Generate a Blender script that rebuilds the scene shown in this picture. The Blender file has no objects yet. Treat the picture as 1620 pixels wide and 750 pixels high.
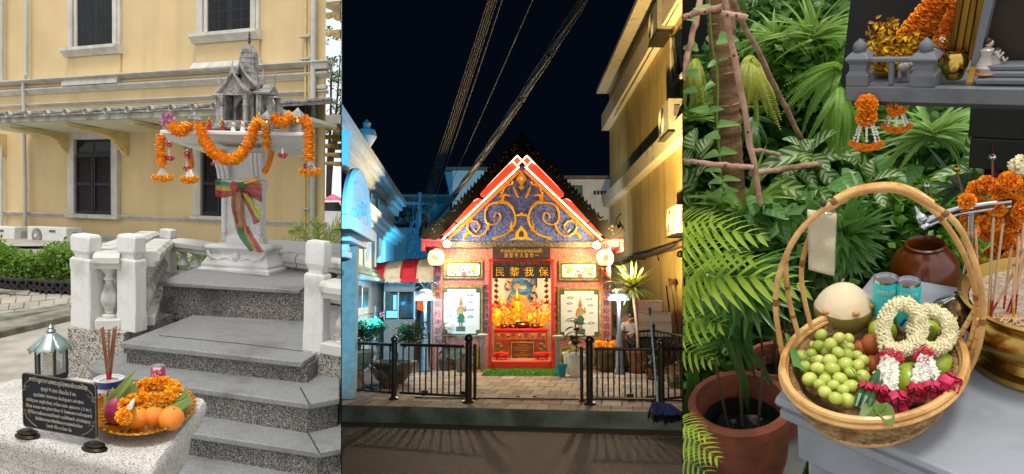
import bpy,bmesh,math,random
from mathutils import Vector as V,Matrix as Mx,noise
random.seed(7)
S=bpy.context.scene
COL=S.collection
PI=math.pi
rad=math.radians
W0,H0,F=1620.0,750.0,1200.0  # pixel frame of the photograph and focal length in its pixels
# ------------------------------------------------------------------ camera, sky, sun, exposure
cam_d=bpy.data.cameras.new('camera')
cam=bpy.data.objects.new('camera',cam_d)
COL.objects.link(cam)
cam_d.sensor_width=36.0
cam_d.lens=F/W0*36.0
cam_d.clip_start=0.02
cam_d.clip_end=2000
PITCH=math.atan(95/F)  # the night street is level, so the camera looks up a little
EYE=V((0,0,1.79))
cam.matrix_world=Mx.Translation(EYE)@Mx.Rotation(PI/2+PITCH,4,'X')
S.camera=cam
CAMR=Mx.Rotation(PITCH,3,'X')  # (right, forward, up) of the camera -> world
w=bpy.data.worlds.new('World')
S.world=w
w.use_nodes=True
wn=w.node_tree
bg=wn.nodes['Background']
sky=wn.nodes.new('ShaderNodeTexSky')
sky.sky_type='NISHITA'
sky.sun_disc=False
SUN_EL,SUN_AZ=rad(60),rad(180)  # azimuth measured from +Y towards +X
sky.sun_elevation=SUN_EL
sky.sun_rotation=SUN_AZ
sky.air_density=1.0
sky.dust_density=5.0
sky.ozone_density=1.0
ovc=wn.nodes.new('ShaderNodeMix');ovc.data_type='RGBA'  # an even white overcast over the clear sky
ovc.inputs['Factor'].default_value=.7
ovc.inputs['B'].default_value=(6.4,6.4,6.5,1)
wn.links.new(sky.outputs[0],ovc.inputs['A'])
wn.links.new(ovc.outputs['Result'],bg.inputs[0])
bg.inputs[1].default_value=0.15
sl=bpy.data.lights.new('sun','SUN')
sl.energy=1.5
sl.angle=rad(14)
sl.color=(1.0,0.96,0.9)
so=bpy.data.objects.new('sun',sl)
COL.objects.link(so)
sdir=V((math.sin(SUN_AZ)*math.cos(SUN_EL),math.cos(SUN_AZ)*math.cos(SUN_EL),math.sin(SUN_EL)))
so.rotation_euler=sdir.to_track_quat('Z','Y').to_euler()
so.location=(0,0,30)
S.view_settings.view_transform='Standard'
S.view_settings.look='None'
S.view_settings.exposure=0.36
S.view_settings.gamma=1.0
S.cycles.max_bounces=6
S.cycles.diffuse_bounces=3
S.cycles.transparent_max_bounces=12
S.cycles.use_denoising=True
S.cycles.sample_clamp_indirect=6.0
# ------------------------------------------------------------------ frames: three places meet at the camera, each lies in its own level frame
class Frame:
 def __init__(s,pxc,yh,h,roll=0.0):
  a=(pxc-810)/F
  r0=V((a,1,0));n=r0.length;r0=r0.normalized()
  t=math.atan((yh-375)/(F*n))
  up=V((0,0,1))*math.cos(t)+r0*math.sin(t)
  fw=(r0-up*r0.dot(up)).normalized()
  if roll:up=Mx.Rotation(rad(roll),3,fw)@up
  rt=fw.cross(up)
  R=CAMR@Mx((rt,fw,up)).transposed()
  s.h=h
  s.M=Mx.Translation(EYE)@R.to_4x4()@Mx.Translation((0,0,-h))
  s.Mi=s.M.inverted()
  s.Ri=R.transposed()@CAMR
  s.eye=V((0,0,h))
 def ray(s,px,py):return s.Ri@V(((px-810)/F,1,-(py-375)/F))
 def at(s,px,py,y):  # point of the line of sight at depth y
  r=s.ray(px,py);return s.eye+r*(y/r.y)
 def z(s,px,py,z):  # ... on the level plane z
  r=s.ray(px,py);return s.eye+r*((z-s.h)/r.z)
 def pl(s,px,py,p0,n):  # ... on a plane
  r=s.ray(px,py);return s.eye+r*(n.dot(V(p0)-s.eye)/n.dot(r))
 def k(s,p):return(s.Ri.transposed()@(V(p)-s.eye)).y/F  # size of one pixel at p
 def px(s,p):  # pixel of a point
  q=s.Ri.transposed()@(V(p)-s.eye);return(810+F*q.x/q.y,375-F*q.z/q.y)
 def hdir(s,px):  # level direction that vanishes in column px
  a=(px-810)/F;r=s.Ri[2]
  return s.ray(px,375+F*(r[0]*a+r[1])/r[2]).normalized()
 def basis(s,px):  # right, away, up of a block whose long lines run towards column px
  d=s.hdir(px);d=-d if d.x<0 else d
  return d,V((0,0,1)).cross(d),V((0,0,1))
class Pl:
 """an upright plane: s along xd, z up, out towards the viewer"""
 def __init__(s,f,p0,xd):
  s.f,s.p0,s.x=f,V(p0),V(xd).normalized();s.n=s.x.cross(V((0,0,1)))
 def q(s,px,py,out=0):
  p=s.f.pl(px,py,s.p0+s.n*out,s.n)-s.p0
  return p.dot(s.x),p.z
 def P(s,a,z,out=0):return s.p0+s.x*a+V((0,0,z))+s.n*out
 def w(s,px,py,out=0):return s.P(*s.q(px,py,out),out)
 def rect(s,x0,y0,x1,y1,out=0):
  ym,xm=(y0+y1)/2,(x0+x1)/2
  return s.q(x0,ym,out)[0],s.q(xm,y1,out)[1],s.q(x1,ym,out)[0],s.q(xm,y0,out)[1]
 def bx(s,mb,a0,z0,a1,z1,o0,o1):  # a block between two depths
  p=[s.P(a0,z0,o1),s.P(a1,z0,o1),s.P(a1,z0,o0),s.P(a0,z0,o0),s.P(a0,z1,o1),s.P(a1,z1,o1),s.P(a1,z1,o0),s.P(a0,z1,o0)]
  return mb.hexa(p)
 def M(s,a=0,z=0,out=0):return axes(s.P(a,z,out),s.x,-s.n,V((0,0,1)))
 def up(s,a=0,z=0,out=0):return axes(s.P(a,z,out),s.x,V((0,0,1)),s.n)  # for lettering
FR,BAY=None,''
def use(f,bay=None):
 global FR,BAY
 FR=f
 if bay:BAY=bay
 # ------------------------------------------------------------------ mesh builder
class MB:
 def __init__(s):s.v,s.f,s.m,s.uv,s.cur=[],[],[],None,0
 def face(s,pts,uv=None):
  n=len(s.v);s.v+=[tuple(p)for p in pts];s.f.append(tuple(range(n,n+len(pts))));s.m.append(s.cur)
  return s
 def grid(s,rows,closed=False,cap0=False,cap1=False):
  n=len(s.v);k=len(rows[0])
  for r in rows:s.v+=[tuple(p)for p in r]
  for i in range(len(rows)-1):
   for j in range(k if closed else k-1):
    a,b=n+i*k+j,n+i*k+(j+1)%k
    s.f.append((a,b,b+k,a+k));s.m.append(s.cur)
  if cap0:s.f.append(tuple(n+j for j in reversed(range(k))));s.m.append(s.cur)
  if cap1:s.f.append(tuple(n+(len(rows)-1)*k+j for j in range(k)));s.m.append(s.cur)
  return s
 def box(s,c,d,rot=None):
  c=V(c);h=V(d)/2;n=len(s.v)
  for x,y,z in((-1,-1,-1),(1,-1,-1),(1,1,-1),(-1,1,-1),(-1,-1,1),(1,-1,1),(1,1,1),(-1,1,1)):
   p=V((x*h.x,y*h.y,z*h.z))
   if rot is not None:p=rot@p
   s.v.append(tuple(c+p))
  for q in((0,3,2,1),(4,5,6,7),(0,1,5,4),(1,2,6,5),(2,3,7,6),(3,0,4,7)):
   s.f.append(tuple(n+i for i in q));s.m.append(s.cur)
  return s
 def hexa(s,p):  # 8 corners: bottom 4, top 4 (anticlockwise from above)
  n=len(s.v);s.v+=[tuple(q)for q in p]
  for q in((0,3,2,1),(4,5,6,7),(0,1,5,4),(1,2,6,5),(2,3,7,6),(3,0,4,7)):
   s.f.append(tuple(n+i for i in q));s.m.append(s.cur)
  return s
 def lathe(s,prof,c=(0,0,0),n=16,rot=None,sx=1,sy=1,cap=True):
  c=V(c);rows=[]
  for r,z in prof:
   row=[]
   for j in range(n):
    a=2*PI*j/n
    p=V((r*math.cos(a)*sx,r*math.sin(a)*sy,z))
    if rot is not None:p=rot@p
    row.append(c+p)
   rows.append(row)
  return s.grid(rows,True,cap,cap)
 def ball(s,c,r,n=10,m=7,rot=None):
  if not hasattr(r,'__len__'):r=(r,r,r)
  c=V(c);rows=[]
  for i in range(m+1):
   t=PI*i/m;row=[]
   for j in range(n):
    a=2*PI*j/n
    p=V((r[0]*max(math.sin(t),.001)*math.cos(a),r[1]*max(math.sin(t),.001)*math.sin(a),-r[2]*math.cos(t)))
    if rot is not None:p=rot@p
    row.append(c+p)
   rows.append(row)
  return s.grid(rows,True)
 def tube(s,pts,r,n=8,closed=False,cap=True):
  pts=[V(p)for p in pts];k=len(pts)
  rs=r if hasattr(r,'__len__')else[r]*k
  rows=[];prev=None
  for i,p in enumerate(pts):
   if closed:t=pts[(i+1)%k]-pts[i-1]
   else:t=pts[min(i+1,k-1)]-pts[max(i-1,0)]
   t=t.normalized()if t.length>1e-9 else V((0,0,1))
   if prev is None:
    u=t.cross(V((0,0,1)))
    if u.length<.05:u=t.cross(V((1,0,0)))
   else:u=prev-t*prev.dot(t)
   u=u.normalized();prev=u;w_=t.cross(u)
   rows.append([p+(u*math.cos(2*PI*j/n)+w_*math.sin(2*PI*j/n))*rs[i]for j in range(n)])
  if closed:rows.append(rows[0]);cap=False
  return s.grid(rows,True,cap,cap)
 def rod(s,a,b,r,n=8,r2=None):return s.tube([a,b],[r,r if r2 is None else r2],n)
 def prism(s,poly,o,u,w_,d):  # a 2-D outline (u, w_ axes at o) pushed along vector d
  o,u,w_,d=V(o),V(u),V(w_),V(d)
  a=[o+u*x+w_*y for x,y in poly]
  b=[p+d for p in a]
  s.grid([a,b],True,True,True)
  return s
 def sweep(s,prof,a,b,out,up):  # a moulding: profile (out, up) run from a to b
  a,b,out,up=V(a),V(b),V(out),V(up)
  return s.grid([[a+out*x+up*y for x,y in prof],[b+out*x+up*y for x,y in prof]],True,True,True)
 def add(s,o,M=None):
  n=len(s.v);s.v+=[tuple(M@V(p))for p in o.v]if M is not None else o.v
  s.f+=[tuple(n+i for i in q)for q in o.f];s.m+=[s.cur]*len(o.f)
  return s
 def mesh(s,name,mats,smooth=35):
  me=bpy.data.meshes.new(name)
  me.from_pydata(s.v,[],s.f)
  for m_ in(mats if isinstance(mats,(list,tuple))else[mats]):me.materials.append(m_)
  if isinstance(mats,(list,tuple)):me.polygons.foreach_set('material_index',s.m)
  bm=bmesh.new();bm.from_mesh(me)
  bmesh.ops.remove_doubles(bm,verts=bm.verts,dist=1e-6)
  bmesh.ops.recalc_face_normals(bm,faces=bm.faces)if len(bm.faces)<60000 else None
  bm.to_mesh(me);bm.free()
  if smooth:
   me.shade_smooth();me.set_sharp_from_angle(angle=rad(smooth))
  return me
def link(name,me,parent=None,bevel=0,loc=None,rotz=0,M=None):
 o=bpy.data.objects.new(name,me);COL.objects.link(o);o['bay']=BAY
 L=Mx.Identity(4)
 if loc is not None:L=Mx.Translation(loc)@Mx.Rotation(rotz,4,'Z')
 if M is not None:L=M
 if parent is None:o.matrix_world=FR.M@L
 else:
  o.parent=parent;o.matrix_local=L
 if bevel:
  b=o.modifiers.new('bevel','BEVEL');b.width=bevel;b.segments=2;b.limit_method='ANGLE';b.angle_limit=rad(40)
 return o
def thing(name,label,cat,loc=(0,0,0),rotz=0,group=None,M=None):
 o=bpy.data.objects.new(name,None);COL.objects.link(o);o['bay']=BAY;o.empty_display_size=.05
 o.matrix_world=FR.M@(M if M is not None else Mx.Translation(loc)@Mx.Rotation(rotz,4,'Z'))
 return tag(o,label,cat,group)
def tag(o,label=None,cat=None,group=None,kind=None):
 if label:o['label']=label
 if cat:o['category']=cat
 if group:o['group']=group
 if kind:o['kind']=kind
 return o
def part(name,mb,mat,parent=None,bevel=0,smooth=35,loc=None,rotz=0,M=None,label=None):
 o=link(name,mb.mesh(name,mat,smooth),parent,bevel,loc,rotz,M)
 if label:o['label']=label
 return o
def struct(name,mb,mat,smooth=35,bevel=0):return tag(part(name,mb,mat,None,bevel,smooth),kind='structure')
def stuff(o):o['kind']='stuff';return o
def dup(root,M,label=None,group=None):
 """a copy of a thing, its parts and sub-parts; M places it in the current frame"""
 r=root.copy();COL.objects.link(r);r.matrix_world=FR.M@M
 if label:r['label']=label
 if group:r['group']=group
 for ch in list(root.children):
  c=ch.copy();COL.objects.link(c);c.parent=r
  for g in list(ch.children):
   d=g.copy();COL.objects.link(d);d.parent=c
 return r
def TM(loc,rz=0,s=1,rx=0,ry=0):
 sc=s if hasattr(s,'__len__')else(s,s,s)
 return Mx.Translation(loc)@Mx.Rotation(rz,4,'Z')@Mx.Rotation(ry,4,'Y')@Mx.Rotation(rx,4,'X')@Mx.Diagonal((*sc,1))
def axes(o,x,y,z):return Mx(((x[0],y[0],z[0],o[0]),(x[1],y[1],z[1],o[1]),(x[2],y[2],z[2],o[2]),(0,0,0,1)))
# ------------------------------------------------------------------ materials
def lin(c):
 if isinstance(c,str):c=[int(c[i:i+2],16)/255 for i in(0,2,4)];return tuple(x/12.92 if x<=.04045 else((x+.055)/1.055)**2.4 for x in c)
 return tuple(c)
_mats={}
def mat(name,col,rough=.6,metal=0,var=.12,scale=8,bump=0,bscale=60,spec=.4,col2=None,mix=(.45,.6),detail=4,trans=0,emit=0,ecol=None,sheen=0,sss=0,coat=0,alpha=1,stretch=None,orand=0,streak=None):
 """principled with noise in colour (col..col2), a little roughness variation and bump"""
 if name in _mats:return _mats[name]
 m=bpy.data.materials.new(name);m.use_nodes=True;_mats[name]=m
 nt=m.node_tree;N,Lk=nt.nodes,nt.links
 p=N['Principled BSDF']
 c=lin(col)
 p.inputs['Roughness'].default_value=rough;p.inputs['Metallic'].default_value=metal
 p.inputs['Specular IOR Level'].default_value=spec
 if trans:p.inputs['Transmission Weight'].default_value=trans
 if coat:p.inputs['Coat Weight'].default_value=coat;p.inputs['Coat Roughness'].default_value=.1
 if sss:p.inputs['Subsurface Weight'].default_value=sss;p.inputs['Subsurface Radius'].default_value=(.01,.006,.003)
 if alpha<1:p.inputs['Alpha'].default_value=alpha
 tc=N.new('ShaderNodeTexCoord');src=tc.outputs['Object']
 if stretch:
  mp=N.new('ShaderNodeMapping');mp.inputs['Scale'].default_value=stretch;Lk.new(src,mp.inputs[0]);src=mp.outputs[0]
 nz=N.new('ShaderNodeTexNoise');nz.inputs['Scale'].default_value=scale;nz.inputs['Detail'].default_value=detail;Lk.new(src,nz.inputs['Vector'])
 cr=N.new('ShaderNodeValToRGB')
 c2=lin(col2)if col2 is not None else tuple(max(0,x*(1-2*var))for x in c)
 c1=c if col2 is not None else tuple(min(1,x*(1+var))for x in c)
 cr.color_ramp.elements[0].position=mix[0]if col2 is not None else .3;cr.color_ramp.elements[0].color=(*c2,1)
 cr.color_ramp.elements[1].position=mix[1]if col2 is not None else .7;cr.color_ramp.elements[1].color=(*c1,1)
 fac=nz.outputs['Fac']
 if orand:  # each copy a little different
  oi=N.new('ShaderNodeObjectInfo');ma=N.new('ShaderNodeMath');ma.operation='MULTIPLY_ADD';ma.inputs[1].default_value=orand
  Lk.new(oi.outputs['Random'],ma.inputs[0]);mb_=N.new('ShaderNodeMath');mb_.operation='SUBTRACT';Lk.new(fac,mb_.inputs[0]);mb_.inputs[1].default_value=orand/2
  Lk.new(mb_.outputs[0],ma.inputs[2]);fac=ma.outputs[0]
 Lk.new(fac,cr.inputs[0]);last=cr.outputs[0]
 if streak:  # old rain runs: (colour, how much, how broad)
  sc,amt,sw=streak
  mp2=N.new('ShaderNodeMapping');mp2.inputs['Scale'].default_value=(sw,sw,sw*.07);Lk.new(tc.outputs['Object'],mp2.inputs[0])
  n3=N.new('ShaderNodeTexNoise');n3.inputs['Scale'].default_value=1;n3.inputs['Detail'].default_value=6;n3.inputs['Roughness'].default_value=.6;Lk.new(mp2.outputs[0],n3.inputs['Vector'])
  r3=N.new('ShaderNodeValToRGB');r3.color_ramp.elements[0].position=.5;r3.color_ramp.elements[1].position=.78;r3.color_ramp.elements[1].color=(amt,amt,amt,1);Lk.new(n3.outputs['Fac'],r3.inputs[0])
  mx=N.new('ShaderNodeMix');mx.data_type='RGBA';Lk.new(r3.outputs[0],mx.inputs['Factor']);Lk.new(last,mx.inputs['A']);mx.inputs['B'].default_value=(*lin(sc),1);last=mx.outputs['Result']
 Lk.new(last,p.inputs['Base Color'])
 if bump:
  nb=N.new('ShaderNodeTexNoise');nb.inputs['Scale'].default_value=bscale;nb.inputs['Detail'].default_value=3;Lk.new(src,nb.inputs['Vector'])
  b=N.new('ShaderNodeBump');b.inputs['Strength'].default_value=min(1,bump);b.inputs['Distance'].default_value=.01*max(1,bump)
  Lk.new(nb.outputs['Fac'],b.inputs['Height']);Lk.new(b.outputs[0],p.inputs['Normal'])
 if emit:
  p.inputs['Emission Color'].default_value=(*lin(ecol or col),1);p.inputs['Emission Strength'].default_value=emit
 return m
def speckle(name,cols,scale=220,rough=.5,bump=.3,dirt=None,dirt_scale=3,dmix=(.5,.75)):
 """pebble-wash / granite: cells of a few colours, with stains of their own"""
 if name in _mats:return _mats[name]
 m=bpy.data.materials.new(name);m.use_nodes=True;_mats[name]=m
 nt=m.node_tree;N,Lk=nt.nodes,nt.links;p=N['Principled BSDF'];p.inputs['Roughness'].default_value=rough
 tc=N.new('ShaderNodeTexCoord')
 vo=N.new('ShaderNodeTexVoronoi');vo.inputs['Scale'].default_value=scale;Lk.new(tc.outputs['Object'],vo.inputs['Vector'])
 sp=N.new('ShaderNodeSeparateColor');Lk.new(vo.outputs['Color'],sp.inputs[0])
 cr=N.new('ShaderNodeValToRGB');cr.color_ramp.interpolation='CONSTANT'
 for i,(pos,c)in enumerate(cols):
  e=cr.color_ramp.elements[i]if i<2 else cr.color_ramp.elements.new(pos)
  e.position=pos;e.color=(*lin(c),1)
 Lk.new(sp.outputs[0],cr.inputs[0]);last=cr.outputs[0]
 if dirt is not None:
  nz=N.new('ShaderNodeTexNoise');nz.inputs['Scale'].default_value=dirt_scale;nz.inputs['Detail'].default_value=8;nz.inputs['Roughness'].default_value=.65;Lk.new(tc.outputs['Object'],nz.inputs['Vector'])
  r2=N.new('ShaderNodeValToRGB');r2.color_ramp.elements[0].position=dmix[0];r2.color_ramp.elements[1].position=dmix[1];Lk.new(nz.outputs['Fac'],r2.inputs[0])
  mx=N.new('ShaderNodeMix');mx.data_type='RGBA';Lk.new(r2.outputs[0],mx.inputs['Factor']);Lk.new(last,mx.inputs['A']);mx.inputs['B'].default_value=(*lin(dirt),1);last=mx.outputs['Result']
 Lk.new(last,p.inputs['Base Color'])
 b=N.new('ShaderNodeBump');b.inputs['Strength'].default_value=bump;b.inputs['Distance'].default_value=.004;Lk.new(vo.outputs['Distance'],b.inputs['Height']);Lk.new(b.outputs[0],p.inputs['Normal'])
 return m
def emitm(name,col,s):
 if name in _mats:return _mats[name]
 m=bpy.data.materials.new(name);m.use_nodes=True;_mats[name]=m
 p=m.node_tree.nodes['Principled BSDF'];p.inputs['Base Color'].default_value=(*lin(col),1)
 p.inputs['Emission Color'].default_value=(*lin(col),1);p.inputs['Emission Strength'].default_value=s
 return m
def leafm(name,col,col2=None,rough=.4,tr=.42,scale=30,spec=.4,stripes=None,per=True):
 """leaf: two-sided, some light passes through; each leaf a little different; stripes = (colour, count) for veins along UV"""
 if name in _mats:return _mats[name]
 m=bpy.data.materials.new(name);m.use_nodes=True;_mats[name]=m
 nt=m.node_tree;N,Lk=nt.nodes,nt.links;p=N['Principled BSDF']
 p.inputs['Roughness'].default_value=rough;p.inputs['Specular IOR Level'].default_value=spec
 c=lin(col);c2=lin(col2)if col2 else tuple(x*.55 for x in c)
 geo=N.new('ShaderNodeNewGeometry')
 cr=N.new('ShaderNodeValToRGB');cr.color_ramp.elements[0].color=(*c2,1);cr.color_ramp.elements[1].color=(*c,1)
 tc=N.new('ShaderNodeTexCoord');nz=N.new('ShaderNodeTexNoise');nz.inputs['Scale'].default_value=scale;Lk.new(tc.outputs['Object'],nz.inputs['Vector'])
 md=N.new('ShaderNodeMath');md.operation='ADD';Lk.new(geo.outputs['Random Per Island'],md.inputs[0]);Lk.new(nz.outputs['Fac'],md.inputs[1])
 hf=N.new('ShaderNodeMath');hf.operation='MULTIPLY';hf.inputs[1].default_value=.36;oi=N.new('ShaderNodeObjectInfo');m4=N.new('ShaderNodeMath');m4.operation='ADD';Lk.new(md.outputs[0],m4.inputs[0]);Lk.new(oi.outputs['Random'],m4.inputs[1]);Lk.new(m4.outputs[0],hf.inputs[0])
 Lk.new(hf.outputs[0],cr.inputs[0]);last=cr.outputs[0]
 if stripes:
  sc,kind=stripes
  at=N.new('ShaderNodeAttribute');at.attribute_name='vein'
  sep=N.new('ShaderNodeSeparateXYZ');Lk.new(at.outputs['Vector'],sep.inputs[0])
  # vein.x = along 0..1, vein.y = across -1..1
  ab=N.new('ShaderNodeMath');ab.operation='ABSOLUTE';Lk.new(sep.outputs[1],ab.inputs[0])
  k=N.new('ShaderNodeMath');k.operation='MULTIPLY';k.inputs[1].default_value=.3;Lk.new(ab.outputs[0],k.inputs[0])
  s1=N.new('ShaderNodeMath');s1.operation='SUBTRACT';Lk.new(sep.outputs[0],s1.inputs[0]);Lk.new(k.outputs[0],s1.inputs[1])
  n2=N.new('ShaderNodeTexNoise');n2.inputs['Scale'].default_value=60;Lk.new(tc.outputs['Object'],n2.inputs['Vector'])
  nm=N.new('ShaderNodeMath');nm.operation='MULTIPLY_ADD';nm.inputs[1].default_value=.06;Lk.new(n2.outputs['Fac'],nm.inputs[0]);Lk.new(s1.outputs[0],nm.inputs[2])
  fr=N.new('ShaderNodeMath');fr.operation='MULTIPLY';fr.inputs[1].default_value=kind;Lk.new(nm.outputs[0],fr.inputs[0])
  sn=N.new('ShaderNodeMath');sn.operation='SINE';Lk.new(fr.outputs[0],sn.inputs[0])
  ed=N.new('ShaderNodeMath');ed.operation='MULTIPLY_ADD';ed.inputs[1].default_value=-1.9;ed.inputs[2].default_value=1.35;Lk.new(ab.outputs[0],ed.inputs[0])
  ad=N.new('ShaderNodeMath');ad.operation='ADD';Lk.new(sn.outputs[0],ad.inputs[0]);Lk.new(ed.outputs[0],ad.inputs[1])
  r3=N.new('ShaderNodeValToRGB');r3.color_ramp.elements[0].position=.35;r3.color_ramp.elements[1].position=.75;Lk.new(ad.outputs[0],r3.inputs[0])
  mx=N.new('ShaderNodeMix');mx.data_type='RGBA';Lk.new(r3.outputs[0],mx.inputs['Factor']);Lk.new(last,mx.inputs['A']);mx.inputs['B'].default_value=(*lin(sc),1);last=mx.outputs['Result']
 Lk.new(last,p.inputs['Base Color'])
 t=N.new('ShaderNodeBsdfTranslucent');Lk.new(last,t.inputs[0])
 ms=N.new('ShaderNodeMixShader');ms.inputs[0].default_value=tr;Lk.new(p.outputs[0],ms.inputs[1]);Lk.new(t.outputs[0],ms.inputs[2])
 Lk.new(ms.outputs[0],N['Material Output'].inputs[0])
 return m
 # ------------------------------------------------------------------ shared shapes
def rnd(a,b):return random.uniform(a,b)
def bez(pts,n=24):
 """smooth line through points (Catmull-Rom)"""
 P=[V(p)for p in pts];P=[P[0]*2-P[1]]+P+[P[-1]*2-P[-2]];out=[]
 seg=len(P)-3;per=max(2,n//seg)
 for i in range(1,len(P)-2):
  for k in range(per):
   t=k/per;a,b,c,d=P[i-1],P[i],P[i+1],P[i+2]
   out.append(.5*((2*b)+(c-a)*t+(2*a-5*b+4*c-d)*t*t+(3*b-a-3*c+d)*t**3))
 out.append(P[-2]);return out
def text(body,name,size,mat_,parent,M,ext=.0006,align='CENTER',spacing=1.0,w_=None):
 cu=bpy.data.curves.new(name,'FONT');cu.body=body;cu.size=size;cu.align_x=align;cu.align_y='CENTER';cu.extrude=ext;cu.resolution_u=2;cu.space_character=spacing
 cu.materials.append(mat_)
 o=bpy.data.objects.new(name,cu);COL.objects.link(o)
 bpy.context.view_layer.update()
 dg=bpy.context.evaluated_depsgraph_get()
 me=bpy.data.meshes.new_from_object(o.evaluated_get(dg));me.name=name
 bpy.data.objects.remove(o);bpy.data.curves.remove(cu)
 if w_:  # fit to width
  xs=[v.co.x for v in me.vertices]or[0,1];k=w_/max(1e-6,max(xs)-min(xs));cx=(max(xs)+min(xs))/2
  for v in me.vertices:v.co.x=(v.co.x-cx)*k
 return link(name,me,parent,M=M)
def blade(mb,base,d,up,L,wd,bend=.5,n=5,fold=.15,twist=0,veins=None,tipw=0.0):
 """a strap leaf: starts at base along d, bends down by bend (radians in all)"""
 d,up=V(d).normalized(),V(up);side=d.cross(up)
 if side.length<.01:side=d.cross(V((1,0,0)))
 side.normalize();nrm=side.cross(d);p=V(base);rows=[];ang=0
 for i in range(n+1):
  t=i/n;wl=wd*(math.sin(PI*min(1,.12+.88*t)**.7)**.8 if tipw==0 else 1-.3*t)/2
  if i==n and tipw==0:wl=wd*.02
  rows.append([p-side*wl+nrm*fold*wl,p,p+side*wl+nrm*fold*wl])
  ang=bend/n;q=Mx.Rotation(-ang,3,side);d=q@d;nrm=q@nrm
  p=p+d*(L/n)
 mb.grid(rows);return rows
def leaf_mesh(name,outline,mat_,droop=.25,fold=.25,n=10,wave=0):
 """broad leaf along +Y from the origin, outline = half width at t; carries a 'vein' attribute"""
 mb=MB();rows=[];vn=[]
 K=(-1,-.66,-.33,0,.33,.66,1)
 for i in range(n+1):
  t=i/n;wl=outline(t)
  rows.append([V((k*wl,t,abs(k)*fold*wl-droop*t*t+wave*math.sin(9*t+2*k)*abs(k)))for k in K]);vn+=[(t,k,0)for k in K]
 mb.grid(rows)
 me=bpy.data.meshes.new(name);me.from_pydata(mb.v,[],mb.f);me.materials.append(mat_);me.shade_smooth()
 a=me.attributes.new('vein','FLOAT_VECTOR','POINT');a.data.foreach_set('vector',[x for q in vn for x in q])
 return me
def petals(mb,c,r,n,rng,size=.35,flat=.0):
 """ruffled ball of small petals"""
 c=V(c)
 for i in range(n):
  z=rng.uniform(-1,1);a=rng.uniform(0,2*PI);q=math.sqrt(1-z*z)
  d=V((q*math.cos(a),q*math.sin(a),z));d.z*=1-flat
  t=d.cross(V((rng.uniform(-1,1),rng.uniform(-1,1),rng.uniform(-1,1))));t=t.normalized()if t.length>.01 else V((1,0,0))
  b=d.cross(t);s_=r*size*rng.uniform(.7,1.2)
  tip=c+d*r*rng.uniform(.9,1.08)
  base=c+d*r*.55
  lift=d*s_*.25
  mb.face([base-t*s_*.35,tip-t*s_*.6-lift,tip+b*s_*.35*rng.uniform(-1,1),tip+t*s_*.6-lift*rng.uniform(-.5,1.5),base+t*s_*.35])
def rope(mb,pts,r,rng,step=None,size=.45,dens=16):
 """marigold rope: ruffled collars along a line"""
 step=step or r*.55;acc=0
 for i in range(len(pts)-1):
  a,b=V(pts[i]),V(pts[i+1]);L=(b-a).length
  if L<1e-9:continue
  t=(b-a)/L;u=t.cross(V((.3,.2,1))).normalized();w_=t.cross(u)
  while acc<L:
   p=a+t*acc;ph=rng.uniform(0,6.28)
   for k in range(dens):
    an=ph+2*PI*k/dens+rng.uniform(-.15,.15);d=u*math.cos(an)+w_*math.sin(an);tg=t.cross(d)
    rr=r*rng.uniform(.86,1.1);s_=r*size*rng.uniform(.8,1.2);sh=t*rng.uniform(-.5,.5)*step*1.4
    o=p+d*rr+sh;i0=p+d*r*.45
    mb.face([i0-tg*s_*.3,o-tg*s_*.55+t*s_*rng.uniform(-.3,.3),o+d*s_*.12,o+tg*s_*.55+t*s_*rng.uniform(-.3,.3),i0+tg*s_*.3])
   acc+=step
  acc-=L
def tuft(mb,rng,c,n,spread,size,nrm_up=.3,shape='quad'):
 """n small leaves in an ellipsoid"""
 c=V(c)
 for i in range(n):
  while True:
   q=V((rng.uniform(-1,1),rng.uniform(-1,1),rng.uniform(-1,1)))
   if q.length<=1:break
  p=c+V((q.x*spread[0],q.y*spread[1],q.z*spread[2]))
  d=V((rng.uniform(-1,1),rng.uniform(-1,1),rng.uniform(-.4,.9))).normalized()
  t=d.cross(V((rng.uniform(-1,1),rng.uniform(-1,1),1))).normalized();s_=size*rng.uniform(.6,1.3)
  m_=d.cross(t)
  mb.face([p,p+d*s_*.5+t*s_*.3+m_*s_*.06,p+d*s_,p+d*s_*.5-t*s_*.3+m_*s_*.06])
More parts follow.
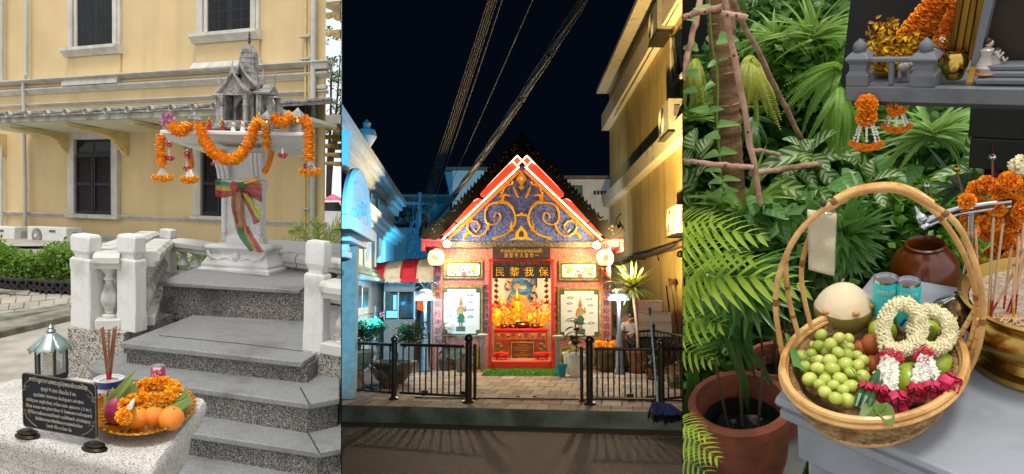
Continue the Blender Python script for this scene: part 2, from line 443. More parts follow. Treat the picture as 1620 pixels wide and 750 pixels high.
  # ================================================================== the night place: a tall dark tent added between the day places against daylight
L1=Frame(270,310,.74)
L2=Frame(270,190,1.9)
L3=Frame(270,280,1.5)
NI=Frame(810,470,1.79)
RI=Frame(1350,-295,1.75)
def rp(px,py,d):return Mx.Rotation(PITCH,3,'X')@V(((px-810)/F,1,-(py-375)/F))*d+EYE
def shell():
 global BAY
 BAY=''
 class I:M=Mx.Identity(4)
 use(I)
 n0,n1=2.2,46
 mb=MB()
 e=.7
 lo,hi=1500,-60
 for x in(540+e,1080-e):mb.face([rp(x,lo,n0),rp(x,lo,n1),rp(x,hi,n1),rp(x,hi,n0)])
 mb.face([rp(540+e,hi,n0),rp(1080-e,hi,n0),rp(1080-e,hi,n1),rp(540+e,hi,n1)])
 mb.face([rp(540+e,lo,n1),rp(1080-e,lo,n1),rp(1080-e,hi,n1),rp(540+e,hi,n1)])
 m=bpy.data.materials.new('night_sky');m.use_nodes=True
 p=m.node_tree.nodes['Principled BSDF'];p.inputs['Base Color'].default_value=(0,0,0,1);p.inputs['Specular IOR Level'].default_value=0
 p.inputs['Emission Color'].default_value=(.0009,.0019,.0046,1);p.inputs['Emission Strength'].default_value=1
 struct('sky',mb,m,0)
 mb=MB()
 for x in(540-e,1080+e):mb.face([rp(x,lo,n0),rp(x,lo,n1),rp(x,hi-30,n1),rp(x,hi-30,n0)])
 mb.face([rp(540-e,hi-30,n0),rp(1080+e,hi-30,n0),rp(1080+e,hi-30,n1),rp(540-e,hi-30,n1)])
 mb.face([rp(540-e,lo,n1+.4),rp(1080+e,lo,n1+.4),rp(1080+e,hi-30,n1+.4),rp(540-e,hi-30,n1+.4)])
 struct('added_partition',mb,mat('partition',(.62,.64,.62),.9),0)  # added shell: blocks daylight from the night, pale to bounce it outward
shell()
# ================================================================== DAY, OLD MUSEUM: building (frame L1)
use(L1,'left')
M_plaster=mat('yellow_plaster','D4BC8C',.85,var=.06,scale=1.3,bump=.25,bscale=14,detail=8,streak=('A8946A',.35,3.2))
M_trim=mat('grey_white_trim','C9C6BC',.8,var=.08,scale=5,bump=.2,bscale=30,streak=('7E7B70',.6,6))
M_cream=mat('cream_carving','D8BE84',.8,var=.1,scale=9)
M_soffit=mat('soffit_paint','CFD0BC',.8,var=.06,scale=2)
M_dark=mat('dark_wood','1E181B',.6,var=.2,scale=6)
M_glass=mat('window_glass',(.006,.012,.012),.12,spec=.22,var=.3,scale=3)
M_pipe=mat('pipe_paint','BDBDB6',.5,var=.06)
M_tile=mat('old_roof_tile','8F8F88',.9,var=.3,scale=14,bump=.5)
M_wbase=mat('wall_base_grey','AFAFAA',.9,var=.08,scale=3,bump=.3)
d_wall=L1.hdir(-2050);d_wall=-d_wall
WL=Pl(L1,L1.at(270,388,13.0),d_wall)
def build_museum():
 B=thing('museum_building','yellow stucco building with shuttered windows and grey mouldings behind the white shrine','building',WL.p0)
 Bi=B.matrix_world.inverted()@L1.M
 def bp(name,mb,m,parent=B,**k):  # parts are given in frame coordinates
  k['M']=Bi if parent is B else Mx.Identity(4)
  return part(name,mb,m,parent,**k)
 s0,s1=WL.q(-60,300)[0],WL.q(513,300)[0]
 ztop=WL.q(270,-40)[1];zb=-.4
 mb=MB();mb.hexa([WL.P(s0,zb,0),WL.P(s1,zb,0),WL.P(s1-5.6,zb,-6),WL.P(s0,zb,-6),WL.P(s0,ztop,0),WL.P(s1,ztop,0),WL.P(s1-5.6,ztop,-6),WL.P(s0,ztop,-6)]);bp('wall',mb,M_plaster)
 # corner strip
 a0,a1=WL.q(503,300)[0],s1+.01
 mb=MB();WL.bx(mb,a0,zb,a1,WL.q(505,105)[1],0,.03);bp('corner_pilaster',mb,M_plaster)
 # mouldings
 def moulding(pts,h,d,m=M_trim,s1x=s1+.06,prof=None):
  zz=sum(WL.q(*p)[1]for p in pts)/len(pts)
  pr=prof or[(0,0),(0,h),(d,h),(d,h*.75),(d*.75,h*.5),(d*.55,h*.3),(d*.3,h*.12),(d*.3,0)]
  mb=MB();mb.sweep(pr,WL.P(s0,zz-h/2),WL.P(s1x,zz-h/2),WL.n,(0,0,1));bp('moulding',mb,m,smooth=20)
  return zz
 mpx=abs(WL.q(270,100)[1]-WL.q(270,101)[1])
 moulding([(20,138),(280,117),(470,98)],6.5*mpx,.16,s1x=s1+.16)
 moulding([(20,147),(280,128),(470,106)],5*mpx,.05,M_plaster)
 moulding([(20,153),(280,134),(470,114)],9*mpx,.1,s1x=s1+.1)
 moulding([(20,176),(280,158),(470,138)],5*mpx,.06)
 moulding([(20,342),(280,346),(470,349)],7*mpx,.06)
 zz=WL.q(270,379)[1]
 mb=MB();WL.bx(mb,s0,-.6,s1+.05,zz,0,.07);bp('plinth',mb,M_wbase,bevel=.015)
 # upper windows
 def upper(x0,x1,d0,d1,ysill,xs0,xs1):
  W_=bp('window',MB().hexa([WL.P(a,z,o)for z in(WL.q(d0,ysill)[1],ztop-.02)for a,o in((WL.q(d0,40)[0],.012),(WL.q(d1,40)[0],.012),(WL.q(d1,40)[0],.001),(WL.q(d0,40)[0],.001))]),M_dark)
  A0,A1=WL.q(d0,40)[0],WL.q(d1,40)[0];zb_=WL.q((d0+d1)/2,ysill)[1]
  wd=A1-A0
  # glazing: two leaves, each 2 columns of panes
  fr=MB()
  hh=1.75
  for k in range(2):
   l0=A0+wd*(.04+.5*k);l1=A0+wd*(.46+.5*k)
   for c in range(2):
    for r in range(6):
     w2=(l1-l0)/2;z0=zb_+.06+r*.155
     if z0+.14>ztop:continue
     pn=MB();WL.bx(pn,l0+c*w2+.025,z0,l0+(c+1)*w2-.012,z0+.128,.012,.0145)
     bp('pane',pn,M_glass,W_)
  for sgn,(e0,e1)in enumerate(((WL.q(x0,40)[0],A0),(A1,WL.q(x1,40)[0]))):
   for f,o in((0.0,.05),(.35,.065),(.75,.04)):
    t0=e0+(e1-e0)*f if sgn==0 else e1-(e1-e0)*f-(e1-e0)*.3
    mb=MB();WL.bx(mb,t0,zb_,t0+(e1-e0)*.33,ztop,0,o);bp('frame',mb,M_trim,W_,bevel=.006)
  sb=MB();q0,q1=WL.q(xs0,ysill)[0],WL.q(xs1,ysill)[0]
  sb.sweep([(0,-.12),(0,.02),(.16,.02),(.16,-.03),(.12,-.06),(.08,-.12)],WL.P(q0,zb_),WL.P(q1,zb_),WL.n,(0,0,1));bp('sill',sb,M_trim,W_,smooth=20)
  zl=WL.q((x0+x1)/2,ysill+43)[1]
  mb=MB();WL.bx(mb,q0+.04,zl,q1-.03,zb_-.12,0,.045);bp('apron',mb,M_plaster,W_,bevel=.008)
  zm=WL.q((x0+x1)/2,ysill+58)[1]
  mb=MB();mb.sweep([(0,0),(0,.0),(.13,0),(.13,zl*.0+(zl-zm)*.35),(.055,zl-zm),(0,zl-zm)],WL.P(q0,zm),WL.P(q1,zm),WL.n,(0,0,1));bp('apron_base',mb,M_trim,W_,smooth=20)
 upper(111,193,123,181,77,108,195)
 upper(314,412,329,399,54,310,415)
 # shuttered lower windows
 def lower(x0,x1,d0,d1,yt,yb):
  A0,z0,A1,z1=WL.rect(d0,yt+11,d1,yb-4)
  W_=bp('window',WL.bx(MB(),A0,z0,A1,z1,.001,.01),M_dark)
  E0,e0,E1,e1=WL.rect(x0,yt,x1,yb)
  mb=MB();WL.bx(mb,E0,z0,A0,z1,0,.07);WL.bx(mb,A1,z0,E1,z1,0,.07);WL.bx(mb,E0,z1,E1,e1,0,.072);WL.bx(mb,E0-.03,e0-.02,E1+.03,z0,0,.1)
  bp('frame',mb,M_trim,W_,bevel=.008)
  zt=z1-(z1-z0)*.19;wd=A1-A0
  for c in range(2):
   mb=MB();WL.bx(mb,A0+wd*(.04+.49*c),zt+.04,A0+wd*(.47+.49*c),z1-.04,.01,.014);bp('pane',mb,M_glass,W_)
  for c in range(2):
   l0,l1=A0+wd*(.03+.48*c),A0+wd*(.49+.48*c)
   mb=MB()
   for(u0,u1)in((l0,l0+.035),(l1-.035,l1)):WL.bx(mb,u0,z0+.01,u1,zt,.01,.045)
   for zz_ in(z0+.01,z0+(zt-z0)*.48,zt-.05):WL.bx(mb,l0+.035,zz_,l1-.035,zz_+.05,.01,.043)
   bp('shutter',mb,M_dark,W_)
   for half in range(2):
    b0=z0+.06+(zt-z0)*.48*half;b1=b0+(zt-z0)*.48-.06
    n_=11
    for i in range(n_):
     mb=MB();zc=b0+(b1-b0)*(i+.5)/n_;hh=(b1-b0)/n_*.5
     mb.hexa([WL.P(a,zc+dz,o)for dz,oo in((-hh,(.036,.028)),(hh*.5,(.02,.012)))for a,o in((l0+.035,oo[0]),(l1-.035,oo[0]),(l1-.035,oo[1]),(l0+.035,oo[1]))])
     bp('slat',mb,M_dark,W_)
 lower(112,191,122,181,210,344)
 lower(310,392,322,381,205,346)
 # canopy over the lower storey, with brackets and tile ends
 q=WL.q
 zf=q(170,186)[1]
 out=1.15
 k=1-out/13.6  # the edge is nearer, so find it on its own plane
 e0=WL.q(-60,190,out)[0];e1=WL.q(446,190,out)[0]
 zf1=WL.q(170,188,out)[1];zf0=WL.q(170,172,out)[1]
 zs=q(170,211)[1];zr=q(170,174)[1]
 mb=MB();mb.hexa([WL.P(e0,zs,0),WL.P(e1,zs,0),WL.P(e1,zf1,out),WL.P(e0,zf1,out),WL.P(e0,zs+.05,0),WL.P(e1,zs+.05,0),WL.P(e1,zf1+.05,out),WL.P(e0,zf1+.05,out)][::1])
 bp('soffit',mb,M_soffit)
 hf=zf0-zf1
 mb=MB();WL.bx(mb,e0,zf1-.01,e1,zf1+hf*.5,out-.02,out+.03);bp('fascia',mb,mat('weathered_fascia','9C9A88',.85,var=.3,scale=5,detail=8))
 mb=MB();mb.hexa([WL.P(e0,zf1+hf*.5,out+.05),WL.P(e1,zf1+hf*.5,out+.05),WL.P(e1,zr-.04,.0),WL.P(e0,zr-.04,0),WL.P(e0,zf1+hf*.62,out+.05),WL.P(e1,zf1+hf*.62,out+.05),WL.P(e1,zr,.0),WL.P(e0,zr,0)]);bp('roof',mb,M_tile)
 n_=17
 for i,px in enumerate([-10,20,50,80,111,143,175,209,244,278,312,345,378,410,436]):
  a=WL.q(px,178,out)[0];z_=zf1+hf*.75;o_=MB()
  dn=WL.n
  p0=WL.P(a,z_,out+.06);p1=WL.P(a,zr+.02,0)
  o_.tube([p0,p1],.034,8)
  bp('roof_tile',o_,M_tile)
  o_=MB();o_.tube([p0+dn*.03,p0-dn*.03],[.046,.042],8,cap=False);bp('tile_cap',o_,M_trim)
 for px in(8,112,200,300):
  a=q(px,230)[0];mb=MB()
  pts=[(0,-.36),(.05,-.36),(.08,-.26),(.16,-.2),(.26,-.13),(.4,-.07),(out-.1,.0),(out-.1,.03),(0,.03)]
  mb.prism(pts,WL.P(a-.05,zs,0),WL.n,V((0,0,1)),WL.x*.1)
  for j in range(5):mb.ball(WL.P(a,zs-.3+.05*j,.07+.05*j),(.045,.04,.035),8,5)
  bp('bracket',mb,M_cream,bevel=.006)
  # pipes
 def pipe(px_pts,r,name='downpipe',m=M_pipe,out=.1):
  pts=[WL.w(x,y,out)for x,y in px_pts]
  mb=MB();mb.tube(pts,r,10)
  for(x,y)in px_pts[1:-1]:mb.ball(WL.w(x,y,out),r*1.25,8,6)
  bp(name,mb,m)
 pipe([(42,-30),(42,118),(37,130),(38,176)],.03)
 pipe([(38,208),(40,300),(40,388)],.03)
 pipe([(2,-20),(2,132)],.04);pipe([(2,232),(3,388)],.025)
 pipe([(496,-20),(495,180),(494,400)],.04)
 pipe([(484,-20),(482,400)],.017,'conduit',M_cream,.07);pipe([(490,-20),(488,400)],.017,'conduit',M_cream,.07)
 for y in(60,95,165,250,330):
  mb=MB();a,z_=q(489,y);WL.bx(mb,a-.09,z_-.012,a+.1,z_+.012,0,.13);bp('pipe_clamp',mb,M_pipe)
  # capital at the corner
 mb=MB();a,z_=q(508,108);WL.bx(mb,a-.08,z_-.03,s1+.12,z_+.05,0,.12);bp('capital',mb,M_trim,bevel=.01);mb=MB();WL.bx(mb,a-.06,z_-.3,s1+.05,z_-.24,0,.06);bp('capital',mb,M_trim,bevel=.01)
 return B
build_museum()
def build_wing():
 """the further wing of the building seen past the corner"""
 P2=Pl(L1,L1.at(525,380,17.5),d_wall)
 B=thing('building_wing','pale wing of the yellow building with carved eave brackets beyond its corner','building',P2.p0)
 Bi=B.matrix_world.inverted()@L1.M
 def bp(name,mb,m,**k):return part(name,mb,m,B,M=Bi,**k)
 for(yt,yb,rows)in((-6,72,((0,8),(22,32),(50,60))),(184,276,((200,209),(214,223),(228,237),(242,250),(256,263)))):
  a0,a1=P2.q(506,200)[0],P2.q(560,200)[0]
  mb=MB()
  z0,z1=P2.q(525,yt)[1],P2.q(525,yt+14)[1]
  P2.bx(mb,a0,z1,a1,z0,-.6,.25);bp('eave',mb,mat('wing_white','D9D8D0',.8,var=.05))
  za=P2.q(525,yb)[1]
  mb=MB();mb.hexa([P2.P(a0+.05,za,-1.9),P2.P(a1,za,-1.9),P2.P(a1,z1+.001,-.3),P2.P(a0+.05,z1+.001,-.3),P2.P(a0+.05,za+.05,-1.9),P2.P(a1,za+.05,-1.9),P2.P(a1,z1+.05,-.3),P2.P(a0+.05,z1+.05,-.3)]);bp('soffit',mb,M_soffit)
  for i,(y0,y1)in enumerate(rows):
   o_=.1-.35*i
   s_,zt=P2.q(514,y0,o_);s2,zb=P2.q(541,y1,o_)
   mb=MB();h=zt-zb
   mb.prism([(0,0),(s2-s_,h*.0),(s2-s_,-h*1.0),((s2-s_)*.75,-h*1.05),((s2-s_)*.5,-h*.55),((s2-s_)*.2,-h*.75),(0,-h*.35)],P2.P(s_,zt,o_),P2.x,V((0,0,1)),P2.n*.09)
   for j in range(3):mb.ball(P2.P(s_+(s2-s_)*(.25+.25*j),zt-h*(.35+.12*j),o_+.09),(.05,.02,.04),8,5)
   bp('bracket',mb,M_cream)
build_wing()
# ------------------------------------------------------------------ condensers by the wall
def build_condenser(px0,px1,y0,y1,out,label):
 a0,z0,a1,z1=WL.rect(px0,y0,px1,y1,out)
 wd,h,dp=a1-a0,z1-z0,.3
 T=thing('air_conditioner_unit',label,'air conditioner',M=WL.M((a0+a1)/2,z0,out),group='outdoor air conditioner units')
 mw=mat('condenser_white','D5D6CE',.5,var=.05)
 part('casing',MB().box((0,dp/2,h/2),(wd,dp,h)),mw,T,bevel=.015)
 r=h*.42;cx=-wd*.24
 mb=MB()
 mb.lathe([(r*1.08,0),(r*1.1,-.012),(r,-.018),(r*.98,0)],(cx,0,h*.5),28,Mx.Rotation(PI/2,3,'X'),cap=False)
 for k in range(36):
  an=2*PI*k/36
  mb.box((cx+math.cos(an)*r*.56,-.014,h*.5+math.sin(an)*r*.56),(r*.86,.005,.006),Mx.Rotation(-an,3,'Y'))
 for q in(.3,.5,.72,.9):mb.lathe([(r*q,-.018),(r*q+.006,-.018)],(cx,0,h*.5),24,Mx.Rotation(PI/2,3,'X'),cap=False)
 part('fan_grille',mb,mat('grille_grey','A9A9A0',.5),T)
 part('fan_opening',MB().lathe([(r*.97,0),(r*.9,.002)],(cx,-.003,h*.5),24,Mx.Rotation(PI/2,3,'X')),mat('fan_dark',(.1,.1,.09),.7),T)
 part('fan_hub',MB().lathe([(r*.22,.02),(r*.2,.03)],(cx,-.002,h*.5),16,Mx.Rotation(PI/2,3,'X')),mw,T)
 g=MB().box((wd*.16,-.003,h*.78),(wd*.16,.004,h*.12));part('badge',g,mat('badge_dark','5B6266',.4),T)
 g=MB().box((wd*.12,-.006,h*.78),(wd*.06,.004,h*.08));part('badge_mark',g,mat('badge_red','B0343A',.4),T)
 part('side_handle',MB().box((wd/2+.004,dp*.5,h*.62),(.012,dp*.3,h*.3)),mat('grille_grey','A9A9A0',.5),T,bevel=.004)
 part('foot',MB().box((-wd*.35,dp/2,-.04),(.05,dp,.08)).box((wd*.35,dp/2,-.04),(.05,dp,.08)),mat('foot_dark','55554F',.7),T)
 return T
build_condenser(43,104,359,388,.7,'pale outdoor air conditioner with its whole fan in view behind the hedge')
build_condenser(-38,22,358,388,.75,'pale outdoor air conditioner cut by the frame edge, only its handle end in view')
# ------------------------------------------------------------------ what shows past the corner: car, tree, stall roof, rail
def build_car():
 b=L1.basis(-2500);o=L1.at(528,372,22)
 T=thing('parked_car','white parked car beyond the corner of the yellow building','car',M=axes(o,*b))
 wht=mat('car_white','E6E8EA',.25,coat=.6,var=.02);gl=mat('car_glass',(.03,.04,.05),.08,spec=.8)
 L_,h=1.9,1.0
 pr=[(-.95,.18),(-.95,.5),(-.85,.62),(-.55,.68),(-.35,.98),(.4,1.0),(.62,.7),(.9,.62),(.97,.45),(.97,.18)]
 part('body',MB().prism(pr,(0,-.35,0),(1,0,0),(0,0,1),(0,.8,0)),wht,T,bevel=.04)
 part('windscreen',MB().prism([(-.5,.7),(-.34,.93),(.38,.95),(.55,.7)],(0,-.353,0),(1,0,0),(0,0,1),(0,.0,0.001)),gl,T)
 for x in(-.6,.6):
  wv=part('wheel',MB().lathe([(.17,-.08),(.2,-.05),(.2,.05),(.17,.08)],(x,-.33,.2),20,Mx.Rotation(PI/2,3,'X')),mat('tyre',(.02,.02,.02),.8),T)
  part('rim',MB().lathe([(.12,.085),(.03,.095)],(x,-.33,.2),14,Mx.Rotation(PI/2,3,'X')),mat('rim_metal','A8AAAC',.3,1),wv)
 part('headlight',MB().ball((-.9,-.3,.5),(.06,.08,.06)),gl,T);part('bumper',MB().box((0,-.36,.25),(1.9,.04,.1)),mat('bumper_dark','6A6C6E',.5),T,bevel=.01)
build_car()
def build_bg_tree(px,pyb,pyt,d,crown_px,label,seed):
 rng=random.Random(seed);o=L1.at(px,pyb,d)
 T=thing('tree',label,'tree',M=axes(o,*L1.basis(-2500)))
 H=L1.at(px,pyt,d).z-o.z;k=d/F
 mb=MB()
 for lean,spread in((0.1,0),(.35,.4),(-.05,.6),(.5,.9)):
  mb.tube(bez([(0,0,0),(lean*.25,0,H*.35),(lean*.6+.1*spread,spread*.1,H*.65),(lean*1.1,spread*.2,H)],12),[.09*(1-.07*i)for i in range(13)],7)
 part('trunk',mb,mat('bark_dark','3A3128',.9,var=.3,scale=12,bump=.6),T)
 mb=MB()
 for i in range(46):tuft(mb,rng,(rng.gauss(.25,.75),rng.gauss(0,.5),H*rng.uniform(.42,1.15)),46,(.3,.3,.2),.12)
 stuff(part('crown',mb,leafm('tree_leaf',(.09,.2,.035),(.03,.09,.015)),T,smooth=0))
build_bg_tree(519,350,90,27,60,'dark branched tree with thin green crown beyond the white car',4)
def build_stall():
 o=L1.at(527,345,25);b=L1.basis(-2500)
 T=thing('market_parasol','pink parasol with a pale valance behind the parked car','parasol',M=axes(o,*b))
 n=8;mb=MB();R=.75
 mb.grid([[V((math.cos(2*PI*k/n)*r,math.sin(2*PI*k/n)*r,z))for k in range(n)]for r,z in((.01,.78),(R*.5,.6),(R,.4))],True)
 part('canopy',mb,mat('parasol_pink','D9718A',.8),T,smooth=0)
 part('pole',MB().rod((0,0,-.6),(0,0,.78),.025),M_pipe,T)
build_stall()
def build_rail():
 P2=Pl(L1,L1.at(525,352,24),d_wall)
 T=thing('picket_fence','low cream picket fence past the building corner beside the car','fence',P2.p0)
 Bi=T.matrix_world.inverted()@L1.M
 a0,a1=P2.q(512,340)[0],P2.q(556,340)[0]
 for k in range(14):
  a=a0+(a1-a0)*k/13;z0,z1=P2.q(525,352)[1],P2.q(525,334)[1]
  part('picket',P2.bx(MB(),a,z0,a+.05,z1,0,.03),M_cream,T,M=Bi)
 part('rail',P2.bx(MB(),a0,P2.q(525,340)[1]-.03,a1,P2.q(525,340)[1],.031,.06),M_cream,T,M=Bi)
build_rail()
# ------------------------------------------------------------------ hedge strip (L1 ground behind) and ground (L2)
mb=MB();g=[L1.z(-200,430,0),L1.z(700,430,0),L1.at(1400,313,150),L1.at(-900,313,150)]
g=[V((-14,12.4,0)),V((16,12.4,0)),V((60,200,0)),V((-60,200,0))]
mb.face(g);struct('yard_ground',mb,mat('yard_concrete','A7A49C',.9,var=.15,scale=1.2,bump=.3),0)
use(L2)
M_pave=mat('path_paving','A9A295',.92,var=.16,scale=3.5,detail=9,bump=.5,bscale=25)
M_kerb=mat('stone_kerb','8F8B7C',.9,col2='555344',mix=(.35,.6),scale=4,detail=8,bump=.6)
mb=MB();mb.face([(-14,.5,0),(9,.5,0),(14,13,0),(-30,13,0)])
struct('ground',mb,mat('concrete_ground','B0AA9E',.92,col2='8E897D',mix=(.3,.66),scale=5,detail=12,bump=.5,bscale=18),0)
def slab(name,px,z,h,m,bevel=.01):  # a low slab whose top outline is given in pixels
 p=[L2.z(x,y,z)for x,y in px]
 mb=MB();mb.grid([[q-V((0,0,h))for q in p],p],True,True,True)
 return struct(name,mb,m,30,bevel)
PATH=slab('path',[(-80,468),(140,450),(128,487),(-80,510)],.02,.05,M_kerb)
Pi=PATH.matrix_world.inverted()@L2.M
rgp=random.Random(6)
for r in range(4):
 for c in range(9):
  def pq(u,v):u,v=u/9,v/4;return L2.z(-80+(140-12*v+80)*u,(468+(450-468)*u)*(1-v)+(510+(487-510)*u)*v,.03)
  off=.4*(r%2);g=[pq(min(9,c+off+.03),r+.04),pq(min(9,c+off+.97),r+.04),pq(min(9,c+off+.97),r+.96),pq(min(9,c+off+.03),r+.96)]
  if c+off>8.9:continue
  dz=V((0,0,rgp.uniform(-.006,.004)));part('paving_stone',MB().hexa([q-V((0,0,.02))for q in g]+[q+dz for q in g]),M_pave,PATH,.004,M=Pi)
slab('kerb',[(-80,524),(112,486),(112,498),(-80,543)],.06,.1,M_kerb)
slab('kerb',[(-80,506),(112,480),(112,486),(-80,513)],.05,.09,M_kerb)
slab('mossy_bed',[(-80,512),(112,485),(112,488),(-80,530)],.045,.06,mat('moss_soil','6E7060',.95,col2='4C4B3C',mix=(.4,.6),scale=5,detail=8))
for k,(x0,x1)in enumerate(((-30,8),(10,28),(29,50))):
 slab('stepping_stone',[(x0,452+k),(x1,455+k),(x1-6,463+k),(x0-8,461+k)],.05,.05,M_kerb)
def build_border():
 T=thing('lattice_border','row of dark openwork concrete blocks edging the hedge','garden edging',L2.z(50,464,0))
 m=mat('border_concrete','3E3D3A',.9,var=.3,scale=10,bump=.5)
 Pb=Pl(L2,L2.z(50,466,0),(L2.z(112,468,0)-L2.z(-10,460,0)).normalized())
 a0=Pb.q(-20,455)[0];a1=Pb.q(122,455)[0];n=13;h=Pb.q(50,442)[1];wd=(a1-a0)/n
 mb=MB();r=wd*.5
 def ring(cx,cz,r):
  mb.grid([[V((cx+math.cos(2*PI*k/12)*q,o,cz+math.sin(2*PI*k/12)*q))for k in range(12)]for q,o in((r,.04),(r,-.04),(r*.55,-.04),(r*.55,.04),(r,.04))],True)
 ring(0,h*.26,h*.28);ring(0,h*.76,h*.26)
 mb.box((0,0,h*.5),(wd*.98,.06,h*.07));mb.box((0,0,h*.03),(wd*.98,.09,h*.08))
 me=mb.mesh('edging_block',m)
 Ti=T.matrix_world.inverted()@L2.M
 for k in range(n):link('edging_block',me,T,M=Ti@Pb.M(a0+wd*(k+.5),0,.02*math.sin(k*5)))
build_border()
def build_hedge(name,px0,px1,pyb,pyt,d,dep,n,size,label,seed,f=L2,kind='hedge'):
 rng=random.Random(seed);use(f)
 P_=Pl(f,f.at((px0+px1)/2,pyb,d),(1,0,0));T=thing(name,label,kind,P_.p0)
 a0,a1=P_.q(px0,pyb)[0],P_.q(px1,pyb)[0];h=P_.q((px0+px1)/2,pyt)[1]
 mb=MB();k=0
 while k<n:
  a=rng.uniform(a0,a1);top=h*(.9+.12*math.sin(a*9)+.06*math.sin(a*23));z=top*(1-rng.random()**1.6*.72);o=rng.uniform(-dep,dep)
  tuft(mb,rng,(a,o,z),9,(.06,.06,.05),size);k+=9
 stuff(part('foliage',mb,leafm('hedge_leaf',(.34,.50,.075),(.07,.2,.02),scale=6),T,smooth=0))
 mb=MB()
 for i in range(int((a1-a0)*11)):
  a=rng.uniform(a0,a1);b=a+rng.uniform(-.12,.12);mb.tube([(a,rng.uniform(-.1,.1),0),((a+b)/2+.03,0,h*.3),(b,rng.uniform(-dep,dep),h*.75)],[.014,.011,.006],5)
 part('stems',mb,mat('twig','4A3D30',.9),T)if False else part('stem',mb,mat('twig','4A3D30',.9),T)
 return T
build_hedge('hedge',-40,192,455,391,10.1,.3,9000,.05,'clipped light green hedge behind the dark openwork blocks',3)
build_hedge('hedge',186,440,455,398,10.4,.25,5200,.05,'green hedge seen through the far balustrade left of the pedestal',5)
build_hedge('hedge',428,560,440,390,10.2,.25,3000,.05,'green hedge seen through the balustrade between pedestal and square post',6)
def build_fan_palm():
 rng=random.Random(9);use(L2);o=L2.at(508,425,9.2)
 T=thing('palm_plant','yellow green feathery palm behind the square white post','palm',M=axes(o,*L2.basis(-2500)))
 m=leafm('palm_pale',(.42,.45,.1),(.16,.24,.04))
 for k in range(11):
  an=-1.5+3.1*k/10;ln=rng.uniform(.42,.62);mb=MB()
  pts=bez([(0,0,.1),(math.sin(an)*ln*.5,rng.uniform(-.2,.2),.1+math.cos(an)*ln*.75+.05),(math.sin(an)*ln*1.1,rng.uniform(-.3,.3),.12+math.cos(an)*ln*.75)],14)
  mb.tube(pts,.006,4)
  for i in range(2,len(pts)):
   t=(pts[i]-pts[i-1]).normalized()
   for sg in(-1,1):
    sd=V((t.z,0,-t.x))*sg
    blade(mb,pts[i],t*.8+sd,(0,-1,0),.17*(1-abs(i/len(pts)-.5)),.02,.5,3)
  part('frond',mb,m,T,smooth=0)
build_fan_palm()
# ================================================================== DAY: balustrade, steps and table (frame L2), shrine (frame L3)
use(L2,'left')
M_peb=speckle('pebble_wash',[(0,'6E6A66'),(.2,'33312F'),(.38,'86827C'),(.55,'454240'),(.7,'9E9A94'),(.82,'5E5A56'),(.93,'B4AEA4')],210,.6,.5,'2C2A28',2.2,(.48,.78))
M_peb2=speckle('pebble_wash_pale',[(0,'9A958D'),(.25,'55504B'),(.45,'B8B2A8'),(.65,'7A746C'),(.8,'C2BCB2')],150,.6,.4,'5A5650',2.0,(.55,.85))
M_gran=speckle('granite_slab',[(0,'828484'),(.3,'707272'),(.55,'909393'),(.8,'616262'),(.92,'A6A8A7')],420,.55,.06,'595959',3.2,(.5,.78))
M_white=mat('white_paint','D6D7D3',.55,col2='B4B4AC',mix=(.27,.42),scale=3.5,detail=10,bump=.25,bscale=35,streak=('9A998F',.3,14))
M_white2=mat('white_paint_old','C8C7C0',.7,col2='85847E',mix=(.3,.48),scale=7,detail=10,bump=.3,bscale=40)
def hz(d,y,px=190):  # height of the point seen at (px, y) at depth d
 return L2.at(px,y,d).z
STEPS=[]
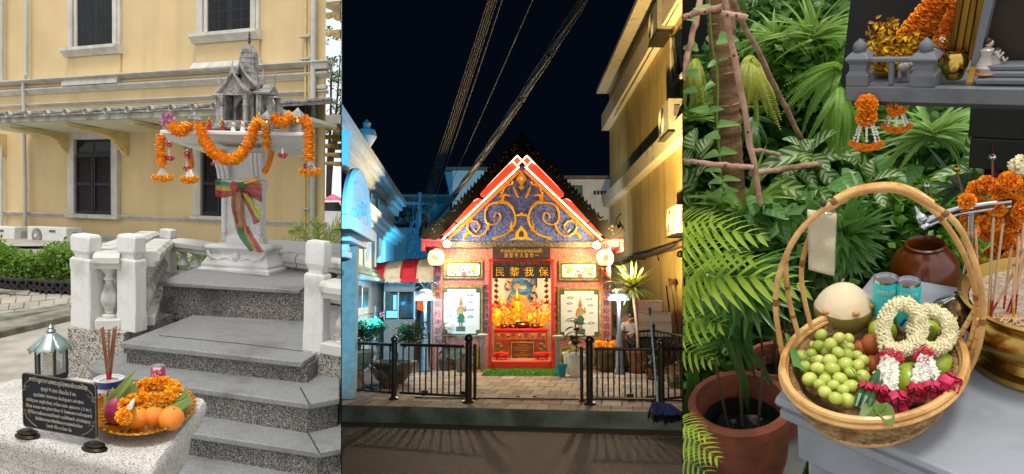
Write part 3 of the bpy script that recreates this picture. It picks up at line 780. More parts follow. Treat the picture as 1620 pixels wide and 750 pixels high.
def build_steps():
 T=thing('granite_steps','grey granite steps with dark pebble faces leading up to the shrine','steps',L2.z(360,700,0))
 Ti=T.matrix_world.inverted()@L2.M
 z=[.78,.55,.415,.243,.10,-.05]
 # front edge of each tread as seen (left end .. right end, right end with its cut corner), and the depth to which the tread runs back
 edges=[
 [(250,446),(474,459)],
 [(190,542),(478,573)],
 [(136,577),(150,588),(288,611),(489,639),(537,630),(537,596)],
 [(150,662),(309,686),(505,716),(556,706),(556,650)],
 [(150,728),(300,752),(520,786),(580,774),(580,700)],
 ]
 for i,e in enumerate(edges):
  p=[L2.z(x,y,z[i])for x,y in e]
  a,b=p[0],p[-1]if i<2 else p[3 if i==2 else 2]
  back=2.3 if i==0 else(2.6 if i==1 else 1.6)
  P_=[q.copy()for q in p]
  r=P_[-1];l=P_[0]
  n=V((0,0,1)).cross(((p[1]if i<2 else p[-3])-p[0]).normalized())
  if n.y<0:n=-n
  poly=P_+[r+n*back,l+n*back]
  th=.035 if i else .03
  up=[q for q in poly];dn=[q-V((0,0,th))for q in poly]
  if i==0:
   mb=MB();mb.grid([dn,up],True,True,True);part('tread_slab',mb,M_gran,T,.006,M=Ti)
  else:
  # a tread is laid from slabs with open joints
   L_=(poly[1 if i<2 else 1]-poly[0])
   mb=MB();mb.grid([dn,up],True,True,True);part('tread_slab',mb,M_gran,T,.006,M=Ti)
  cx=sum((q for q in poly),V())/len(poly)
  ins=[q-n*-.025 if k<len(e)else q for k,q in enumerate(poly)]
  ins=[V((q.x+(.02 if q.x<cx.x else-.02),q.y,q.z))for q in ins]
  zb=z[i+1]-.04 if i<4 else-.1
  mb=MB();mb.grid([[V((q.x,q.y,zb))for q in ins],[V((q.x,q.y,z[i]-th))for q in ins]],True,True,True)
  part('riser',mb,M_peb,T,M=Ti)
  # slab joints along the front (dark grout lines standing a hair proud)
 jm=mat('grout','3C3B39',.9)
 for a,b,zz in(((489,639),(475,613),z[2]),((505,716),(487,684),z[3]),((478,556),(390,545),z[1]),((390,545),(252,531),z[1])):
  mb=MB();A,B=L2.z(*a,zz),L2.z(*b,zz);s_=(B-A).cross(V((0,0,1))).normalized()*.004
  mb.hexa([A-s_,A+s_,B+s_,B-s_,A-s_+V((0,0,.002)),A+s_+V((0,0,.002)),B+s_+V((0,0,.002)),B-s_+V((0,0,.002))]);part('joint',mb,jm,T,M=Ti,smooth=0)
 return T
build_steps()
def build_plinth_block():
# the pebble base on which the balustrade stands
 T=thing('low_wall','low pebble faced wall carrying the white balustrade beside the steps','wall',L2.z(150,600,0))
 Ti=T.matrix_world.inverted()@L2.M
 z=.55
 def blk(px,back,name='base_wall'):
  p=[L2.z(x,y,z)for x,y in px];n=V((0,0,1)).cross((p[1]-p[0]).normalized());n=n if n.y>0 else-n
  q=p+[p[1]+n*back,p[0]+n*back]
  mb=MB();mb.grid([[V((v.x,v.y,-.05))for v in q],q],True,True,True);part(name,mb,M_peb2,T,M=Ti)
 blk([(107,519),(196,527)],2.9)
 blk([(478,556),(600,572)],2.9)
build_plinth_block()
def post_mesh(wd,h,cap_h,neck):
 hw=wd/2;mb=MB()
 def sq(w_,z,ch):return[V((x*w_,y*w_,z))for x,y in((-1,-1+ch),(-1+ch,-1),(1-ch,-1),(1,-1+ch),(1,1-ch),(1-ch,1),(-1+ch,1),(-1,1-ch))]
 body=h-cap_h-neck
 rows=[sq(hw,0,.03),sq(hw,body*.22,.03),sq(hw,body*.28,.13),sq(hw,body*.82,.13),sq(hw,body*.88,.03),sq(hw,body*.97,.03),sq(hw*.86,body,.08)]
 mb.grid(rows,True,True,True)
 c=MB();z0=body
 c.grid([sq(hw*.72,z0,.1),sq(hw*.72,z0+neck,.1),sq(hw*.98,z0+neck+cap_h*.22,.12),sq(hw*.98,z0+neck+cap_h*.86,.12),sq(hw*.84,z0+neck+cap_h,.14)],True,True,True)
 return mb,c
def build_post(px0,px1,yb,yt,z,yaw_px,label,cap=.215):
 o=L2.z((px0+px1)/2,yb,z);d=o.y
 wd=(px1-px0)*d/F/1.06;h=L2.at((px0+px1)/2,yt,d).z-z
 b=L2.basis(yaw_px)
 o=o+b[1]*wd*.3
 T=thing('balustrade_post',label,'post',M=axes(o,b[0],b[1]*.6,b[2]),group='white balustrade posts')
 mb,c=post_mesh(wd,h,h*cap,h*.03)
 part('shaft',mb,M_white,T,.008,smooth=25);part('cap',c,M_white,T,.006,smooth=25)
 return o,wd,h,b
A_=build_post(107,147,519,372,.55,-2400,'white square post at the outer corner of the balustrade, nearest the hedge')
B_=build_post(180,218,524,372,.55,-2400,'white square post beside the top landing, second from the hedge')
C_=build_post(249,272,440,363,.56,-2400,'small far white post at the back corner of the balustrade behind the pedestal')
D_=build_post(474,513,556,382,.55,-2400,'large white square post on the far side of the steps from the table',.26)
def baluster_mesh(h):
 k=h
 pr=[(.055,0),(.055,.06),(.03,.08),(.036,.12),(.03,.15),(.05,.24),(.062,.36),(.055,.48),(.036,.62),(.028,.7),(.026,.74),(.04,.76),(.04,.80),(.028,.82),(.03,.88),(.046,.93),(.055,.95),(.055,1.0)]
 return MB().lathe([(r*.85,z*k)for r,z in pr],n=16).mesh('baluster',M_white2)
def build_rail(a,b,z0,h,n,label,over=.0,thick=.13,h1=None):
 h1=h1 or h
 """balustrade run from a to b: foot rail, balusters, hand rail"""
 a,b=V(a),V(b);d=(b-a);L_=d.length;d.normalize()
 T=thing('balustrade',label,'balustrade',M=axes(a,d,V((0,0,1)).cross(d),V((0,0,1))),group='white balustrade runs')
 part('foot_rail',MB().box((L_/2,0,.035),(L_,thick,.07)).box((L_/2,0,.08),(L_,thick*.7,.02))if 0 else MB().box((L_/2,0,.035),(L_,thick,.07)),M_white2,T,.008)
 pr=[(-.5,0),(-.5,.3),(-.7,.4),(-.7,.75),(-.5,1),(.5,1),(.7,.75),(.7,.4),(.5,.3),(.5,0)]
 part('hand_rail',MB().sweep([(x*thick,.1*y)for x,y in pr],(0,0,h-.1),(L_,0,h1-.1),(0,1,0),(0,0,1)),M_white2,T,smooth=20)
 me=baluster_mesh(h-.17)
 for k in range(n):
  t=(k+.5)/n
  link('baluster',me,T,M=TM((L_*t,0,.07),s=(1,1,(h+(h1-h)*t-.17)/(h-.17))))
hB=A_[2]*.83
build_rail(A_[0]+A_[3][0]*A_[1]*.5,B_[0]-B_[3][0]*B_[1]*.5,.55,hB,1,'single stout white baluster with its rail between the two front posts')
build_rail(A_[0]+A_[3][1]*.1,C_[0]+C_[3][1]*.2-C_[3][0]*.42,.55,hB,7,'white balustrade run going back from the outer corner post',h1=C_[2]*.83)
build_rail(B_[0]+B_[3][1]*.1,C_[0]-C_[3][1]*.06,.55,hB,7,'white balustrade run going back from the second post to the small far post',h1=C_[2]*.83)
eC=C_[0]+C_[3][0]*.1
build_rail(eC,eC+C_[3][0]*1.25,.56,C_[2]*.83,9,'weathered white balustrade run behind the pedestal, hedge showing through',thick=.1)
build_rail(eC+C_[3][0]*1.26,eC+C_[3][0]*2.6,.56,C_[2]*.83,9,'weathered far balustrade run between pedestal and large square post',thick=.1)
build_rail(D_[0]+D_[3][0]*D_[1]*.5,D_[0]+D_[3][0]*(D_[1]*.5+.5),.55,hB*.9,2,'white balustrade stub on the outer side of the large square post')
# ------------------------------------------------------------------ altar table with its offerings
ZT=.99
M_ter=speckle('terrazzo',[(0,'C9C6BF'),(.35,'B5B1A9'),(.6,'D6D3CC'),(.8,'9C978E'),(.93,'6E6A63')],330,.7,.12,'7C7870',4,(.5,.85))
def rounded(pts,r,n=5):
 out=[]
 for i,p in enumerate(pts):
  a,b=pts[i-1],pts[(i+1)%len(pts)]
  u,v=(a-p).normalized(),(b-p).normalized()
  for k in range(n+1):
   t=k/n;out.append((p+u*r)*(1-t)**2+p*2*t*(1-t)+(p+v*r)*t*t)
 return out
def build_table():
 c=[L2.z(x,y,ZT)for x,y in((-170,648),(242,741),(329,631),(70,588))]
 o=sum(c,V())/4
 T=thing('altar_table','pale speckled stone altar table carrying the black plaque and fruit dish','table',(o.x,o.y,0))
 Ti=T.matrix_world.inverted()@L2.M
 def ring(k,z,r=.035):return rounded([V((o.x+(p.x-o.x)*k,o.y+(p.y-o.y)*k,z))for p in c],r)
 mb=MB();mb.grid([ring(.93,ZT-.09),ring(.97,ZT-.075),ring(.975,ZT-.045),ring(1.0,ZT-.04),ring(1.005,ZT-.012),ring(.985,ZT)],True,True,True)
 part('table_top',mb,M_ter,T,M=Ti,smooth=50)
 mb=MB();mb.grid([ring(.86,ZT-.2),ring(.9,ZT-.088)],True,True,True);part('apron',mb,M_ter,T,M=Ti)
 # pedestal foot
 ped=V((o.x,o.y,0))
 for q in(c[1]*.25+c[0]*.75,c[1]*.7+c[2]*.1+c[0]*.2,c[2]*.6+c[3]*.4):
  part('leg',MB().lathe([(.13,0),(.13,.05),(.09,.1),(.11,.3),(.075,.6),(.12,.75),(.14,ZT-.18)],(o.x+(q.x-o.x)*.7,o.y+(q.y-o.y)*.7,0),20),M_ter,T,M=Ti)
build_table()
def tz(px,py,dz=0):return L2.z(px,py,ZT+dz)
def build_plaque():
 a,b=tz(38,690),tz(153,712)
 P_=Pl(L2,a,(b-a).normalized())
 wd=(b-a).length;s0,zb=P_.q(38,684);zt=P_.q(38,590)[1];zt2=P_.q(152,608)[1]
 zb=.03;h=(zt+zt2)/2-zb
 T=thing('prayer_plaque','black prayer plaque with silver Thai text standing on the stone table','plaque',M=P_.M(0,0,0))
 blk=mat('black_gloss',(.008,.010,.018),.4,spec=.25,var=.2);slv=mat('engraved_silver','B5B0A0',.5,.2,var=.15,scale=40)
 r=.012;slv2=mat('worn_bronze','6E6852',.5,.4,var=.2,scale=60)
 ol=rounded([V((0,zb,0)),V((wd,zb,0)),V((wd,zb+h,0)),V((0,zb+h,0))],r,4)
 part('panel',MB().prism([(p.x,p.y)for p in ol],(0,.006,0),(1,0,0),(0,0,1),(0,-.006,0)),blk,T,.001)
 mb=MB();mb.tube([V((p.x,-.001,p.y))for p in ol],.0014,6,closed=True);part('rim',mb,slv2,T)
 # corner scrolls
 for cx,cz,sx,sz in((0,zb,1,1),(wd,zb,-1,1),(0,zb+h,1,-1),(wd,zb+h,-1,-1)):
  mb=MB()
  for k in range(2):
   pts=[V((cx+sx*(.006+.011*k+.01*math.cos(t)*(1-t/9)),-.0012,cz+sz*(.008+.034-.011*k+.01*math.sin(t)*(1-t/9))))for t in[i*.6 for i in range(10)]]
   mb.tube(pts,.0009,5)
  mb.tube([V((cx+sx*.048,-.001,cz+sz*.005)),V((cx+sx*.03,-.001,cz+sz*.014)),V((cx+sx*.012,-.001,cz+sz*.028)),V((cx+sx*.005,-.001,cz+sz*.052))],.0018,5)
  part('corner_scroll',mb,slv2,T)
 lines=[('คาถาบูชาศาลพระภูมิ(พระชัยมงคล)',.93,.83,1.35),('จุดธูป 9 ดอก ตั้งนะโม 3 จบ',.78,.5,1.2),('ภูมมัสมิง ทิสาภาเค สันติภูมมา มหิทธิกา',.655,.72,1),('เตปิตุมเห อนุรักขันตุ อาโรคะเยนะ สุเขนะจะ ( 3 จบ )',.54,.93,1),
 ('สิโรเม ขอเดชะ พระภูมิเทวารักษา ที่ รับพระพรจากเจ้ากรุงพาลี',.43,.95,1),('ให้ไว้ในการเส้นสรวงแด่ข้าพเจ้า ขอให้ข้าพเจ้า (คำอธิษฐาน)',.32,.9,1),('ตั้งมีเงินทองและทรัพย์พัฒนาถาวรของเมืองนี้เอง',.215,.68,1),('โสตถี ทีโฆ อะโรคะ โม',.11,.36,1)]
 for s_,fz,fw_,k in lines:
  text(s_,'lettering',.0125*k,slv,T,axes(V((wd*.5,-.0022,zb+h*(fz-.02))),V((1,0,0)),V((0,0,1)),V((0,-1,0))),w_=wd*fw_*.95,ext=.0003)
 for x in(.012,wd-.008):
  mb=MB()
  mb.lathe([(.028,-.03),(.03,-.025),(.022,-.019),(.025,-.015),(.014,-.008)],(x,0,.030),14,sx=1.3,sy=.8)
  part('stand_foot',mb,mat('dark_bronze','2E2A22',.4,.8),T)
build_plaque()
def build_lantern():
 o=tz(82,597);d=o.y;k=d/F/1.02
 T=thing('glass_lantern','small hexagonal tin lantern with a petal roof behind the plaque','lantern',M=axes(o,*L2.basis(-3000)))
 tin=mat('tin','8E9A98',.25,.9,var=.2,scale=12);gl=mat('lantern_glass','D8DCD4',.1,alpha=.28,spec=.6)
 dk=mat('dark_tin','3A3C3B',.4,.7)
 H=k*46;R=k*21
 rows=lambda r,z:[V((r*math.cos(PI/6+PI/3*i),r*math.sin(PI/6+PI/3*i),z))for i in range(6)]
 part('base',MB().grid([rows(R,0),rows(R,.012),rows(R*.92,.02)],True,True,True),dk,T)
 for i in range(6):
  a,b=rows(R*.95,0)[i],rows(R*.95,0)[(i+1)%6]
  part('glass_pane',MB().hexa([a+V((0,0,.02)),b+V((0,0,.02)),b*.985+V((0,0,.02)),a*.985+V((0,0,.02)),a+V((0,0,H)),b+V((0,0,H)),b*.985+V((0,0,H)),a*.985+V((0,0,H))]),gl,T)
  part('post',MB().rod(a+V((0,0,.01)),a+V((0,0,H)),.005,6),dk,T)
  m_=((a+b)/2).normalized()
  t=V((-m_.y,m_.x,0));rr=[]
  for j in range(6):
   u=j/5;c=m_*(R*(.12+1.25*u))+V((0,0,H+k*24*(1-u)**1.1-.0));w_=R*(.08+.62*u**.8)*(1 if j<5 else .62)
   rr.append([c+t*w_*s+V((0,0,-abs(s)**2*k*5*u))for s in(-1,-.5,0,.5,1)])
  pe=MB().grid(rr);
  o_=part('roof_petal',pe,mat('green_tin','8FA49A',.3,.6,var=.25,scale=14)if i%2 else mat('mirror_tin','B9C2C2',.18,.95,var=.1),T)
  sm=o_.modifiers.new('solid','SOLIDIFY');sm.thickness=.002
 part('finial',MB().lathe([(.012,H+k*20),(.016,H+k*23),(.009,H+k*26),(.011,H+k*28),(.002,H+k*32)],n=12),tin,T)
 part('candle_holder',MB().lathe([(R*.5,.02),(R*.55,.05),(R*.4,.06)],n=14),mat('gold_foil','C9A53A',.3,.9),T)
 part('flame_plate',MB().box((0,-R*.2,.07),(R*.9,.004,.06)),mat('gold_foil','C9A53A',.3,.9),T)
build_lantern()
def build_incense_cup():
 o=tz(173,643);d=o.y;k=d/F/1.03
 T=thing('incense_cup','white ceramic incense cup with blue rim and painted red flowers','incense burner',o)
 R=k*19;H=k*44
 wh=mat('porcelain','D8D8D4',.2,coat=.5,var=.03);bl=mat('cobalt_glaze','27407A',.25,coat=.5);rd=mat('red_flower_glaze','A32B3C',.3);gr=mat('leaf_glaze','2C4B3A',.3)
 mb=MB();mb.lathe([(R*.7,0),(R*.78,.004),(R,H*.5),(R*1.05,H*.9),(R*1.08,H),(R*.98,H),(R*.95,H*.93)],n=28);mb.lathe([(R*.95,H*.93),(.001,H*.92)],n=28,cap=False)
 part('cup',mb,wh,T)
 part('rim_band',MB().lathe([(R*1.056,H*.74),(R*1.075,H*.97)],n=28,cap=False),bl,T);part('base_band',MB().lathe([(R*.79,.004),(R*.88,H*.18)],n=28,cap=False),bl,T)
 def dab(an,z,r,m,nm):
  mb=MB();c=V((math.cos(an),math.sin(an),0));t=V((-c.y,c.x,0));rr=R*(1.01 if z>H*.4 else .97)+.0006
  for j in range(6):
   a2=2*PI*j/6;mb.face([c*rr+t*(math.cos(a2+s)*r*q)+V((0,0,z+math.sin(a2+s)*r*q))+c*(.001-abs(math.cos(a2+s)*r*q)*.3)for s,q in((0,.15),(-.4,.8),(0,1),(.4,.8))])
  part(nm,mb,m,T,smooth=0)
 for an,z in((-2.3,H*.45),(-1.75,H*.42),(-.95,H*.5),(-2.8,H*.5)):dab(an,z,R*.42,rd,'painted_flower')
 for an,z in((-1.45,H*.35),(-1.5,H*.62),(-2.35,H*.3),(-.5,H*.3)):dab(an,z,R*.22,gr,'painted_leaf')
 part('ash',MB().lathe([(R*.94,H*.9),(R*.5,H*.96),(.001,H*.97)],n=20,cap=False),mat('ash','A8A39A',.95,var=.3,scale=90,bump=.8),T)
 st=mat('joss_brown','9A6A4C',.85,var=.15);rs=mat('joss_red','B3222E',.6)
 for i,(tx,ty)in enumerate(((160,519),(163,517),(172,521),(180,518),(184,516),(182,520))):
  p1=L2.at(tx,ty,o.y+rnd(-.03,.03))-o;p0=V((rnd(-.006,.006),rnd(-.006,.006),H*.93));m_=p0.lerp(p1,.17)
  J=tag(link('joss_stick',MB().rod(m_,p1,.0028,6).mesh('joss_stick',st),M=Mx.Translation(o)),'brown joss stick standing in the painted ceramic cup on the altar table','joss stick','joss sticks in the ceramic cup')
  part('stick_end',MB().rod(p0,m_,.0026,6),rs,J)
build_incense_cup()
M_mari=mat('marigold',(.95,.34,.008),.6,col2=(1,.5,.02),scale=60,mix=(.4,.6))
M_mari2=mat('marigold_deep',(.80,.16,.006),.6,col2=(.9,.3,.01),mix=(.4,.6),scale=60)
M_cream_fl=mat('crown_flower','E2DCC4',.6,var=.1,scale=60)
M_pinkfl=mat('pink_flower','D23A66',.6,var=.2,scale=60)
def build_offering():
 rng=random.Random(2)
 cz=L2.z(228,643,ZT+.04);cz.z=ZT;d=cz.y;k=d/F/1.03
 zq=lambda x,y,h:L2.z(x,y,ZT+h)
 T=thing('offering_dish','wide golden pedestal dish holding fruit on the stone table','dish',cz)
 gold=mat('gold_lacquer','C98A1E',.3,.75,var=.2,scale=30,bump=.35,bscale=120)
 R=k*73;E=1.6;H=.04
 def ol(r,n=40,z=0):return[(r,z)]
 pr=[(R*.45,0),(R*.47,.006),(R*.42,.014),(R*.5,.024),(R*.78,H*.7),(R*.86,H*.86),(R,H),(R*.99,H+.004),(R*.84,H-.012),(R*.5,.02),(.001,.018)]
 part('bowl',MB().lathe(pr,n=48,sy=E,cap=False),gold,T,smooth=40)
 mb=MB()
 for i in range(44):
  a=2*PI*i/44;mb.ball((math.cos(a)*R*.985,math.sin(a)*R*.985*E,H+.003),(.006,.006,.004),6,4)
 stuff(part('rim_beading',mb,gold,T))
 mb=MB()
 for i in range(36):
  a=2*PI*i/36;c=V((0,0,0));mb.tube([(math.cos(a)*R*.54,math.sin(a)*R*.54*E,.022),(math.cos(a)*R*.82,math.sin(a)*R*.82*E,H*.74)],.004,5)
 stuff(part('fluting',mb,gold,T))
 def loc(px,py,h):return L2.z(px,py,ZT+h)
 om=mat('orange_peel',(.80,.22,.018),.4,col2=(.86,.32,.03),mix=(.35,.65),scale=16,orand=.5,bump=.5,bscale=300,spec=.5)
 for(x,y,r,lab)in((216,661,15,'deep orange mandarin at the plaque end of the front row in the dish'),(244,658,14,'middle mandarin of the three in the golden dish'),(271,662,15.5,'mandarin nearest the free end of the golden dish')):
  p=zq(x,y,.058)
  F_=thing('mandarin',lab,'mandarin',p,group='mandarins in the golden dish')
  r*=k*1.14
  mb=MB();mb.ball((0,0,0),(r,r,r*.92),20,14,Mx.Rotation(rnd(-.8,.8),3,'X'));part('peel',mb,om,F_)
  part('stem_dimple',MB().lathe([(r*.1,0),(r*.04,.003)],(r*.2,-r*.25,r*.86),8),mat('stem_green','5A6A2A',.7),F_)
  # dragon fruit
 p=zq(186,646,.07)
 D=thing('dragon_fruit','pink dragon fruit with green scale tips at the plaque end of the dish','dragon fruit',p)
 part('flesh',MB().ball((0,0,0),(k*19,k*20,k*24),18,12),mat('dragon_pink','8E2347',.5,col2='B8496A',mix=(.4,.6),scale=18),D)
 ml=leafm('dragon_scale',(.28,.36,.09),(.16,.22,.05))
 for(x0,y0,x1,y1,wd)in((184,625,216,585,12),(200,628,212,596,11),(210,632,214,603,11),(176,630,178,612,8),(172,640,163,622,8),(218,640,216,610,10),(190,626,196,600,9)):
  a,b=L2.at(x0,y0,p.y-.02)-p,L2.at(x1,y1,p.y+rnd(-.02,.02))-p
  dn=(b-a);mb=MB();blade(mb,a-dn*.25,dn,(0,-1,.3),dn.length*1.25,wd*k,.5,5,.5);part('scale',mb,ml,D)
  # bananas
 bm_=mat('green_banana',(.25,.34,.10),.5,col2=(.17,.26,.06),mix=(.35,.65),scale=9)
 for i,pts in enumerate((((240,640),(262,634),(284,628),(291,612)),((248,648),(268,642),(288,632),(294,622)),((262,652),(280,646),(292,636),(293,628)),((238,640),(252,634),(272,622),(284,606)))):
  q=bez([zq(x,y,.07+(i==0)*.02)for x,y in pts],12)
  Bn=tag(link('banana',MB().tube([p_-q[0]for p_ in q],[k*10*max(.22,math.sin(PI*min(1,.12+.85*j/(len(q)-1)))**.5)for j in range(len(q))],6).mesh('banana',bm_,50),M=Mx.Translation(q[0])),['green banana topmost in the golden dish','green banana under the topmost one in the golden dish','short green banana just above the end mandarin','green banana furthest back in the golden dish'][(0,1,2,3)[i]],'banana','green bananas in the golden dish')
  # marigold ring
 T2=thing('marigold_garland','looped marigold garland lying on top of the fruit dish','garland',zq(248,622,.1))
 Ti=T2.matrix_world.inverted()@L2.M
 mb=MB()
 for i in range(13):
  a=2*PI*i/13+.2;c=zq(246+30*math.cos(a)-8*math.sin(a)*.6,621+14*math.sin(a),.105-.01*math.sin(a));petals(mb,c,k*12,190,rng,.36)
 for x,y in((209,633),(198,641),(213,626),(202,631)):petals(mb,zq(x,y,.1),k*10,150,rng,.42)
 stuff(part('petals',mb,M_mari,T2,M=Ti,smooth=0))
 mb=MB()
 for x,y in((192,638),(195,658),(197,661),(199,655)):petals(mb,zq(x,y,.085),k*10.5,200,rng,.42)
 stuff(part('tassel',mb,M_mari,T2,M=Ti,smooth=0))
 mb=MB();mb.tube([zq(205,645,.11),zq(209,638,.11),zq(212,632,.11)],[k*4,k*3,k*2],6);part('cord',mb,M_cream_fl,T2,M=Ti)
build_offering()
def build_can():
 o=tz(250,603);k=o.y/F/1.03
 T=thing('drink_can','small pink drink can standing behind the fruit dish','can',o)
 R=k*10.5;H=k*25
 part('can_body',MB().lathe([(R*.8,0),(R,.004),(R,H*.86),(R*.86,H*.97)],n=24),mat('can_pink','B8405E',.3,.3,col2='D9C2C4',mix=(.36,.42),scale=24),T)
 part('lid',MB().lathe([(R*.86,H*.97),(R*.88,H),(R*.8,H),(R*.78,H*.97),(.001,H*.97)],n=24,cap=False),mat('aluminium','C4C6C8',.3,1,var=.03),T)
 part('tab',MB().box((0,-R*.2,H*.985),(R*.4,R*.7,.002)),mat('aluminium','C4C6C8',.3,1),T)
build_can()
# ------------------------------------------------------------------ the white spirit shrine
use(L3)
D3=6.1
b3=L3.basis(-6000)
P3=Pl(L3,L3.at(368,440,D3),b3[0])  # front plane of the pedestal base
M_sh=mat('shrine_white','D8D8D4',.6,col2='ADACA5',mix=(.28,.45),scale=4,detail=9,bump=.25,bscale=30)
M_grey=mat('weathered_grey','A5A39E',.85,col2='65635E',mix=(.32,.56),scale=14,detail=9,bump=.6,bscale=60)
def build_pedestal():
 T=thing('shrine_pedestal','white carved shrine pedestal with a broad platform on the granite block','pedestal',M=P3.M())
 mb_=lambda x0,y0,x1,y1:P3.rect(x0,y0,x1,y1)
 pxm=abs(P3.q(369,400)[0]-P3.q(368,400)[0])
 cx=P3.q(368,440)[0];hw0=P3.q(425,440)[0]-cx
 dep=hw0*1.1
 def sq(h,z,e=0):return[V((cx-h,-e,z)),V((cx+h,-e,z)),V((cx+h,0+dep+e,z)),V((cx-h,dep+e,z))]
 z=lambda y:P3.q(368,y)[1]
 def tier(name,prof,bev=.006):
  rows=[]
  for h,y in prof:e=h-hw0;rows.append(sq(h,z(y),e))
  part(name,MB().grid(rows,True,True,True),M_sh,T,bev,smooth=30)
 tier('base_block',[(hw0,447),(hw0,427),(hw0*.97,425)])
 tier('base_moulding',[(hw0*.93,426),(hw0*.95,420),(hw0*.86,412),(hw0*.80,404),(hw0*.84,398),(hw0*.90,394),(hw0*.86,389),(hw0*.62,386)])
 tier('shaft',[(hw0*.60,387),(hw0*.60,376),(hw0*.56,374),(hw0*.56,300),(hw0*.60,298)],.01)
 tier('capital',[(hw0*.6,298),(hw0*.6,285),(hw0*.5,282),(hw0*.52,272),(hw0*.62,252),(hw0*.72,244),(hw0*.74,235)])
 # carved strips and brackets on the shaft
 for s in(-1,1):
  mb=MB();xs=cx+s*hw0*.5
  mb.box((xs,hw0*.4-.012+.03,(z(385)+z(300))/2),(hw0*.13,.05,z(300)-z(385)))
  part('pilaster',mb,M_sh,T,.01)
  mb=MB()
  for i in range(9):mb.ball((xs,hw0*.4-.002,z(378-i*8)),(hw0*.045,.012,hw0*.045),8,5)
  stuff(part('carved_beads',mb,M_sh,T))
  mb=MB()
  for j in range(3):
   xx=cx+s*hw0*(.36+.12*j)
   mb.tube([(xx,hw0*.36,z(283)),(xx,hw0*.3,z(268)),(xx+s*.01,hw0*.2,z(252)),(xx+s*.02,hw0*.16,z(240))],[.016,.016,.02,.022],6)
  part('bracket',mb,M_sh,T)
  # relief garland on the base
 mb=MB();zc=z(411);yy=-.0
 for s in(-1,1):
  pts=bez([(cx,hw0*.16,z(416)),(cx+s*hw0*.3,hw0*.16,z(409)),(cx+s*hw0*.5,hw0*.15,z(413)),(cx+s*hw0*.72,hw0*.14,z(407)),(cx+s*hw0*.8,hw0*.14,z(399))],16)
  mb.tube(pts,.013,6)
  pts=bez([(cx+s*hw0*.5,hw0*.15,z(412)),(cx+s*hw0*.62,hw0*.14,z(418)),(cx+s*hw0*.7,hw0*.12,z(414)),(cx+s*hw0*.64,hw0*.13,z(409))],10);mb.tube(pts,.009,6)
 mb.ball((cx,hw0*.15,z(408)),(.03,.025,.04),10,6)
 part('relief',mb,M_sh,T)
 # platform: a slab whose underside falls back to the column
 a0,zt=P3.q(253,208);a1,zt1=P3.q(483,200)
 zt=(zt+zt1)/2;fo=.22
 k=1-fo/D3
 a0,a1=P3.q(253,208,fo)[0],P3.q(483,206,fo)[0];zt,zb=P3.q(368,207,fo)[1],P3.q(368,214,fo)[1]
 DB=.55;B0,B1=P3.q(326,240,-DB)[0],P3.q(486,240,-DB)[0];zlow=P3.q(368,243,-DB)[1];c0,c1=P3.q(262,206,-DB)[0],P3.q(487,206,-DB)[0]
 part('platform',MB().hexa([V((a0,-fo,zb)),V((a1,-fo,zb)),V((c1,DB,zb)),V((c0,DB,zb)),V((a0,-fo,zt)),V((a1,-fo,zt)),V((c1,DB,zt)),V((c0,DB,zt))]),M_sh,T,.008)
 part('soffit',MB().hexa([V((B0,DB-.03,zlow)),V((B1,DB-.03,zlow)),V((B1,DB-.01,zlow)),V((B0,DB-.01,zlow)),V((a0+.01,-fo+.015,zb-.001)),V((a1-.01,-fo+.015,zb-.001)),V((c1-.01,DB-.01,zb-.001)),V((c0+.01,DB-.01,zb-.001))]),M_sh,T)
 return T,zt,a0,a1
PED,ZP,PA0,PA1=build_pedestal()
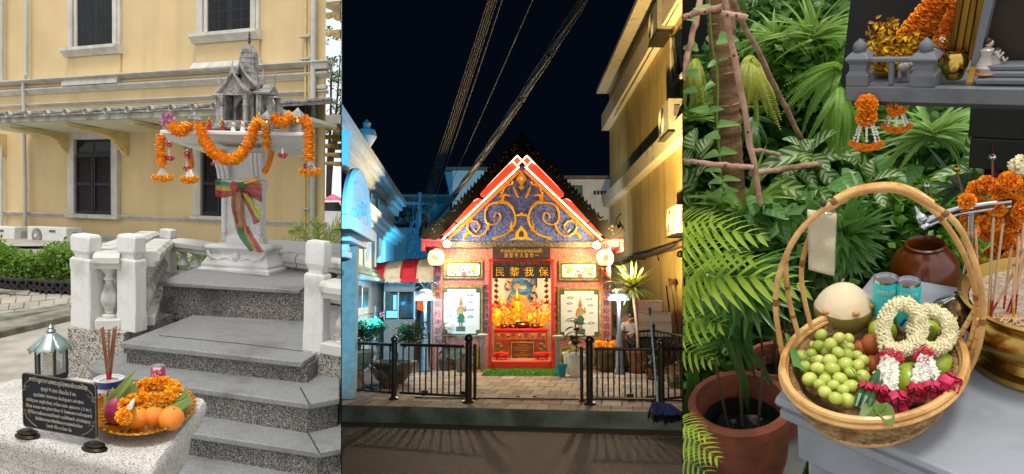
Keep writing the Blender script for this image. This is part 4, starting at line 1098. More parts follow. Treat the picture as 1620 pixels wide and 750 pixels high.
# house on the platform: own plane
P4=Pl(L3,P3.P(0,0,-.1),b3[0])
def build_house():
 x=lambda px,py=150:P4.q(px,py)[0]
 z=lambda py,px=385:P4.q(px,py)[1]
 cx=x(385);T=thing('spirit_house','grey weathered miniature temple with a tapering tower on the shrine platform','spirit house',M=P4.M(cx,0))
 u=abs(x(390)-x(389))  # one pixel here
 Z=lambda y:z(y)
 def bx(name,x0,x1,y0,y1,ya,yb,m=M_grey,bev=.003,par=T):
  return part(name,MB().box(((x0+x1)/2*u,(ya+yb)/2*u,(Z(y0)+Z(y1))/2),((x1-x0)*u,abs(yb-ya)*u,abs(Z(y1)-Z(y0)))),m,par,bev)
 bx('base',-52,50,206,203,-22,60)
 bx('base',-38,30,203,197,-16,56)
 for i in range(4):bx('stair_step',-28,16,204-i*2,198-i*2,-24+i*3,-12+i*3)
 # cella
 mb=MB();x0,x1=-30,22
 bx('rear_wall',-28,22,195,140,26,30)
 for xx in((-30,-27),(21,24)):bx('side_wall',xx[0],xx[1],195,140,-2,28,M_grey)
 # pointed doorway
 mb=MB();pts=[(-16,Z(194)),(-16,Z(168)),(-12,Z(160)),(-4,Z(152)),(4,Z(160)),(8,Z(168)),(8,Z(194)),(12,Z(194)),(12,Z(150)),(-20,Z(150)),(-20,Z(194))]
 mb.prism([(a*u,b)for a,b in pts],(0,8*u,0),(1,0,0),(0,0,1),(0,3*u,0));part('doorway',mb,M_grey,T)
 def column(xc,yc,w_,yb,yt):
  mb=MB()
  for(f0,f1,k)in((0,.08,1.25),(.08,.14,1.05),(.14,.62,.8),(.62,.68,1.0),(.68,.86,.82),(.86,.93,1.1),(.93,1,1.35)):
   a,b=Z(yb)+(Z(yt)-Z(yb))*f0,Z(yb)+(Z(yt)-Z(yb))*f1
   mb.box((xc*u,yc*u,(a+b)/2),(w_*k*u,w_*k*u,b-a))
  part('column',mb,M_grey,T,.002)
 for xc,yc in((-27,-12),(10,-12),(-43,6),(24,4),(35,12),(-45,28),(36,34)):column(xc,yc,6.5,200,150)
 # gabled roofs: front porch (two nested gables) and side wings
 def gable(xc,half,yr,ye,y0,y1,name='gable_roof',curve=.35,thick=3):
  n=9;ol=[]
  for s in(-1,1):
   row=[]
   for i in range(n):
    t=i/(n-1);xx=xc+s*half*t;drop=(t**(1-curve))
    row.append((xx,Z(yr)+(Z(ye)-Z(yr))*drop))
   ol.append(row)
  mb=MB()
  for row in ol:
   for(xa,za),(xb,zb_)in zip(row,row[1:]):
    mb.hexa([V((xa*u,y0*u,za-thick*u)),V((xb*u,y0*u,zb_-thick*u)),V((xb*u,y1*u,zb_-thick*u)),V((xa*u,y1*u,za-thick*u)),V((xa*u,y0*u,za)),V((xb*u,y0*u,zb_)),V((xb*u,y1*u,zb_)),V((xa*u,y1*u,za))])
  r_=part(name,mb,M_grey,T,smooth=20)
  # barge board rim, ridge horn, eave horns
  for row in ol:part('barge_board',MB().tube([(a*u,(y0-.5)*u,b+.5*u)for a,b in row],[1.9*u]*n,6),M_grey,r_)
  part('ridge_horn',MB().tube([(xc*u,y0*u,Z(yr)),(xc*u,(y0-1)*u,Z(yr)+7*u),(xc*u,(y0+1)*u,Z(yr)+14*u)],[2*u,1.5*u,.4*u],6),M_grey,r_)
  for row in ol:
   a,b=row[-1];s=1 if a>xc else-1
   part('eave_horn',MB().tube([(a*u,y0*u,b),((a+s*3)*u,y0*u,b-1*u),((a+s*4)*u,y0*u,b+5*u)],[2*u,2*u,.4*u],6),M_grey,r_)
  return ol
 ol=gable(-8,23,112,148,-16,20)
 gable(-3,27,100,138,-4,26)
 mb=MB();mb.prism([(-29*u,Z(152)),(13*u,Z(152)),(13*u,Z(148)),(2*u,Z(131)),(-8*u,Z(117)),(-18*u,Z(131)),(-29*u,Z(148))],(0,-12*u,0),(1,0,0),(0,0,1),(0,2*u,0));part('pediment',mb,M_grey,T)
 mb=MB()
 for i in range(14):mb.ball(((-8+rnd(-10,10))*u,-12.5*u,Z(rnd(136,150))),(2*u,1*u,2*u),6,4)
 stuff(part('pediment_relief',mb,M_grey,T))
 # side wings: roofs that run sideways
 for s,xa,xb,yr,ye in((-1,-27,-46,136,152),(1,18,41,133,147)):
  mb=MB()
  for k in range(9):
   xx=xa+(xb-xa)*k/8
   mb.tube([(xx*u,14*u,Z(yr)),(xx*u,5*u,Z((yr+ye)/2+1)),(xx*u,-4*u,Z(ye))],1.7*u,5)
  mb.hexa([V((min(xa,xb)*u,-4*u,Z(ye)-u)),V((max(xa,xb)*u,-4*u,Z(ye)-u)),V((max(xa,xb)*u,32*u,Z(ye)-u)),V((min(xa,xb)*u,32*u,Z(ye)-u)),V((min(xa,xb)*u,13*u,Z(yr))),V((max(xa,xb)*u,13*u,Z(yr))),V((max(xa,xb)*u,15*u,Z(yr))),V((min(xa,xb)*u,15*u,Z(yr)))])
  wr=part('wing_roof',mb,M_grey,T)
  part('wing_horn',MB().tube([(xb*u,14*u,Z(yr)),((xb+s)*u,14*u,Z(yr)+8*u),((xb+s)*u,14*u,Z(yr)+20*u)],[2.4*u,2*u,1*u],6),M_grey,wr)
 for xx,yy in((-25,112),(23,107)):part('ridge_horn',MB().tube([(xx*u,14*u,Z(136)),(xx*u,14*u,Z(126)),((xx+1)*u,14*u,Z(yy))],[3*u,2.4*u,1*u],6),M_grey,T)
 bx('cross_roof',-28,26,136,130,4,30)
 # tower: ribbed corn-cob
 rows=[];n=32
 for y,r in((140,17),(128,14),(118,12.8),(104,12.6),(90,12),(80,11),(74,9.5),(70,7),(68,4)):
  rows.append([V(((r*(1+.07*(j%2))*math.cos(2*PI*j/n))*u,(16+r*(1+.07*(j%2))*math.sin(2*PI*j/n))*u,Z(y)))for j in range(n)])
 part('tower',MB().grid(rows,True,True,True),M_grey,T,smooth=20)
 for y,r in((122,13.9),(114,13.4),(106,13.3),(98,13.1),(90,12.7),(82,11.9)):
  part('tower_band',MB().lathe([(r*u,Z(y)),(r*u*1.03,Z(y-.8)),(r*u,Z(y-1.8))],(0,16*u,0),24,cap=False),M_grey,T)
 part('finial',MB().lathe([(2.5*u,Z(68)),(1.2*u,Z(65)),(2.6*u,Z(62)),(1*u,Z(60)),(2.4*u,Z(57)),(.9*u,Z(55)),(1.8*u,Z(52)),(.5*u,Z(46))],(0,16*u,0),10),mat('finial_dark','5A4A48',.5,.5),T)
 return cx,u,x,z
CX,U,X4,Z4=build_house()
def pf(px,py,out):return P3.P(*P3.q(px,py,out),out)
def build_corner_shrine(px,yb,yt,label,candle=False,group='small stone lamp houses on the platform'):
 h=abs(P3.q(px,yt,.15)[1]-P3.q(px,yb,.15)[1]);p=P3.P(P3.q(px,yb,.15)[0],ZP,.15)
 T=thing('lamp_house',label,'lamp house',M=axes(p,*b3),group=group)
 w_=h*.42
 part('base',MB().box((0,0,h*.14),(w_*1.2,w_*1.2,h*.28)),M_grey,T,.004)
 for sx in(-1,1):
  for sy in(-1,1):part('post',MB().box((sx*w_*.42,sy*w_*.42,h*.44),(w_*.2,w_*.2,h*.34)),M_grey,T)
 part('roof',MB().grid([[V((x*r,y*r,z))for x,y in((-1,-1),(1,-1),(1,1),(-1,1))]for r,z in((w_*.75,h*.58),(w_*.62,h*.64),(w_*.5,h*.74),(w_*.2,h*.88),(w_*.03,h))],True,True,True),M_grey,T,.003)
 if candle:
  c=part('candle',MB().lathe([(w_*.25,h*.28),(w_*.22,h*.42)],n=10),mat('wax','E8D27A',.5),T)
  part('flame',MB().ball((0,0,h*.48),(w_*.12,w_*.12,h*.07),8,6),emitm('flame','FFB83A',2.2),T)
for a in((308,206,176,'small grey lamp house beside the leftmost marigold bunch on the platform',True),(422,202,168,'small grey lamp house with a lit candle in front of the temple',True),(471,203,163,'small grey lamp house at the outer front corner by the hanging marigold tassel',True),(268,213,183,'small grey lamp house carrying a pink lotus at the platform corner',False)):build_corner_shrine(*a)
def build_garland(label,parts_,cat='garland'):
 T=thing('marigold_garland',label,cat,parts_[0][0]);Ti=T.matrix_world.inverted()@L3.M;return T,Ti
rngL=random.Random(21)
def swag(label,px_pts,r_px,out,tassel=None,m=M_mari,n=40):
 pts=bez([pf(x,y,o)for(x,y),o in zip(px_pts,out if hasattr(out,'__len__')else[out]*len(px_pts))],n)
 u=U
 T=thing('marigold_garland',label,'garland',pts[0],group='marigold garlands on the white shrine');Ti=T.matrix_world.inverted()@L3.M
 mb=MB();mb.tube(pts,r_px*u*.7,8);part('core',mb,M_mari2,T,M=Ti)
 mb=MB();rope(mb,pts,r_px*u,rngL,step=r_px*u*.35,size=.5,dens=15);stuff(part('petals',mb,m,T,M=Ti,smooth=0))
 if tassel:
  x,y,w_=tassel;o=.3
  mb=MB()
  for k in range(7):
   t=-1+2*k/6
   mb.tube([pf(x+t*w_*.12,y,o),pf(x+t*w_*.45,y+8,o),pf(x+t*w_*.75,y+13,o)],[1.2*u,1.6*u,1.4*u],5)
  part('flower_strings',mb,M_cream_fl,T,M=Ti)
  mb=MB()
  for k in range(5):
   t=-1+2*k/4;petals(mb,pf(x+t*w_,y+15+3*(1-t*t),o+.02),5*u,110,rngL,.45)
  stuff(part('tassel',mb,m,T,M=Ti,smooth=0))
 return T
swag('thick marigold garland swagged deep across the platform front',[(316,194),(318,208),(326,226),(338,241),(354,251),(366,253),(380,246),(392,230),(400,212),(406,196),(412,190)],8.2,.3)
swag('short marigold bunch on the platform between two lamp houses at the lotus end',[(272,197),(278,205),(286,207),(294,203),(298,194)],8.5,.24)
swag('short marigold bunch on the platform beside the candle lamp house',[(433,184),(439,191),(446,194),(455,190),(462,182)],8,.24)
swag('marigold garland with a tassel hanging from the platform corner under the lotus',[(255,214),(254,230),(255,248),(257,264)],6.8,.32,(257,266,12))
swag('marigold garland with pink blooms in its tassel hanging at the grey downpipe',[(481,188),(487,196),(489,212),(489,232),(489,254)],8.2,.32,(491,256,13))
swag('marigold strand hanging down beside the pedestal neck',[(430,238),(428,250),(424,262),(417,274)],4.4,.05)
swag('marigold strand with a tassel hanging below the far edge of the platform',[(301,243),(302,252),(303,266)],4.2,.1,(300,268,10))
swag('dull gold marigold garland hanging in front of the platform with a bow',[(422,198),(421,210),(422,222),(421,236)],6.6,.34,None,mat('marigold_gold',(.55,.27,.02),.6,col2=(.7,.36,.03),mix=(.4,.6),scale=60))
def build_small_hang(label,pts,cols):
 T=thing('flower_garland',label,'garland',pf(*pts[0],.3),group='pink and white flower strands under the platform');Ti=T.matrix_world.inverted()@L3.M
 for(x,y,r,m)in cols:
  mb=MB();petals(mb,pf(x,y,.3),r*U,60,rngL,.6);stuff(part('blossom',mb,m,T,M=Ti,smooth=0))
 mb=MB();mb.tube([pf(x,y,.3)for x,y in pts],1.1*U,5);part('string',mb,M_cream_fl,T,M=Ti)
build_small_hang('pink and white strand under the platform corner nearest the lotus',[(268,222),(268,236),(268,252)],[(268,229,4,M_pinkfl),(265,250,3.5,M_pinkfl),(269,251,3.5,M_pinkfl),(273,250,3.2,M_pinkfl)]+[(268,233+3*i,1.8,M_cream_fl)for i in range(5)])
build_small_hang('pink and white strand hanging beside the far marigold tassel',[(296,236),(296,250),(296,268)],[(296,243,4.5,M_pinkfl),(297,248,4,M_pinkfl),(293,267,3.5,M_pinkfl),(298,268,3.8,M_pinkfl)]+[(296,252+3*i,1.8,M_cream_fl)for i in range(5)])
build_small_hang('bunch of three pink blooms under the platform by the downpipe',[(447,235),(447,244)],[(443,245,3.4,M_pinkfl),(448,247,3.6,M_pinkfl),(452,245,3,M_pinkfl)])
build_small_hang('pink blooms tucked in the tassel beside the grey downpipe',[(486,262),(492,264)],[(484,263,4,M_pinkfl),(492,264,3.5,M_pinkfl)])
build_small_hang('small pink bloom at the side of the pedestal neck',[(337,256),(337,259)],[(337,259,3,M_pinkfl)])
def build_lotus():
 T=thing('pink_lotus','pink lotus flower on the lamp house at the platform corner','flower',pf(262,186,.2));Ti=T.matrix_world.inverted()@L3.M
 m=mat('lotus_pink','D79AC0',.6,col2='B85A94',mix=(.4,.6),scale=40)
 for x,y,r in((257,193,5),(262,183,5.5),(270,182,4.5),(265,191,5),(272,190,4)):
  mb=MB();petals(mb,pf(x,y,.22),r*U,40,rngL,.8);stuff(part('petal_cluster',mb,m,T,M=Ti,smooth=0))
build_lotus()
def build_figure(px,yb,yt,out,label,cols,wings=0):
 h=abs(P3.q(px,yt,out)[1]-P3.q(px,yb,out)[1]);p=P3.P(P3.q(px,yb,out)[0],ZP,out)
 T=thing('figurine',label,'figurine',M=axes(p,*b3),group='doll figurines on the platform')
 c1,c2,c3=cols
 part('robe',MB().lathe([(h*.2,0),(h*.17,h*.25),(h*.1,h*.45),(h*.15,h*.62),(h*.13,h*.7),(h*.05,h*.74)],n=12,sy=.7),c1,T)
 a=part('arm',MB().tube([(-h*.14,0,h*.66),(-h*.24,-h*.05,h*.5),(-h*.12,-h*.12,h*.5)],[h*.045,h*.035,h*.025],6),c2,T);part('arm',MB().tube([(h*.14,0,h*.66),(h*.26,-h*.02,h*.55),(h*.3,-h*.08,h*.66)],[h*.045,h*.035,h*.025],6),c2,T)
 hd=part('head',MB().ball((0,0,h*.8),(h*.07,h*.075,h*.09),10,8),mat('doll_skin','C99A78',.6),T)
 part('headdress',MB().lathe([(h*.075,h*.85),(h*.05,h*.9),(h*.01,h)],n=10),c3,hd)
 part('sash',MB().tube([(-h*.12,-h*.05,h*.66),(0,-h*.12,h*.55),(h*.1,-h*.1,h*.42)],h*.03,6),c3,T)
gld=mat('doll_gold','C99A2A',.4,.6);rdd=mat('doll_red','A8231F',.6)
build_figure(331,205,182,.18,'red and gold dancer doll standing beside the temple base',(rdd,gld,gld))
build_figure(369,193,172,.08,'small pale mounted figure at the temple doorway, nearer the dancer doll',(M_sh,M_grey,rdd))
build_figure(384,193,170,.08,'small dark red figure on a pale mount at the temple doorway',(M_sh,rdd,rdd))
build_figure(352,190,166,.05,'reddish doll between the temple columns',(rdd,M_grey,gld))
build_figure(410,198,164,.1,'slim gold doll beside the candle lamp house',(gld,gld,gld))
def build_gable_end():
 """the curled end of the canopy ridge that shows behind the shrine"""
 use(L1);P=Pl(L1,WL.P(WL.q(436,175,1.0)[0],0,1.0),d_wall)
 T=thing('ridge_end','white curled ridge end of the canopy roof behind the temple','roof ornament',P.p0);Ti=T.matrix_world.inverted()@L1.M
 pts=[P.w(x,y,0)for x,y in((424,170),(430,160),(436,158),(438,164),(444,180),(449,192))]
 part('roll',MB().tube(pts,[.05,.06,.06,.05,.04,.03],8),M_trim,T,M=Ti)
 part('edge_strip',MB().tube([P.w(432,164,.05),P.w(440,180,.05),P.w(445,194,.05)],.03,6),M_tile,T,M=Ti)
 use(L3)
build_gable_end()
# ------------------------------------------------------------------ tricolour sash tied round the pedestal
def build_sash():
 T=thing('tied_sash','sheer green yellow and red sash knotted round the white pedestal','sash',pf(378,300,.12));Ti=T.matrix_world.inverted()@L3.M
 gr=mat('sash_green','1F6A3E',.55,alpha=.88,sheen=.3,var=.2,scale=30,stretch=(1,1,.1));ye=mat('sash_yellow','C9973A',.55,alpha=.85,var=.2,scale=30);re=mat('sash_red','A82A32',.55,alpha=.85,var=.25,scale=30);pl=mat('sash_lime','AAB83A',.55,alpha=.8,var=.2,scale=30)
 def strip(rows,m,name='cloth_fold',w_=.012,o=0.12):
  """rows of (left px, right px) run as a rippled ribbon"""
  g=[]
  for i,((x0,y0),(x1,y1))in enumerate(rows):
   r=[]
   for j in range(9):
    t=j/8;rip=w_*math.sin(t*11+i*.9)+.02*math.sin(PI*t)
    r.append(pf(x0+(x1-x0)*t,y0+(y1-y0)*t,o+rip))
   g.append(r)
  ob=part(name,MB().grid(g),m,T,M=Ti,smooth=180);sm=ob.modifiers.new('soft','SUBSURF');sm.levels=sm.render_levels=1
 strip([((340,283),(341,300)),((355,286),(356,306)),((375,292),(374,304))],gr,o=.1)
 strip([((340,298),(341,312)),((356,304),(357,314)),((374,300),(372,308))],re,o=.1)
 strip([((341,293),(341,301)),((358,297),(358,306)),((376,298),(375,304))],ye,o=.13)
 strip([((378,290),(378,304)),((393,287),(396,310)),((414,288),(415,322))],re,o=.12)
 strip([((376,288),(380,296)),((392,284),(396,292)),((408,278),(412,290))],ye,o=.14)
 strip([((376,288),(376,300)),((386,287),(388,300))],gr,o=.17)
 strip([((366,286),(376,288)),((362,296),(380,300)),((366,303),(378,304))],re,'knot',o=.19)
 strip([((370,300),(385,300)),((364,325),(388,325)),((371,345),(388,350)),((372,362),(392,362))],mat('sash_brown','8E5A2A',.55,alpha=.85,var=.25,scale=30),o=.15)
 strip([((367,302),(374,302)),((364,325),(371,326)),((371,350),(378,356))],re,o=.14)
 strip([((378,302),(394,302)),((386,320),(408,330)),((398,340),(412,352)),((401,356),(410,352))],re,o=.12)
 strip([((382,304),(392,308)),((392,318),(414,332)),((404,340),(416,338)),((408,350),(412,340))],pl,o=.16)
 strip([((373,360),(384,358)),((377,376),(392,374)),((396,399),(404,394))],gr,o=.13)
 strip([((382,358),(388,358)),((390,376),(396,376)),((402,397),(410,400))],ye,o=.14)
 strip([((387,357),(393,357)),((395,376),(402,376)),((408,400),(418,399))],re,o=.135)
build_sash()
# ================================================================== NIGHT, CHINESE-THAI SHRINE (frame NI)
use(NI,'night')
def point(name,loc,e,col,r=.05):
 l=bpy.data.lights.new(name,'POINT');l.energy=e;l.color=lin(col);l.shadow_soft_size=r
 o=bpy.data.objects.new(name,l);COL.objects.link(o);o.matrix_world=FR.M@Mx.Translation(loc);return o
ZR=-.27
M_pink=speckle('pink_granite',[(0,'A8604E'),(.3,'985040'),(.6,'B47260'),(.85,'7E4234'),(.95,'C48E7C')],60,.5,.05)
M_goldfr=mat('old_gold_frame','A88432',.4,.6,var=.3,scale=14,bump=.4)
M_gold=mat('bright_gold','E2A81E',.38,.55,var=.15,scale=14)
M_red=mat('lacquer_red','C4170F',.4,var=.1)
M_dred=mat('dark_red','6A1410',.5,var=.15)
M_steel=mat('dark_steel','4A4642',.3,.8,var=.2,scale=12)
M_black=mat('black_paint','151414',.4,var=.2)
M_roofk=mat('roof_black_scales',(.0022,.002,.0016),.8,0,spec=.06,col2=(.004,.0036,.0026),mix=(.5,.7),scale=30)
# road, kerb, pavement
k0,k1=NI.z(540,641,0),NI.z(1080,653,0)
kd=(k1-k0).normalized();kn=V((-kd.y,kd.x,0))
K0,K1=k0-kd*6,k1+kd*6
mb=MB();mb.face([(-14,-1,ZR),(14,-1,ZR),K1+V((0,.02,ZR)),K0+V((0,.02,ZR))])
struct('road',mb,speckle('asphalt',[(0,(.013,.012,.0115)),(.4,(.007,.007,.007)),(.7,(.022,.020,.018)),(.92,(.06,.055,.05))],55,.75,1.0,(.02,.02,.02),.8,(.45,.75)),0)
mb=MB();mb.face([K0+V((0,0,-.012)),K1+V((0,0,-.012)),(18,45,-.012),(-18,45,-.012)]);struct('pavement_bed',mb,mat('mortar_bed',(.09,.08,.07),.95,var=.2,scale=6),0)
mb=MB();mb.hexa([K0+V((0,0,ZR-.1)),K1+V((0,0,ZR-.1)),K1+kn*.3+V((0,0,ZR-.1)),K0+kn*.3+V((0,0,ZR-.1)),K0+V((0,0,-.005)),K1+V((0,0,-.005)),K1+kn*.3+V((0,0,-.005)),K0+kn*.3+V((0,0,-.005))])
KERB=struct('kerb',mb,mat('painted_kerb','46565A',.6,col2='222C2E',mix=(.35,.62),scale=2.2,detail=9,bump=.3),bevel=.02)
PV=struct('pavement',MB().hexa([K0+kn*.301+V((0,0,-.1)),K1+kn*.301+V((0,0,-.1)),(18,45,-.1),(-18,45,-.1),K0+kn*.301+V((0,0,-.02)),K1+kn*.301+V((0,0,-.02)),(18,45,-.02),(-18,45,-.02)]),mat('mortar_bed',(.09,.08,.07),.95),0)
M_tiles=[mat('paver_a','8A7C6C',.7,var=.2,scale=5,bump=.4,bscale=40),mat('paver_b','7A6D60',.72,var=.2,scale=5,bump=.4,bscale=40),mat('paver_c','988A78',.7,var=.2,scale=5,bump=.4,bscale=40)]
PVi=PV.matrix_world.inverted()@NI.M
wd,dp=.34,.62
tm=[MB().hexa([(-.165,-.305,-.02),(.165,-.305,-.02),(.165,.305,-.02),(-.165,.305,-.02),(-.16,-.3,0),(.16,-.3,0),(.16,.3,0),(-.16,.3,0)]).mesh('paving_tile',m_,0)for m_ in M_tiles]
rng=random.Random(5)
for r in range(11):
 y=r*dp+dp/2+.02
 for c in range(27):
  x=-.15+c*wd+(wd/2 if r%2 else 0)
  p=k0+kd*x+kn*y
  link('paving_tile',rng.choice(tm),PV,M=PVi@axes(p+V((0,0,rng.uniform(-.005,.001))),kd,kn,V((0,0,1))))
  # ------------------------------------------------------------------ the shrine
DS=19.0
SF=Pl(NI,NI.at(826,583,DS),(1,0,0))
PXM=DS/F
def build_shrine():
 T=thing('chinese_shrine','small pink granite Chinese shrine with a neon lit blue and gold gable','shrine',SF.p0)
 Ti=T.matrix_world.inverted()@NI.M
 def bp(name,mb,m,parent=T,**k):
  k['M']=Ti if parent is T else Mx.Identity(4);return part(name,mb,m,parent,**k)
 R=SF.rect
 def slab(name,x0,y0,x1,y1,o0,o1,m,parent=T,bev=0):
  a0,z0,a1,z1=R(x0,y0,x1,y1,o1);return bp(name,SF.bx(MB(),a0,z0,a1,z1,o0,o1),m,parent,bevel=bev)
  # walls round the doorway
 slab('wall',686,392,774,586,-.25,0,M_pink);slab('wall',875,392,966,586,-.25,0,M_pink);slab('wall',774.2,383,874.8,411,-.25,0,M_pink)
 for x0,x1 in((685,700),(951,967)):slab('corner_column',x0,392,x1,586,.001,.06,M_pink,bev=.008)
 a0,z0,a1,z1=R(686,392,966,586)
 for s0,s1 in((a0,a0+.2),(a1-.2,a1)):bp('side_wall',SF.bx(MB(),s0,z0,s1,z1,-3.6,-.26),M_pink)
 slab('cornice',692,382,961,392,-.2,.14,mat('lattice_cornice','8A8068',.5,.3,col2='2E2A22',mix=(.48,.52),scale=60),bev=.01)
 # panels
 blk=mat('panel_line','2E3A38',.6);ivory=mat('mural_ivory','CFC9B8',.6,var=.05,scale=6)
 def panel(x0,y0,x1,y1,fill=ivory,cut=True):
  f=slab('panel_frame',x0,y0,x1,y1,.001,.035,M_goldfr,bev=.006)
  slab('panel_ground',x0+3,y0+3,x1-3,y1-3,.0355,.038,mat('panel_green','4E5E3C',.6,var=.2),f)
  A0,Z0,A1,Z1=R(x0+5.2,y0+5.2,x1-5.2,y1-5.2,.04);c=.09 if cut else .02
  ol=[(A0+c,Z0),(A1-c,Z0),(A1-c,Z0+c),(A1,Z0+c),(A1,Z1-c),(A1-c,Z1-c),(A1-c,Z1),(A0+c,Z1),(A0+c,Z1-c),(A0,Z1-c),(A0,Z0+c),(A0+c,Z0+c)]
  bp('panel_line',MB().prism([(a+(.022 if a>(A0+A1)/2 else-.022),z+(.022 if z>(Z0+Z1)/2 else-.022))for a,z in ol],SF.P(0,0,.038),SF.x,V((0,0,1)),SF.n*.002),blk,f)
  bp('mural',MB().prism(ol,SF.P(0,0,.0405),SF.x,V((0,0,1)),SF.n*.002),fill,f)
  return f
 def guardian(x,yb,yt,f):
  """painted standing deity in low relief"""
  sk=mat('mural_skin','9A6038',.6);gn=mat('mural_green','1E5E3E',.6);gd=mat('mural_gold','A8803A',.5,.3);bs=mat('mural_base','3E5238',.6)
  u=PXM;zb=R(x,yb,x+1,yb)[1];k=(yb-yt)/75;a=SF.q(x,yb)[0]
  def sh(name,pts,m,t=.006):
   bp(name,MB().prism([(p*u*k,q*u*k)for p,q in pts],SF.P(a,zb,.0445),SF.x,V((0,0,1)),SF.n*t),m,f)
  sh('mural_plinth',[(-10,0),(10,0),(9,3),(10,8),(8,10),(-8,10),(-10,8),(-9,3)],bs)
  sh('mural_leg',[(-4,10),(-1,10),(-1,20),(-4,20)],sk);sh('mural_leg',[(1,10),(4,10),(3,20),(0,20)],sk)
  sh('mural_skirt',[(-4,18),(4,18),(9,20),(6,24),(8,29),(4,36),(-4,36),(-6,30),(-9,26),(-5,24),(-8,20)],gn,.008)
  sh('mural_body',[(-4,36),(4,36),(6,48),(4,52),(-4,52),(-6,48)],gd,.008)
  sh('mural_arm',[(-6,50),(-9,42),(-8,34),(-6,35),(-6,42),(-4,48)],sk,.01);sh('mural_arm',[(5,50),(9,44),(8,53),(10,53),(11,43),(8,40),(4,46)],sk,.01)
  sh('mural_head',[(-3,53),(3,53),(3.4,58),(2,61),(-2,61),(-3.4,58)],sk,.009);sh('mural_crown',[(-3.6,59),(3.6,59),(2.4,64),(1,68),(0,78),(-1,68),(-2.4,64)],gd,.012)
 cl=mat('mural_cloud','5E7A80',.6)
 def clouds(pts,f):
  for x,y,w_ in pts:
   a,z=SF.q(x,y);w=w_*PXM
   bp('mural_cloud',MB().prism([(-w,0),(-w*.4,-w*.28),(w*.4,-w*.28),(w,0),(w*.5,w*.22),(0,w*.42),(-w*.5,w*.22)],SF.P(a,z,.0445),SF.x,V((0,0,1)),SF.n*.003),cl,f)
   bp('mural_cloud',MB().prism([(-w*.5,0),(0,-w*.16),(w*.5,0),(0,w*.2)],SF.P(a,z,.048),SF.x,V((0,0,1)),SF.n*.002),ivory,f)
 f=panel(697,452,764,533);guardian(729,524,467,f);clouds([(712,467,6),(744,467,6),(710,478,5),(744,478,5),(710,490,6),(744,490,6),(710,500,6),(744,501,6)],f)
 f=panel(882,455,951,536);guardian(918,528,469,f);clouds([(902,471,6),(932,473,6),(901,480,5.5),(934,483,5.5),(901,492,4.5),(935,495,4),(902,508,6),(935,511,6.5)],f)
 gl,pk,cr=mat('mural_leaf','3E5A38',.6,var=.2),mat('mural_pink','B8606A',.6,var=.2),mat('mural_crane','C9A05A',.6,var=.2)
 for bx0,by0,bx1,by1,sd in((702,412,764,441,1),(884,413,948,444,2)):
  f=panel(bx0,by0,bx1,by1,cut=False);rg=random.Random(sd)
  w_,h_=bx1-bx0,by1-by0
  for i in range(20):
   x,y=bx0+w_*rg.uniform(.14,.86),by0+h_*rg.uniform(.3,.78);a,z=SF.q(x,y);r=PXM*rg.uniform(1.2,2.6);m_=gl if i%3 else pk
   n_=5 if m_ is gl else 8;ph=rg.uniform(0,6)
   bp('mural_leaf' if m_ is gl else 'mural_blossom',MB().prism([(math.cos(ph+2*PI*j/n_)*r*(1 if j%2 else .75),math.sin(ph+2*PI*j/n_)*r*.8)for j in range(n_)],SF.P(a,z,.0445+.0003*i),SF.x,V((0,0,1)),SF.n*.002),m_,f,smooth=0)
  a,z=SF.q(bx0+w_*.52,by1-8);r=PXM*5
  bp('mural_blossom',MB().prism([(math.cos(2*PI*j/12)*r*(1 if j%2 else .8),math.sin(2*PI*j/12)*r*.7)for j in range(12)],SF.P(a,z,.052),SF.x,V((0,0,1)),SF.n*.004),pk,f)
  for sx in(.3,.72):
   x=bx0+w_*sx;y=by0+h_*.5;a,z=SF.q(x,y);s=1 if sx<.5 else-1
   bp('mural_crane',MB().prism([(p*s*PXM,q*PXM)for p,q in((-8,-5),(-3,-3),(3,0),(7,6),(9,6),(7,8),(5,6),(1,2),(-2,5),(-7,7),(-5,2))],SF.P(a,z,.055),SF.x,V((0,0,1)),SF.n*.003),cr,f)
 for x0,y0,x1,y1 in((700,546,757,581),(886,549,946,582)):
  f=panel(x0,y0,x1,y1,mat('low_mural','8E8C78',.6,col2='4E5A4A',mix=(.4,.6),scale=5),False)
 ink=mat('ink_black',(.01,.01,.01),.5,var=0)
 def column(s_,x,y0,y1,size=11,m=ink):
  n=len(s_)
  for i,ch in enumerate(s_):
   y=y0+(y1-y0)*(i+.5)/n
   text(ch,'lettering',size*PXM,m,T,Ti@SF.up(*SF.q(x,y,.062),.0625),ext=.001)
 column('宮神佛仙高顯利沐皇聖',692,406,545);column('北斗雲祥千寶殿添領聖號',959,412,548)
 def column2(s_,x,y0,y1):
  n=len(s_)
  for i,ch in enumerate(s_):
   text(ch,'lettering',10*PXM,ink,T,Ti@SF.up(*SF.q(x,y0+(y1-y0)*(i+.5)/n,.003),.0035),ext=.001)
 column2('聖皇懷赤沐皇恩',769.5,450,528);column2('一世英明傳世保',879,450,535)
 # signboard over the door
 s=slab('signboard',779,390,871,409.5,.02,.17,mat('sign_brown','3E2420',.45,var=.15),bev=.01)
 lg=mat('sign_gold','D8A83A',.4,.4)
 text('ศาลสมเด็จพระพุทธยอดฟ้า','lettering',.13,lg,s,SF.up(*SF.q(825,397,.172),.1715),w_=65*PXM,ext=.001)
 text('廟 聖 帝 大 皇 世 一','lettering',.12,lg,s,SF.up(*SF.q(825,404.5,.172),.1715),w_=54*PXM,ext=.001)
 # red door frame and step
 for x0,y0,x1,y1 in((773,413,778,583),(872,413,877,583),(773,409.5,877,412.9)):slab('door_frame',x0,y0,x1,y1,-.05,.09,M_red,bev=.012)
 slab('door_step',778.1,572,871.9,583,-.3,.05,M_red,bev=.01)
 a,z=SF.q(826,571.9)
 # inner room
 wht=mat('room_white','D2C6B4',.8,var=.05)
